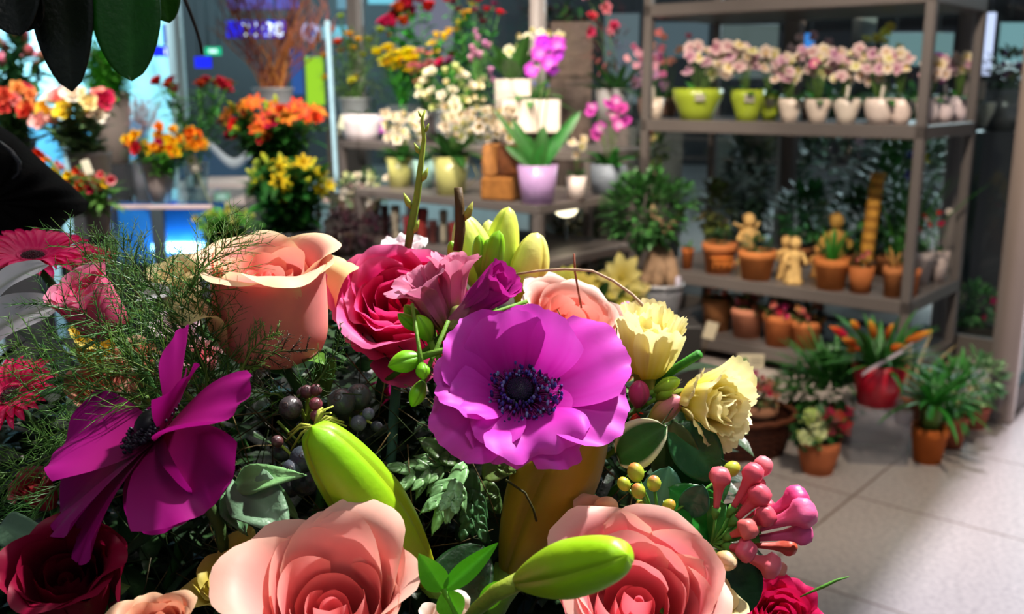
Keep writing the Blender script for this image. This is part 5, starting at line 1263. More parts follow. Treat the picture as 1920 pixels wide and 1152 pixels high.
def rose(label, px, py, Y, axis, R, H, n, cin, cout, cedge, seed, openn=1.0, barrel=0.0, loose=0.0, bowl=0.0, ruf=.012, roll=0.0, top=True, calyx=True, name='rose', inner=.10, edgew=.82, droopz=.0, group=None, amp=1.0):
    """px,py is the centre of the open top of the rose"""
    random.seed(seed); A = aim(axis, roll); z = (A @ Vector((0, 0, 1)))
    c = P(px, py, Y); base = c - z * (H * .92)
    t = thing(name, label, 'rose' if name == 'rose' else 'flower', base, A, group)
    ci, co, ce = hexc(cin), hexc(cout), hexc(cedge)
    for i in range(n):
        f = (i / (n - 1)); tt = f ** .85; az = i * 2.39996 + rnd(-.15, .15)
        rt = R * (inner + (1 - inner) * tt) * rnd(.94 - loose, 1.03 + loose * tt * .5); ht = H * (lerp(.86, 1.02, min(1, tt * 1.6)) - droopz * tt * tt + bowl * tt) * rnd(.97 - loose, 1.03 + loose * .5)
        e = tt * tt * openn
        th = (lerp(70, 18 - 14 * barrel, tt), lerp(88, 58 + 6 * barrel, tt), lerp(93, 84 + 12 * barrel, tt), lerp(96, 86 - 8 * openn + 18 * barrel, tt), lerp(98, 60, e), lerp(100, -35, e))
        K = 30; r_ = z_ = 0; rm = 0
        for k in range(K):
            a_ = radians(knots(th, (k + .5) / K)); r_ += cos(a_) / K; z_ += sin(a_) / K; rm = max(rm, r_)
        L = ht / max(.3, z_); r0 = max(.0015, rt - L * rm)
        ang = lerp(3.0, 1.75, tt)
        W = ang * max(rt * .8, .003)
        def cf(u, v, tt=tt):
            c_ = mix(ci, co, tt * .9 + .1 * v)
            c_ = mix(c_, ci, .45 * (1 - v))
            k_ = max(0, (v - edgew) / (1 - edgew)) * tt * amp + max(0, (abs(u) - .8) * 2.5) * tt * v * amp
            return mix(c_, ce, min(1, k_))
        m = MB()
        petal(m, L, W, th, RZ(az), r0, 0, 'round', .95, rnd(-.04, .06), ruf * rnd(.6, 1.4) * (.3 + tt), 2.2, cf, 14, 18, lerp(.07, .22, tt), 2.4, .55, seed + i, rnd(0, .02), rnd(-.02, .02) + .03 * (i % 2), 0.0, 1.45)
        part('petal', m, M_PETAL, t)
    if calyx:
        m = MB()
        m.lathe([(.002, -.012), (R * .16, -.008), (R * .22, 0), (R * .2, .006)], 12, hexc('#3f6a28'))
        for k in range(5): petal(m, H * .6, R * .3, (15, 35, 10, -40), RZ(k * 1.256 + .3), R * .12, -.003, 'pointed', 0, .2, .02, 2, lambda u, v: mix(hexc('#3f6a28'), hexc('#5f8a30'), v), 4, 6, 0, 2, .3)
        part('calyx', m, M_LEAF, t)
    stem_part(t, base, A); return t

# --- purple anemone, the main flower
random.seed(3)
AX = Vector((-.02, -.66, .75)); A = aim(AX); c = P(975, 742, .44)
t = thing('anemone', 'wide open purple anemone with dark blue centre in the middle of the bouquet', 'anemone', c, A)
pc0, pc1, pc2 = hexc('#ae0682'), hexc('#da24be'), hexc('#e45edc')
def acf(u, v): 
    k = .5 + .5 * sin(u * 23 + 2 * sin(u * 9)) 
    return mix(mix(pc0, pc1, v * 1.5), pc2, max(0, v - .35) * 1.1 + .10 * k)
for i, (az, L, W, th, zz, cup, ruf) in enumerate((
    (66, .0410, .045, (20, 50, 60, 58, 40), .0, .15, .05), (108, .0400, .040, (22, 52, 66, 66, 60), .0, .12, .03),
    (146, .0425, .045, (15, 42, 52, 48, 22), .0, .2, .04), (186, .0395, .038, (12, 34, 42, 30, -6), .0, .2, .06),
    (218, .0410, .045, (8, 20, 12, -10, -34), -.001, .1, .09), (258, .0335, .038, (8, 22, 14, -14, -60), -.002, .05, .09),
    (290, .0345, .052, (10, 30, 24, -8, -60), .0, .12, .07), (318, .0370, .044, (4, 12, 0, -30, -60), -.003, .1, .10),
    (342, .0475, .046, (8, 18, 10, -6, -24), .0004, .2, .04), (22, .0505, .052, (10, 24, 20, 12, -10), -.001, .12, .04),
    (203, .032, .028, (14, 36, 42, 26, 0), .001, .3, .08), (244, .030, .026, (12, 30, 20, -4, -20), .001, .3, .07))):
    m = MB(); petal(m, L, W, th, RZ(radians(az)), .005, zz, 'round', 0, cup, ruf, 2.4, acf, 30, 28, .30, 2.3, .26, i, .03, .03, .006, 1.35)
    part('petal', m, M_PETAL, t)
m = MB(); m.ball((0, 0, .005), .0062, lambda v: hexc('#1c1830'), 26, 16, (1, 1, .72), jit=.035)
for k in range(150):
    a = k * 2.4; rr = .0062 * sqrt(k / 150) * .98; zz = .005 + .0045 * sqrt(max(0, 1 - (rr / .0063) ** 2)); m.ball((rr * cos(a), rr * sin(a), zz), .00042, hexc('#2a2440'), 5, 3)
part('seed_dome', m, M_STAMEN, t)
m = MB()
for k in range(260):
    a = k * 2.39996; ring = rnd(0, 1) ** .5 if k % 4 else rnd(0, .15); rr = lerp(.0075, .0198, ring); zz = lerp(.0062, .0040, ring) + rnd(-.0008, .0016)
    p0 = Vector((.006 * cos(a), .006 * sin(a), .001)); p1 = Vector((rr * cos(a), rr * sin(a), zz)); pm = p0.lerp(p1, .6) + Vector((0, 0, .0015))
    m.tube([p0, pm, p1], [.00022, .0002, .00018], hexc('#7a1a6a'), 4)
    cc = random.choice((hexc('#3a2c88'), hexc('#2a2048'), hexc('#4a4aa0'), hexc('#8088c0'), hexc('#34206a'), hexc('#5a2a80')))
    m.ball(tuple(p1), .00102, cc, 6, 5, (.75, .75, 1.5), TR(p1) @ Matrix.Rotation(rnd(-.8, .8), 4, 'X') @ TR(-p1))
part('stamens', m, M_STAMEN, t)
m = MB()
for k in range(22):
    a = rnd(0, 6.28); rr = rnd(.012, .03); m.tube([(.010 * cos(a), .010 * sin(a), .0012), ((rr) * cos(a), rr * sin(a), .004 + rr * rr * 4)], .0002, hexc('#6a0a5a'), 3)
stem_part(t, c, A, .0028, '#3f6a2c')
# green ruff below it
RUF = hexc('#5f8a4c')
def lobed(label, b, tip, Y0, Y1, w, lobes=3, col='#6a9a5a', name='ruff_leaf', bend=.7):
    p0 = P(b[0], b[1], Y0); p1 = P(tip[0], tip[1], Y1); m = MB(); d = p1 - p0; L = d.length; cc = hexc(col)
    upv = Vector((0, -.75, .65)); x = d.cross(upv).normalized()
    leaf(m, (0, 0, 0), d, L, w * (.62 if lobes else 1), jit(cc, .1), bend, .18, upv, 6, 12, 'strap' if lobes else 'leaf', wav=.12)
    for k in range(lobes):
        for s in (-1, 1):
            st = .28 + .22 * k; e = (d.normalized() + x * s * rnd(.5, .9)).normalized()
            leaf(m, d * st, e, L * rnd(.34, .5), w * .42, jit(cc, .15), bend * rnd(.2, 1.2), .2, upv, 4, 8, 'leaf', wav=.15)
            leaf(m, d * st + e * L * .18, (e + d.normalized() * .8).normalized(), L * rnd(.16, .24), w * .34, jit(cc, .15), bend * .5, .2, upv, 4, 6, 'leaf', wav=.1)
    o = part(name, m, M_LEAF); o.location = p0; s_ = o.modifiers.new('thick', 'SOLIDIFY'); s_.thickness = .0006
    tag(o, label, 'leaf'); return o
random.seed(11)
lobed('lobed grey green leaf reaching left below the purple anemone', (868, 862), (742, 898), .47, .45, .013, 3, '#6a9a5c')
lobed('lobed pale green leaf hanging down left below the purple anemone', (872, 870), (808, 985), .46, .43, .014, 2, '#76a86a')
lobed('small forked green leaf hanging in front below the purple anemone', (858, 900), (836, 975), .43, .415, .012, 2, '#80b074')
lobed('dark green lobed leaf hanging straight down below the purple anemone', (885, 880), (885, 1010), .48, .46, .014, 3, '#4a7a46')
lobed('broad olive green leaf under the right lower petals of the purple anemone', (905, 895), (1000, 835), .455, .46, .020, 1, '#5f7a3a')
lobed('broad olive leaf right below the left lower petals of the purple anemone', (880, 880), (800, 820), .47, .46, .020, 1, '#4a6a34')
lobed('dull green leaf between the anemone stem and the olive lily bud', (900, 905), (940, 960), .48, .47, .018, 1, '#5a7a40')
lobed('light green strap leaf pointing right from beneath the dark magenta anemone', (432, 915), (528, 875), .42, .40, .013, 0, '#7fb070')
lobed('grey green leaf above the top edge of the lower left pink rose', (442, 905), (520, 975), .42, .39, .024, 0, '#7aa080')
lobed('thin curling green leaf next to the dark berries', (470, 890), (545, 950), .43, .41, .010, 0, '#6a9a64', bend=1.4)
lobed('drooping green leaf left of the lower left pink rose', (425, 925), (450, 985), .42, .40, .012, 0, '#5a8456')
lobed('small green leaf standing above the lower left pink rose', (500, 905), (478, 950), .43, .41, .012, 1, '#4f7a50')

# --- dark magenta anemone at the left
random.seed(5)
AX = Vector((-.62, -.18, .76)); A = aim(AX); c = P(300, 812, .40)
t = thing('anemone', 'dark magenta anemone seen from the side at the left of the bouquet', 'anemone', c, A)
qc0, qc1 = hexc('#7c0642'), hexc('#a0107c')  # petal colours darkened to carry the shade on this flower
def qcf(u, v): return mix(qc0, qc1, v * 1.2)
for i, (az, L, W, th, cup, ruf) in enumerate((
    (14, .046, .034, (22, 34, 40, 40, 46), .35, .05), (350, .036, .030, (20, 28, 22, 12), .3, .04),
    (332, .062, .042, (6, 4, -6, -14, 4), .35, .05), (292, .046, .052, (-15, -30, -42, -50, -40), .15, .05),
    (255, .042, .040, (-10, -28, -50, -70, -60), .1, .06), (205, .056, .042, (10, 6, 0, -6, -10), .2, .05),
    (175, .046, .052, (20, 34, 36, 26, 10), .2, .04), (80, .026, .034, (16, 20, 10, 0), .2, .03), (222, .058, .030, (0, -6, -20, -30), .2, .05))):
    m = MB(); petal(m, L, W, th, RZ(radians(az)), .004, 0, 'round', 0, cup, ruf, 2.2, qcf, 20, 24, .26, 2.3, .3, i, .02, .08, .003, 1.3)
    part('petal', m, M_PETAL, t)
m = MB(); m.ball((0, 0, .006), .007, hexc('#0d0a14'), 16, 10, (1, 1, .75), jit=.05); part('seed_dome', m, M_STAMEN, t)
m = MB()
for k in range(150):
    a = k * 2.39996; rr = lerp(.009, .0155, rnd(0, 1)); p1 = Vector((rr * cos(a), rr * sin(a), rnd(.004, .0085)))
    m.tube([(.005 * cos(a), .005 * sin(a), .001), p1], .0002, hexc('#2a0a2a'), 3); m.ball(tuple(p1), .0009, hexc('#120c20'), 6, 4, (1, .8, 1.3))
part('stamens', m, M_STAMEN, t)
stem_part(t, c, A, .0028, '#3f5a2c')

# --- roses
UP = (0, -.22, .97)
rose('large peach pink rose seen from the side at the upper left of the bouquet', 503, 500, .475, (.03, -.24, .97), .0425, .052, 24, '#f4867e', '#f7a6a2', '#f8e2b4', 21, 1.05, 1.0, .03, 0, .012, .4)
rose('hot pink rose with loose ruffled petals right of the peach rose', 738, 552, .50, (-.05, -.72, .69), .0370, .040, 20, '#e61c70', '#ea3c8a', '#f07ab0', 34, .9, 0, .10, .1, .05, 1.2, droopz=.10)
rose('large pink rose at the bottom edge left of the middle', 618, 1130, .365, (.03, -.42, .9), .0470, .060, 26, '#f48892', '#f6aca2', '#f6cdb6', 45, .9, .2, .07, .22, .014, .0, amp=.8)
rose('large pink rose at the bottom edge behind the lowest lily bud', 1198, 1114, .385, (.05, -.50, .86), .0465, .050, 22, '#f47e90', '#f59aa0', '#f6ccb6', 58, .95, .1, .10, .15, .03, 2.1, droopz=.05, amp=.8)
RP = bpy.data.objects['rose']
for (az, L, W, th_, r0_) in ((182, .036, .030, (60, 70, 40, -20, -70), .026), (200, .034, .028, (75, 80, 60, 0, -80), .030), (20, .034, .026, (70, 80, 60, 10, -50), .031)):
    m = MB(); petal(m, L, W, th_, RZ(radians(az)), r0_, .016, 'round', .5, .1, .03, 3, lambda u, v: mix(hexc('#f0a890'), hexc('#f0e0a0'), v * 1.5), 12, 16, .3, 2.2, .6, 4); part('petal', m, M_PETAL, RP, 'yellowish outer petal curled back')
RH = bpy.data.objects['rose.001']
for (az, L, W, th_) in ((262, .036, .046, (35, 50, 30, 0, -15)), (305, .034, .040, (40, 55, 40, 10, -30)), (215, .036, .042, (30, 45, 30, 20, -10)), (160, .034, .040, (35, 60, 66, 50, 20))):
    m = MB(); petal(m, L, W, th_, RZ(radians(az)), .012, -.002, 'round', .4, .15, .06, 3, lambda u, v: mix(hexc('#e02474'), hexc('#ee5c9c'), v * v), 16, 18, .3, 2.2, .5, az); part('petal', m, M_PETAL, RH)
rose('blown out pale pink rose behind the purple anemone', 1078, 588, .535, (.30, -.34, .9), .0370, .036, 20, '#f08070', '#f4b8aa', '#f8e0d4', 63, openn=1.0, ruf=.02, roll=.7)
rose('dark crimson rose in the shade at the lower left corner', 118, 1070, .37, (.15, -.5, .85), .0300, .036, 22, '#7a0426', '#8a0a34', '#8a0a34', 71, openn=.9, loose=.12, ruf=.05, roll=.3)
rose('bright crimson pink rose at the bottom edge right of the bouquet', 1470, 1150, .43, (.15, -.45, .88), .0240, .030, 26, '#c80f50', '#d81a5c', '#e02a70', 82, openn=.9, ruf=.05, roll=.9)
rose('peach rose just peeping in at the bottom edge left of the pink rose', 290, 1165, .34, (-.05, -.3, .95), .0175, .026, 18, '#d8705a', '#eaa68a', '#f0c8a0', 91, openn=.9, ruf=.02)
rose('clear pink rose under the fern at the left', 148, 540, .465, (-.35, -.4, .85), .0195, .030, 20, '#e83c74', '#f06a9a', '#f49ab8', 102, openn=.6, ruf=.02)
rose('dull salmon rose veiled by fern left of the dark anemone', 190, 715, .50, (-.2, -.5, .8), .0230, .030, 20, '#d8604c', '#dc8a78', '#e0a890', 113, openn=.9, ruf=.025)
rose('small peach rose veiled by fern above the salmon one', 262, 665, .53, (.2, -.4, .85), .0140, .024, 16, '#d87860', '#e09a80', '#e8b8a0', 124, openn=.8, ruf=.02)
rose('cream rose half hidden behind the left side of the peach rose', 330, 512, .60, (-.1, -.3, .9), .0215, .028, 20, '#e8d0a0', '#f0dcb4', '#ecd890', 135, openn=.9, ruf=.02)
rose('small cream peach rose behind the right pink rose', 1128, 975, .43, (-.1, -.3, .9), .0140, .026, 16, '#e8a070', '#efc09a', '#f2d8a8', 146, openn=1.0, ruf=.04)
rose('pale greenish cream petalled rose under the right pink rose edge', 1345, 1120, .40, (.5, -.3, .8), .0160, .028, 16, '#e8d8a8', '#f0e4b4', '#e8e0a0', 157, openn=.9, ruf=.03)
rose('salmon rose showing at the right of the purple anemone behind cream blossom', 1175, 660, .53, (.2, -.4, .8), .0150, .024, 16, '#e86a58', '#f0a088', '#f4c8a8', 168, openn=.9, ruf=.03)
rose('glowing magenta pink bloom behind the first cream carnation', 1195, 590, .60, (.1, -.3, .9), .0120, .020, 16, '#d83088', '#e868a8', '#f090c0', 179, openn=.9, ruf=.05)
rose('pale pink bloom with yellow green outer petals left of the lower left rose', 430, 1075, .40, (-.35, -.35, .85), .0240, .040, 14, '#c8b040', '#c8b848', '#dcd070', 181, openn=.9, ruf=.04)
rose('cream edged bloom between the two lower pink roses at the bottom edge', 835, 1165, .37, (.1, -.3, .9), .0110, .022, 12, '#f0c8b0', '#f4dccc', '#f8ece0', 183, openn=.9, ruf=.03)
rose('magenta bloom glimpsed between leaves under the hot pink rose', 705, 745, .56, (-.1, -.5, .8), .0150, .022, 14, '#c01070', '#d0208a', '#d83a9a', 185, openn=.9, ruf=.04)
rose('rosy bloom glimpsed low between leaves at the left edge', 60, 905, .50, (-.2, -.4, .8), .0130, .022, 16, '#c02838', '#d04858', '#e08080', 187, openn=.9, ruf=.06)
rose('golden yellow bloom veiled by fern left of the peach rose', 180, 625, .51, (.3, -.4, .8), .0165, .024, 16, '#d8a808', '#e8c418', '#f0dc70', 189, openn=.8, ruf=.03)
rose('pale lilac bloom veiled by fern left under the peach rose', 330, 610, .56, (0, -.3, .9), .0180, .026, 16, '#c89aa8', '#dcc0cc', '#ecdce4', 191, openn=.9, ruf=.03)
rose('pinkish bloom veiled by fern right above the dark magenta anemone', 375, 665, .55, (0, -.3, .9), .0150, .024, 16, '#d85a68', '#e0909a', '#ecc0c0', 193, openn=.9, ruf=.04)

# --- gerberas
def gerbera(label, px, py, Y, axis, R, col, seed, dark='#3a0a1c'):
    random.seed(seed); A = aim(axis); c = P(px, py, Y); t = thing('gerbera', label, 'gerbera', c, A); cc = hexc(col)
    for i in range(46):
        az = i * 2 * pi / 46 * 2 + rnd(-.06, .06) + (.07 if i > 22 else 0); m = MB(); k = 1 - .14 * (i > 22)
        petal(m, R * k * rnd(.9, 1.04), R * .22, (8 + 12 * (i > 22), 20 + 10 * (i > 22), 4, -25 + rnd(-15, 15)), RZ(az), R * .12, .0005 * (i > 22), 'strap', 0, rnd(.1, .5), .05, 2, lambda u, v: mix(mix(cc, (0, 0, 0), .15 * (1 - v)), (1, .3, .5), .15 * (abs(u) < .2)), 5, 10, .2, 2, .4, i)
        part('petal', m, M_PETAL, t)
    m = MB()
    for k in range(120):
        a = k * 2.4; rr = R * .2 * sqrt(k / 120); m.ball((rr * cos(a), rr * sin(a), .002 + .0016 * (1 - rr / (R * .2)) + rnd(0, .0006)), R * .018, hexc(dark), 5, 3)
    for k in range(60):
        a = k * .105; m.tube([(R * .2 * cos(a), R * .2 * sin(a), 0), (R * .27 * cos(a), R * .27 * sin(a), .0035)], .0003, mix(cc, (0, 0, 0), .3), 3)
    part('centre_disc', m, M_STAMEN, t); stem_part(t, c, A, .0025)
gerbera('hot pink gerbera at the upper left edge of the bouquet', 62, 485, .56, (.12, -.25, .95), .031, '#f01670', 201)
gerbera('hot pink gerbera at the left edge behind fern, lower one', 22, 745, .48, (-.2, -.55, .8), .024, '#ea1260', 202)
gerbera('small red pink gerbera glimpsed behind fern above the clear pink rose', 165, 490, .60, (.1, -.3, .9), .016, '#e01850', 203)

# --- white broad petals at the left edge
for (b, tip, w, Y, lab) in (((-20, 560), (48, 480), .016, .50, 'white narrow lily petal at the left edge crossing the gerbera'), ((-40, 640), (66, 552), .028, .50, 'broad grey white petal at the left edge under the gerbera'), ((262, 560), (300, 535), .012, .52, 'small pale lilac petal left of the peach rose')):
    p0 = P(*b, Y); p1 = P(*tip, Y - .02); m = MB()
    leaf(m, (0, 0, 0), p1 - p0, (p1 - p0).length, w, hexc('#cfd0d6'), .5, .15, (0, -.7, .7), 8, 12, 'oval', hexc('#aeb4a8'), .06)
    o = part('lily_petal', m, M_PETAL); o.location = p0; tag(o, lab, 'petal')

# --- lily buds
def lilybud(label, tip, base, Y0, Y1, W, c0, c1, seed=0, lobes=3, roll=0.0, stem=None, name='lily_bud', blunt=.5, nseg=30, flat=1.0):
    random.seed(seed + 400); p1 = P(tip[0], tip[1], Y0); p0 = P(base[0], base[1], Y1); d = p1 - p0; L = d.length
    A = aim(d, roll); t = thing(name, label, 'lily bud' if name == 'lily_bud' else 'flower bud', p0, A)
    a, b = hexc(c0), hexc(c1)
    for k in range(3):
        m = MB()
        def fn(u, v, k=k):
            th = (u - .5) * 2 * pi / 3 + k * 2 * pi / 3
            s = v; pr = (sin(pi * min(1, (.04 + .96 * s)) ** 1.0)) ** .62 if s < .5 else (sin(pi * (.04 + .96 * s))) ** blunt if s < .999 else 0
            pr = max(pr, .0) * (.72 + .28 * min(1, s * 1.9))
            q = abs(u - .5) * 2
            r = W / 2 * pr * (1 + .025 * cos(3 * (th - k * 2 * pi / 3)) - .10 * max(0, q - .78) / .22 * (1 - .3 * s))
            colr = mix(b, a, s * 1.25 + .12 * sin(u * 40) * .3); 
            if q > .8: colr = mix(colr, tuple(x * .75 for x in b), .4)
            return Vector((r * cos(th), r * sin(th) * flat, L * s)), colr
        m.grid(fn, 18, nseg); part('petal', m, M_BUD, t)
    m = MB(); 
    if stem:
        q = [P(x, y, yy) - p0 for x, y, yy in stem]; Ri = A.inverted().to_3x3()
        m.tube([Vector((0, 0, .003))] + [Ri @ v for v in q], [W * .17, W * .16] + [W * .14] * (len(q) - 1), lambda v: mix(hexc('#8a9a2c'), hexc('#5a8a20'), v), 10)
    else:
        m.tube([(0, 0, .004), (0, 0, -.01), (.0, .0, -.03)], [W * .18, W * .13, W * .12], hexc('#5f8a28'), 8)
    part('stem', m, M_STEM, t); return t
lilybud('large bright green lily bud standing above the lower left pink rose', (584, 800), (812, 1100), .395, .425, .0315, '#8ed014', '#a09c14', 1, blunt=.36, roll=.9)
lilybud('long olive yellow lily bud below the purple anemone', (1118, 740), (952, 1085), .475, .455, .053, '#b89a24', '#907c1c', 2, blunt=.45, roll=1.2, flat=.8)
lilybud('plump lime green lily bud lying in front of the lower right pink rose', (1176, 1040), (966, 1092), .300, .335, .0205, '#a4dc10', '#94b01a', 3, blunt=.30, roll=.5, stem=((930, 1112, .338), (895, 1142, .345), (872, 1175, .35)))
lilybud('pale green lily bud left of the trio behind the freesias', (866, 402), (912, 560), .56, .56, .024, '#e6ee70', '#8ac020', 4, roll=.3)
lilybud('tallest green lily bud in the middle of the trio', (954, 388), (925, 560), .57, .57, .021, '#dde860', '#8ac428', 5, roll=1.0)
lilybud('fat yellow lily bud at the right of the trio', (1008, 436), (975, 575), .56, .56, .0225, '#f2ee80', '#dcc818', 6, roll=.2)
lilybud('short pale lily bud between the trio', (916, 412), (918, 560), .585, .585, .017, '#eef088', '#a0c830', 7)
for k, (tx, ty, bx, by, W, lab) in enumerate(((898, 440, 900, 520, .009, 'small green bud in front of the pale lily bud'), (915, 448, 905, 525, .008, 'small green bud second from left before the trio'), (936, 432, 912, 528, .012, 'longer green bud leaning right before the tallest lily bud'), (845, 452, 860, 500, .008, 'tiny green bud at the foot of the cut brown twig'))):
    lilybud(lab, (tx, ty), (bx, by), .535, .54, W, '#8fd020', '#5aa020', 10 + k, name='green_bud', nseg=14)
# freesia green bud spikes
for k, (tx, ty, bx, by, W, Y, lab) in enumerate((
   (758, 572, 790, 610, .008, .475, 'upper bright green freesia bud left of the pink freesia'), (745, 588, 792, 622, .007, .47, 'lower bright green freesia bud pointing left of the pink freesia'),
   (782, 590, 806, 640, .010, .465, 'largest bright green freesia bud under the pink freesia'), (800, 572, 812, 618, .008, .475, 'green freesia bud nearest the pink freesia tube'),
   (727, 688, 795, 668, .0105, .44, 'pointed green bud left of the purple anemone'), (795, 712, 790, 680, .007, .435, 'round small green bud beside the purple anemone'), (772, 764, 794, 712, .008, .44, 'hanging green bud under the round small bud'),
   (845, 600, 872, 575, .008, .47, 'brownish green freesia bud between the two freesias'), (840, 615, 885, 600, .0085, .465, 'lower brownish green freesia bud touching the anemone petal'))):
    cc = ('#8ad820', '#5a9a1c') if k < 7 else ('#8a8a50', '#6a7a30')
    lilybud(lab, (tx, ty), (bx, by), Y - .005, Y, W, *cc, 30 + k, name='freesia_bud', nseg=14, blunt=.7)
# --- freesias
def freesia(label, base, tip, Y0, Y1, W, c0, c1, cb, openn, seed, n=6, inner=3):
    random.seed(seed); p0 = P(base[0], base[1], Y0); p1 = P(tip[0], tip[1], Y1); d = p1 - p0; L = d.length; A = aim(d, .4)
    t = thing('freesia', label, 'freesia', p0, A); a, b, g = hexc(c0), hexc(c1), hexc(cb)
    for i in range(n + inner):
        o_ = i < n; az = i * 2 * pi / n + (.5 if not o_ else 0) + (.4 if i % 2 else 0) * 0
        th = (55, 80, 84, 80 - 45 * openn, 60 - 80 * openn) if o_ else (70, 88, 88, 85, 80 - 40 * openn)
        def cf(u, v): return mix(g, mix(a, b, v), v * 3.2 - .35 + .1 * sin(u * 12))
        m = MB(); petal(m, L * (1.05 if o_ else .95), W * (.62 if o_ else .5), th, RZ(az), W * .05, 0, 'round', .8, rnd(-.05, .15), .05 if openn else .02, 2.5, cf, 12, 18, .3, 2.2, .3, seed + i, .05, rnd(-.1, .1))
        part('petal', m, M_PETAL, t)
    m = MB(); m.lathe([(.002, -.012), (.004, -.008), (W * .12, .0), (W * .14, .006), (W * .1, .01)], 12, g); part('calyx', m, M_BUD, t)
    m = MB(); m.tube([(0, 0, -.01), (.002, 0, -.03), (.004, .004, -.07)], .0016, hexc('#4a7a2c'), 6); part('stem', m, M_STEM, t); return t
freesia('open dusty pink freesia leaning left over the hot pink rose', (835, 618), (770, 500), .47, .465, .030, '#c8508c', '#d884a4', '#7a6a20', .75, 301)
freesia('upright dusty pink freesia in front of the green lily buds', (848, 600), (852, 470), .475, .475, .026, '#c8448a', '#e08aa8', '#a89a30', .35, 302)
freesia('closed magenta freesia just above the purple anemone', (872, 588), (952, 518), .462, .45, .040, '#b81a90', '#c02a9a', '#b8688a', .02, 303, 6, 4)
# --- cream carnation like blossoms
def jagged(label, base, tip, Y0, Y1, W, n, seed, spreadf=1.0, c0='#ecdc28', c1='#fbf3bc'):
    random.seed(seed); p0 = P(base[0], base[1], Y0); p1 = P(tip[0], tip[1], Y1); d = p1 - p0; L = d.length; A = aim(d, .3)
    t = thing('carnation', label, 'carnation', p0, A); a, b = hexc(c0), hexc(c1)
    for i in range(n):
        tt = i / (n - 1); az = i * 2.39996
        th = (lerp(80, 35, tt), lerp(90, 68, tt), lerp(92, 78 - 25 * spreadf, tt), lerp(90, 66 - 70 * spreadf, tt))
        def cf(u, v): return mix(a, b, v * 1.25 - .1 + .08 * sin(u * 18))
        m = MB(); petal(m, L * rnd(.85, 1.1), W * rnd(.55, .75), th, RZ(az), W * .05 + W * .1 * tt, 0, 'round', .6, rnd(-.3, .4), .045, 3, cf, 20, 16, .14, 2.4, .3, seed + i, 0, rnd(-.1, .1), .022)
        part('petal', m, M_PETAL, t)
    m = MB(); m.lathe([(.002, -.012), (.006, -.006), (W * .2, .004), (W * .22, .012), (W * .16, .016)], 12, hexc('#8a9a2c')); part('calyx', m, M_BUD, t)
    stem_part(t, p0, A, .002, '#4f8a2c', .08); return t
jagged('pale yellow ragged carnation to the upper right of the purple anemone', (1212, 706), (1222, 580), .49, .485, .036, 17, 501, .28)
jagged('pale yellow ragged carnation facing right, rightmost bloom of the bouquet', (1288, 752), (1378, 768), .485, .455, .036, 17, 502, .7)
random.seed(77)
t = rose('white frilly carnation tip behind the hot pink rose', 755, 462, .60, (0, -.2, .95), .0165, .020, 22, '#f4d0dc', '#f8e6ec', '#ffffff', 503, openn=1.0, ruf=.12, name='frilly_carnation')
# green buds and pinkish buds right
for k, (tx, ty, bx, by, W, cc, lab) in enumerate((
    (1278, 745, 1215, 795, .012, ('#d07a8a', '#c8d030'), 'green bud with pink tip left of the rightmost cream carnation'),
    (1275, 712, 1225, 735, .008, ('#a8d840', '#6aa82c'), 'slender bright green bud under the upper cream carnation'),
    (1262, 728, 1230, 748, .007, ('#9ad038', '#6aa82c'), 'second slender green bud under the upper cream carnation'),
    (1200, 715, 1195, 765, .011, ('#c83a78', '#a84a6a'), 'rosy bud right behind the edge of the purple anemone'),
    (1208, 778, 1180, 800, .007, ('#c8301c', '#8a2a14'), 'tiny red bud right below the edge of the purple anemone'))):
    lilybud(lab, (tx, ty), (bx, by), .475, .48, W, *cc, 50 + k, name='flower_bud', nseg=14)

# cut stalks and twigs
def twig(label, pts, r, col, name='twig', nodes=0, cat='twig', n=7, tipcol=None):
    q = [P(x, y, Y) for x, y, Y in pts]; o0 = q[0]; m = MB(); cc = hexc(col)
    m.tube([v - o0 for v in q], r, (lambda v: mix(cc, hexc(tipcol), v)) if tipcol else cc, n)
    for k in range(nodes):
        s = (k + .7) / (nodes + .5) * (len(q) - 1); i = min(len(q) - 2, int(s)); c = q[i].lerp(q[i + 1], s - i) - o0
        rr = r[min(i, len(r) - 1)] if isinstance(r, list) else r; sd = (-1) ** k
        m.lathe([(.0002, 0), (rr * .8, rr * 1.2), (rr * .6, rr * 2.5), (.0002, rr * 4)], 7, mix(cc, hexc('#c8d050'), .5), TR(c + Vector((sd * rr * .9, -rr * .3, 0))) @ Matrix.Rotation(sd * .4, 4, 'Y'))
    o = part(name, m, M_STEM); o.location = o0; tag(o, label, cat); return o
twig('tall upright green twig with small buds above the hot pink rose', [(764, 470, .52), (772, 420, .52), (782, 370, .518), (789, 310, .516), (795, 260, .515), (791, 225, .514), (797, 207, .514)], [.0020, .0023, .0020, .0016, .0012, .0009, .0005], '#4f7a26', nodes=6, tipcol='#b8c84a')
twig('short cut brown twig in front of the pale green lily bud', [(858, 470, .52), (863, 430, .52), (862, 390, .52), (859, 352, .52)], [.0026, .0028, .0026, .0023], '#4f3a1a', nodes=1)
twig('thin curved bare twig arching above the pale pink rose', [(965, 515, .54), (1010, 508, .53), (1060, 505, .525), (1110, 508, .52), (1150, 527, .515), (1185, 552, .505), (1205, 572, .50), (1215, 590, .497), (1232, 606, .49)], [.0006, .0007, .0007, .0007, .0008, .0008, .0009, .0005, .0004], '#b89a80')
twig('thin reddish upright twig crossing the arching one', [(1090, 578, .53), (1083, 540, .53), (1078, 510, .53), (1076, 476, .53)], .0006, '#8a4a34')
twig('green cut stalk sticking out between the two cream carnations', [(1170, 770, .50), (1220, 728, .49), (1262, 695, .48), (1312, 664, .47)], [.0020, .0022, .0023, .0024], '#2f7a1c', 'flower_stalk', cat='stalk')
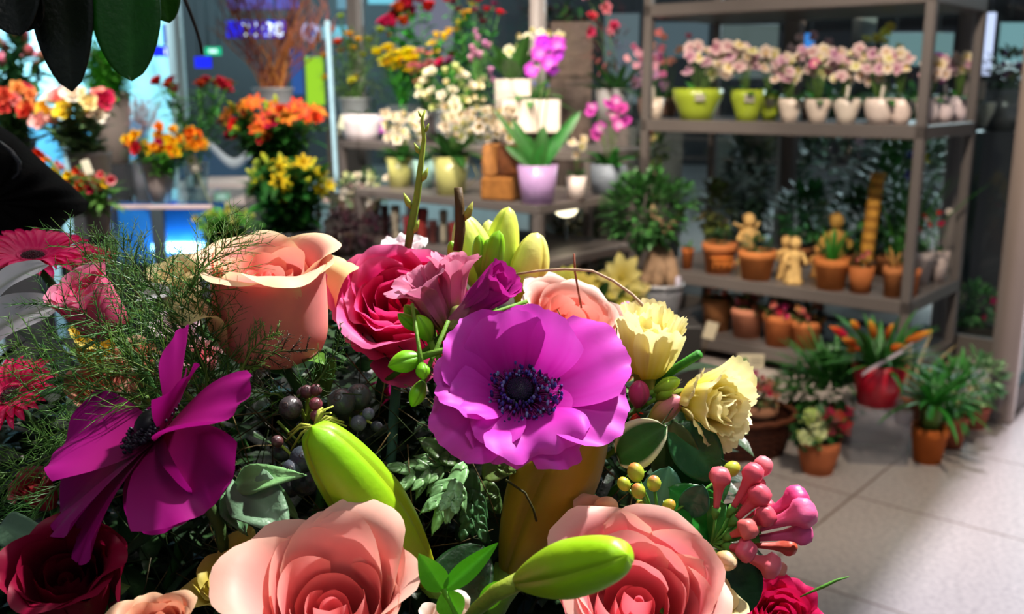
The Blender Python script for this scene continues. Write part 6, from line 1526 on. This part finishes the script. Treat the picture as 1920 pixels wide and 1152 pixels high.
twig('thin dark twig hanging at the top left of the picture', [(343, -10, .75), (355, 20, .75), (368, 55, .75), (376, 82, .75), (379, 102, .75)], [.0016, .0014, .0013, .0012, .0010], '#2a211a')
twig('fine grass blade over the floor at the lower right', [(1500, 1120, .43), (1545, 1100, .43), (1570, 1088, .43), (1592, 1082, .43)], [.0003, .0009, .0007, .0002], '#4f8a2c', 'grass_blade', cat='blade')
twig('thin dark twig across the olive lily bud', [(948, 900, .44), (985, 925, .438), (1000, 955, .436), (1006, 978, .436)], .0006, '#3a3a14')
twig('blue green stalk below the purple anemone at its left', [(728, 905, .50), (735, 840, .50), (738, 780, .50), (745, 700, .50)], .0028, '#3f6a5a', 'flower_stalk', cat='stalk')
twig('thin green stalk crossing under the berries', [(520, 790, .46), (560, 830, .46), (600, 800, .46), (640, 770, .46)], .0008, '#6a8a2c', 'flower_stalk', cat='stalk')

# --- berries
def berries(label, root, items, Y, name='berry_sprig'):
    o0 = P(*root, Y); t = thing(name, label, 'berries', o0)
    m = MB()
    for (x, y, r, col, dy) in items:
        q = P(x, y, Y + dy) - o0; m.tube([(0, 0, 0), q * .5 + Vector((0, .004, .002)), q], [.0011, .0009, .0007], hexc('#8a9a3a'), 5)
    part('stems', m, M_STEM, t)
    for (x, y, r, col, dy) in items:
        q = P(x, y, Y + dy) - o0; R_ = S(r, Y); m = MB(); cc = hexc(col)
        d = (q.normalized() if q.length > .001 else Vector((0, 0, 1)))
        m.ball((0, 0, 0), R_, lambda v: mix(cc, mix(cc, (.12, .13, .15), .4), v * v), 16, 12, (1, 1, 1.08)); 
        m.lathe([(R_ * .32, R_ * .98), (R_ * .28, R_ * 1.08), (R_ * .12, R_ * 1.02), (.0001, R_ * 1.14)], 8, mix(cc, (.08, .05, .04), .5))
        o = part('berry', m, M_BERRY, t); o.location = q; o.rotation_euler = aim(d + Vector((0, -.5, 0))).to_euler()
    return t
random.seed(31)
berries('cluster of grey blue berries under the hot pink rose', (660, 800), [(640, 755, 27, '#262e2b', -.01), (672, 745, 26, '#2a302c', 0), (652, 768, 28, '#222a26', .005), (691, 776, 12, '#6a7088', -.01), (672, 794, 16, '#55586a', -.012), (706, 800, 11, '#3a3f48', 0)], .46)
berries('dark brown and red berries under the peach rose', (575, 790), [(545, 765, 23, '#2c1c1c', -.01), (575, 735, 13, '#5f2a30', 0), (592, 732, 12, '#6a2c34', 0), (592, 758, 13, '#8a3040', -.01), (594, 780, 13, '#7a2c3a', -.012), (570, 740, 15, '#3a2028', .01)], .45)
berries('blue black berries left of the large green lily bud', (560, 900), [(568, 862, 27, '#23303a', -.01), (548, 880, 20, '#3a4450', -.014), (570, 905, 26, '#1c242c', 0), (520, 828, 12, '#5a2c2c', 0), (528, 850, 17, '#2a3430', .005), (545, 915, 20, '#202a26', .01)], .43)
# thin yellow green umbel stalks above the big bud
o0 = P(590, 800, .43); t = thing('umbel_stalks', 'fan of thin yellow green stalks behind the tip of the large green bud', 'stalks', o0)
for x, y in ((540, 815), (535, 828), (545, 845), (610, 770), (622, 775), (632, 785), (645, 792), (650, 800), (605, 765), (625, 762)):
    m = MB(); e = P(x, y, .435) - o0; m.tube([(0, 0, 0), e * .5 + Vector((0, 0, .003)), e], [.0008, .0008, .0005], hexc('#b0b848'), 4); part('stalk', m, M_STEM, t)

# --- bouvardia
def sprig(label, name, root, heads, Y, kind):
    o0 = P(*root, Y); t = thing(name, label, 'bouvardia' if kind == 'tube' else 'hypericum', o0)
    for (x, y, r, dy, col) in heads:
        q = P(x, y, Y + dy) - o0; R_ = S(r * 1.3, Y); m = MB(); cc = hexc(col)
        if kind == 'tube':
            b0 = q * .45; d = (q - b0); L = d.length; T = TR(b0) @ aim(d)
            m.lathe([(R_ * .25, 0), (R_ * .32, L * .3), (R_ * .45, L * .62), (R_ * .62, L * .78), (R_ * 1.0, L * .9), (R_ * 1.02, L * 1.0), (R_ * .8, L + R_ * .55), (R_ * .35, L + R_ * .8), (.0002, L + R_ * .78)], 20,
                    lambda v: mix(mix(cc, hexc('#b83a48'), .5), cc, v * 1.4), T @ RZ(rnd(0, 2)), 4, .10)
            o = part('floret', m, M_BUD, t)
            m = MB(); m.tube([(0, 0, 0), b0 * .6 + Vector((0, 0, -.002)), b0], .0008, hexc('#4f8a34'), 5); m.lathe([(.0008, -.003), (R_ * .4, 0), (R_ * .42, .003)], 8, hexc('#4f8a34'), T); part('stalk', m, M_STEM, t)
        else:
            m.ball((0, 0, 0), R_, lambda v: mix(mix(hexc('#c8d040'), hexc('#8ab030'), .3), cc, max(0, v - .65) * 3), 14, 10, (1, 1, 1.2))
            d = q; o = part('bud', m, M_BUD, t); o.location = q; o.rotation_euler = aim(d).to_euler()
            m = MB(); m.tube([(0, 0, 0), q * .5 + Vector((.001, 0, 0)), q], .0008, hexc('#5a9a34'), 5)
            for k in range(3):
                a = k * 2.1; leaf(m, q * .93, (cos(a), sin(a), .7), R_ * 1.3, R_ * .7, hexc('#5a9a34'), .2, 0, nu=2, nv=4)
            part('stalk', m, M_LEAF, t)
    return t
random.seed(41)
sprig('sprig of salmon pink tubular bouvardia buds at the right of the bouquet', 'bouvardia_sprig', (1335, 1020), [
    (1350, 893, 17, 0, '#e86a78'), (1432, 872, 16, .01, '#ee7a88'), (1413, 886, 17, .0, '#e8586e'), (1425, 928, 19, -.005, '#e85a70'), (1420, 905, 13, .01, '#e86a78'),
    (1496, 934, 20, 0, '#e8468c'), (1508, 962, 23, -.008, '#f06aa0'), (1505, 945, 16, .01, '#e03a80'), (1437, 968, 17, -.01, '#e05468'), (1402, 992, 17, -.014, '#e06a68'),
    (1506, 1000, 18, -.006, '#e05a98'), (1482, 1026, 13, 0, '#c8583c'), (1398, 1032, 18, -.016, '#e8607a'), (1445, 1062, 19, -.012, '#ea7080'), (1463, 1068, 12, 0, '#d8887a'), (1440, 948, 12, .008, '#d8506a')], .425, 'tube')
sprig('sprig of round yellow green buds with red tips above the right pink rose', 'hypericum_sprig', (1228, 985), [
    (1192, 886, 13, 0, '#e07a4a'), (1170, 908, 10, .004, '#c8a040'), (1226, 907, 11, -.004, '#e06a58'), (1197, 921, 11, -.006, '#e0704a'), (1203, 950, 9, 0, '#a88a40'), (1254, 949, 10, -.004, '#e08a40'), (1372, 880, 12, .01, '#d8a040')], .43, 'bud')
lilybud('small cream brown bud at the foot of the bouvardia', (1378, 1062), (1345, 1040), .40, .41, .009, '#e8c8a0', '#d0b060', 61, name='flower_bud', nseg=14)

# --- broad leaves in the bouquet
def bleaf(label, b, tip, Y0, Y1, w, col, bend=.4, shape='oval', up=(0, -.8, .6), vari=None, wav=.03, name='broad_leaf', fold=.12):
    p0 = P(b[0], b[1], Y0); p1 = P(tip[0], tip[1], Y1); m = MB(); d = p1 - p0
    leaf(m, (0, 0, 0), d + Vector((0, 0, bend * .25 * d.length)), d.length * (1 + bend * .1), w, hexc(col), bend, fold, up, 12, 18, shape, wav=wav, vari=vari)
    o = part(name, m, M_LEAF); o.location = p0; s_ = o.modifiers.new('thick', 'SOLIDIFY'); s_.thickness = .0005; tag(o, label, 'leaf'); return o
random.seed(51)
bleaf('dark green leaf with cream edge right of the olive lily bud', (1160, 860), (1238, 812), .455, .44, .023, '#2a6a2c', vari=hexc('#dfe6b8'))
bleaf('brownish green leaf behind the cream edged leaf', (1262, 905), (1268, 815), .465, .45, .024, '#4a5a30')
bleaf('dark green leaf below the rightmost cream carnation', (1262, 800), (1345, 900), .46, .45, .026, '#1f5a30')
bleaf('deep green leaf behind the pink bouvardia stalks', (1255, 940), (1360, 880), .46, .45, .034, '#1c5424')
bleaf('blue green glossy leaf behind the round yellow green buds', (1225, 985), (1255, 890), .445, .44, .022, '#4f8a70')
bleaf('bright deep green leaf left of the bouvardia stalks', (1360, 1010), (1270, 930), .44, .43, .024, '#1f7a30')
bleaf('green leaf at the foot of the bouvardia', (1280, 1000), (1350, 960), .445, .43, .022, '#2a7a2c')
bleaf('small glossy dark leaf in the middle of the bouvardia foliage', (1290, 965), (1315, 925), .435, .425, .014, '#23604a')
bleaf('dark leaf hanging right of the right pink rose', (1352, 1050), (1405, 1150), .42, .41, .026, '#16401c')
bleaf('dark leaf beside the stem of the plump lime bud', (830, 1150), (905, 1030), .42, .43, .030, '#123a14')
bleaf('long dark leaf behind the olive lily bud', (890, 1060), (930, 900), .50, .49, .030, '#1a3a14')
bleaf('shaded leaf behind the green bouquet stalk', (690, 900), (760, 760), .55, .53, .03, '#16341a')
bleaf('olive leaf with yellow tip under the peach rose', (600, 740), (610, 690), .50, .48, .014, '#5a7a24')
bleaf('shaded grey green leaf at the lower left edge', (0, 985), (90, 1040), .42, .40, .016, '#5a7a60', shape='strap')
o0 = P(832, 1108, .365); t = thing('leafy_shoot', 'bright green two bladed shoot between the lower roses', 'shoot', o0)
for (x, y, w, bnd, lab) in ((930, 1022, .0085, .25, 'blade'), (786, 1042, .0110, .2, 'blade'), (862, 1165, .012, .5, 'blade')):
    m = MB(); e = P(x, y, .362) - o0; leaf(m, (0, 0, 0), e, e.length, w, hexc('#5ab818'), bnd, .22, (0, -.9, .4), 6, 14, 'leaf'); part(lab, m, M_LEAF, t)
m = MB(); m.tube([(0, 0, .001), (.006, .0, -.014), (.01, 0, -.03)], .0016, hexc('#5a9a1c')); part('stem', m, M_STEM, t)
o0 = P(905, 1140, .345); m = MB(); e = P(938, 1095, .342) - o0; leaf(m, (0, 0, 0), e, e.length, .008, hexc('#7ac820'), .3, .1, (0, -.9, .4), 5, 8, 'oval'); o = part('bract', m, M_LEAF); o.location = o0; tag(o, 'small bright bract on the stem of the plump lime bud', 'leaf')

# --- asparagus fern
def frond(label, pts, seed, nb=26, sl=.030, col='#3f7028', dens=14, nr=.00022, fl=1.0):
    random.seed(seed); q = [P(x, y, Y) for x, y, Y in pts]; o0 = q[0]; q = [v - o0 for v in q]
    N = 24; path = []
    for k in range(N + 1):
        s = k / N * (len(q) - 1); i = min(len(q) - 2, int(s)); f = s - i
        path.append(q[i].lerp(q[i + 1], f * f * (3 - 2 * f) * .3 + f * .7))
    m = MB(); c0 = hexc(col); m.tube(path, [.0007 - .0005 * k / N for k in range(N + 1)], mix(c0, hexc('#5a4a20'), .4), 5)
    t = thing('fern_frond', label, 'fern', o0)
    part('stem', m, M_STEM, t)
    m = MB(); T = (path[-1] - path[0]).normalized(); side = T.cross(Vector((0, -.85, .5))).normalized()
    for b in range(nb):
        s = .12 + .86 * b / nb; p = path[int(s * N)]; sg = (-1) ** b; L = sl * (1 - s * .72) * rnd(.7, 1.15) * fl
        d = (T * rnd(.7, 1.0) + side * sg * rnd(.5, .9) + Vector((rnd(-.2, .2), rnd(-.5, .5), rnd(-.2, .2)))).normalized()
        e = p + d * L; m.tube([p, e], [.00035, .00015], jit(c0, .2), 3)
        for k in range(dens):
            f = (k + .5) / dens; b0 = p.lerp(e, f); s2 = (-1) ** k
            nd = (d * .9 + side * s2 * rnd(.3, .9) * sg + Vector((rnd(-.4, .4), rnd(-.5, .5), rnd(-.4, .4)))).normalized()
            m.tube([b0, b0 + nd * L * rnd(.22, .40)], [nr * .8, nr * .35], jit(c0, .35), 3)
    part('needles', m, M_LEAF, t)
fr = (
 ((430, 735, .47), (330, 640, .46), (200, 520, .46), (95, 408, .47), 'topmost fern frond reaching to the dark bag'),
 ((430, 735, .48), (300, 600, .48), (215, 500, .49), (170, 430, .50), 'fern frond rising left of the glowing counter'),
 ((420, 760, .47), (360, 640, .45), (280, 530, .44), (205, 436, .44), 'dark fern frond crossing the glowing counter'),
 ((410, 760, .46), (370, 660, .45), (335, 560, .45), (305, 470, .45), 'fern frond before the cream rose'),
 ((390, 780, .46), (385, 660, .45), (370, 560, .45), (372, 480, .45), 'upright fern frond at the left edge of the peach rose'),
 ((345, 560, .45), (375, 510, .45), (420, 465, .46), (470, 425, .47), 'light fern frond right of the counter above the peach rose'),
 ((400, 790, .45), (280, 680, .43), (160, 590, .42), (60, 562, .42), 'fern frond over the golden yellow bloom'),
 ((400, 800, .45), (270, 720, .43), (120, 660, .42), (-10, 645, .42), 'fern frond over the left edge above the lower gerbera'),
 ((380, 800, .44), (240, 740, .43), (120, 720, .42), (20, 740, .42), 'fern frond over the lower gerbera'),
 ((420, 800, .44), (330, 720, .43), (250, 680, .42), (150, 640, .42), 'fern frond over the salmon rose'),
 ((400, 720, .46), (330, 650, .45), (240, 610, .45), (120, 600, .45), 'fern frond under the clear pink rose'),
 ((370, 800, .45), (250, 770, .44), (150, 800, .44), (60, 830, .44), 'drooping fern frond left of the dark magenta anemone'),
 ((440, 720, .44), (470, 690, .43), (520, 660, .43), (590, 655, .43), 'dark fern spray across the belly of the peach rose'),
 ((450, 700, .43), (470, 660, .43), (495, 635, .43), (525, 622, .43), 'short green fern tip on the peach rose'),
 ((540, 760, .46), (600, 710, .45), (630, 660, .45), (640, 615, .45), 'thin fern sprig between peach rose and hot pink rose'),
 ((430, 720, .46), (425, 640, .46), (410, 580, .46), (395, 520, .46), 'fern frond before the left petals of the peach rose'),
 ((330, 760, .50), (250, 640, .50), (210, 560, .50), (200, 480, .50), 'deep green fern frond behind the clear pink rose'),
 ((300, 780, .47), (180, 720, .47), (80, 700, .47), (-20, 660, .47), 'low fern frond fading into the left shadow'),
 ((120, 900, .45), (70, 950, .44), (30, 990, .44), (-10, 1010, .44), 'dark fern frond at the lower left edge'),
 ((200, 850, .47), (110, 850, .46), (40, 880, .46), (-20, 900, .46), 'fern frond left below the dark magenta anemone'),
 ((560, 770, .47), (520, 740, .46), (470, 735, .46), (430, 750, .46), 'fern sprig between dark anemone and brown berries'),
 ((380, 700, .50), (300, 560, .51), (250, 490, .52), (240, 440, .53), 'pale fern frond in front of the counter'),
)
for i, f_ in enumerate(fr):
    frond(f_[4], f_[:4], 600 + i, 22 if i not in (12, 13, 14, 20) else 16, .038 if i not in (12, 13, 14, 20) else .016, ('#3f7428', '#557f30', '#386a2c', '#5c8a3a')[i % 4] if i != 12 else '#2a2a14', 12)

# --- dark foliage filling the inside of the bouquet, its bucket and stand
random.seed(91)
m = MB()
for i in range(1500):
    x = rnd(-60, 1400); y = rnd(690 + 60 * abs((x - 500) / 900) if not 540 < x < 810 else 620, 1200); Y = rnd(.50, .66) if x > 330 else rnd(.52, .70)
    if y < 700: Y = rnd(.56, .66)
    if x > 1240 and y > 940: Y = rnd(.47, .52)
    if x > 1180 and y < 780: continue
    if x > 1320 and (y < 900 or x > 1350): continue
    q = P(x, y, Y)
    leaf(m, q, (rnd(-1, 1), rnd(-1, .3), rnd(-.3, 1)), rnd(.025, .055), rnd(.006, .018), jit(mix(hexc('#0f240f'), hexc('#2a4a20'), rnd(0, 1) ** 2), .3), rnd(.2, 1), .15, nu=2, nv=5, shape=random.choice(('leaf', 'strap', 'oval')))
for i in range(420):
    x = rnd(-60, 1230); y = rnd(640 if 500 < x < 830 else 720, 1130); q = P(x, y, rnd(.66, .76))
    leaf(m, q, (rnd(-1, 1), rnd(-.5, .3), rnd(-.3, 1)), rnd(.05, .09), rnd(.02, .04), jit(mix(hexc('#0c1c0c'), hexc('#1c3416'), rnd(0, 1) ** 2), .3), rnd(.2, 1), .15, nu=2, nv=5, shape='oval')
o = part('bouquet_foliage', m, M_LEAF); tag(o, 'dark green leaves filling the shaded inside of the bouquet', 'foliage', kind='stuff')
m = MB()
for i in range(420):
    x = rnd(200, 1200); y = rnd(700, 1120); q = P(x, y, rnd(.46, .54)); d = Vector((rnd(-1, 1), rnd(-.4, .4), rnd(-1, 1))).normalized()
    m.tube([q, q + d * rnd(.01, .025) + Vector((0, 0, rnd(-.004, .004))), q + d * rnd(.03, .05)], .00035, jit(random.choice((hexc('#3a3014'), hexc('#5a4a24'), hexc('#2a3a14'))), .3), 3)
o = part('thin_root_strands', m, M_STEM); tag(o, 'tangle of fine brown strands deep inside the bouquet', 'strands', kind='stuff')
t = thing('flower_bucket', 'large dark bucket holding the bouquet in front', 'bucket', (-.215, .64, .74))
m = MB(); m.lathe([(.02, 0), (.22, 0), (.295, .30), (.30, .32), (.29, .32), (.28, .30), (.001, .30)], 48, hexc('#10120f'), cap=False); part('body', m, M_CERAMIC, t)
m = MB(); m.lathe([(.298, .305), (.304, .31), (.304, .322), (.298, .325)], 48, hexc('#1a1c19'), cap=False); part('rim', m, M_CERAMIC, t)
m = MB(); m.smooth = False; m.box((-.215, .64, .72), (.8, .6, .038), hexc('#2a2724'), None, .006)
for sx in (-.36, .36):
    for sy in (-.26, .26): m.box((-.215 + sx, .64 + sy, .35), (.04, .04, .70), hexc('#2a2724'))
o = part('bouquet_table', m, M_PAINT); tag(o, 'dark table carrying the large bouquet bucket', 'table')

# --- overhanging dark branch at the top left
o0 = P(150, -90, .62); t = thing('overhanging_branch', 'overhanging branch of large dark glossy leaves at the top left corner', 'branch', o0)
random.seed(61)
m = MB(); m.tube([P(-60, -60, .62) - o0, P(60, -80, .62) - o0, (0, 0, 0), P(260, -90, .62) - o0, P(330, -70, .62) - o0], [.004, .0035, .003, .0025, .002], hexc('#2a2418'), 8); part('stem', m, M_STEM, t)
for (bx, by, tx, ty, w, Y0, Y1, col) in ((110, -150, 124, 168, .036, .60, .58, '#101c0c'), (165, -90, 148, 72, .026, .63, .62, '#24480f'), (238, -95, 240, 149, .040, .60, .585, '#1e5c12'), (292, -80, 314, 42, .023, .62, .615, '#1a5410'),
                                    (10, -100, 30, 62, .036, .58, .56, '#0c140a'), (-30, -60, 70, 50, .036, .57, .57, '#0c140a'), (60, -110, 75, 45, .03, .61, .60, '#0e180b'), (30, -110, 100, 20, .03, .6, .59, '#0e180b'), (190, -100, 185, 35, .026, .64, .63, '#16300e')):
    m = MB(); p0 = P(bx, by, Y0) - o0; p1 = P(tx, ty, Y1) - o0; leaf(m, p0, p1 - p0, (p1 - p0).length, w, hexc(col), .15, .10, (0, -1, .1), 10, 20, 'oval')
    o = part('leaf', m, M_LEAF, t); s_ = o.modifiers.new('thick', 'SOLIDIFY'); s_.thickness = .0006

# --- black bag at the left edge
o0 = P(20, 345, .80)
t = thing('black_bag', 'black cloth bag with a thin strap loop at the left edge', 'bag', o0)
out = [(-140, 150), (-60, 190), (0, 236), (26, 252), (62, 286), (98, 318), (140, 352), (166, 380), (160, 398), (128, 412), (104, 440), (98, 470), (60, 500), (-140, 520)]
import itertools
def bagpt(x, y, Y): return P(x, y, Y) - o0
ctr = (-20, 380); m = MB(); rings = 10; vs = []; n = 64
def outl(u):
    x = u * len(out); i = int(x) % len(out); f = x - int(x); a_ = out[i]; b_ = out[(i + 1) % len(out)]
    return (lerp(a_[0], b_[0], f), lerp(a_[1], b_[1], f))
def fb(u, v):
    ph = v * pi; k = max(.02, sin(ph) ** .45); x, y = outl(u % 1.0)
    w = .010 * sin(x * .09 + y * .05) * sin(ph)
    return bagpt(ctr[0] + (x - ctr[0]) * k, ctr[1] + (y - ctr[1]) * k, .80 - cos(ph) * .075 * -1 + w), hexc('#0b0a0a')
m.grid(fb, n, 16, close=True); part('body', m, M_CLOTH, t)
m = MB(); m.tube([bagpt(x, y, Y) for x, y, Y in ((-30, 265, .74), (0, 268, .735), (22, 285, .73), (36, 305, .73), (36, 325, .73), (22, 338, .73), (0, 345, .735), (-30, 348, .74))], .0016, hexc('#2a2a2e'), 7); part('strap_loop', m, M_CERAMIC, t)
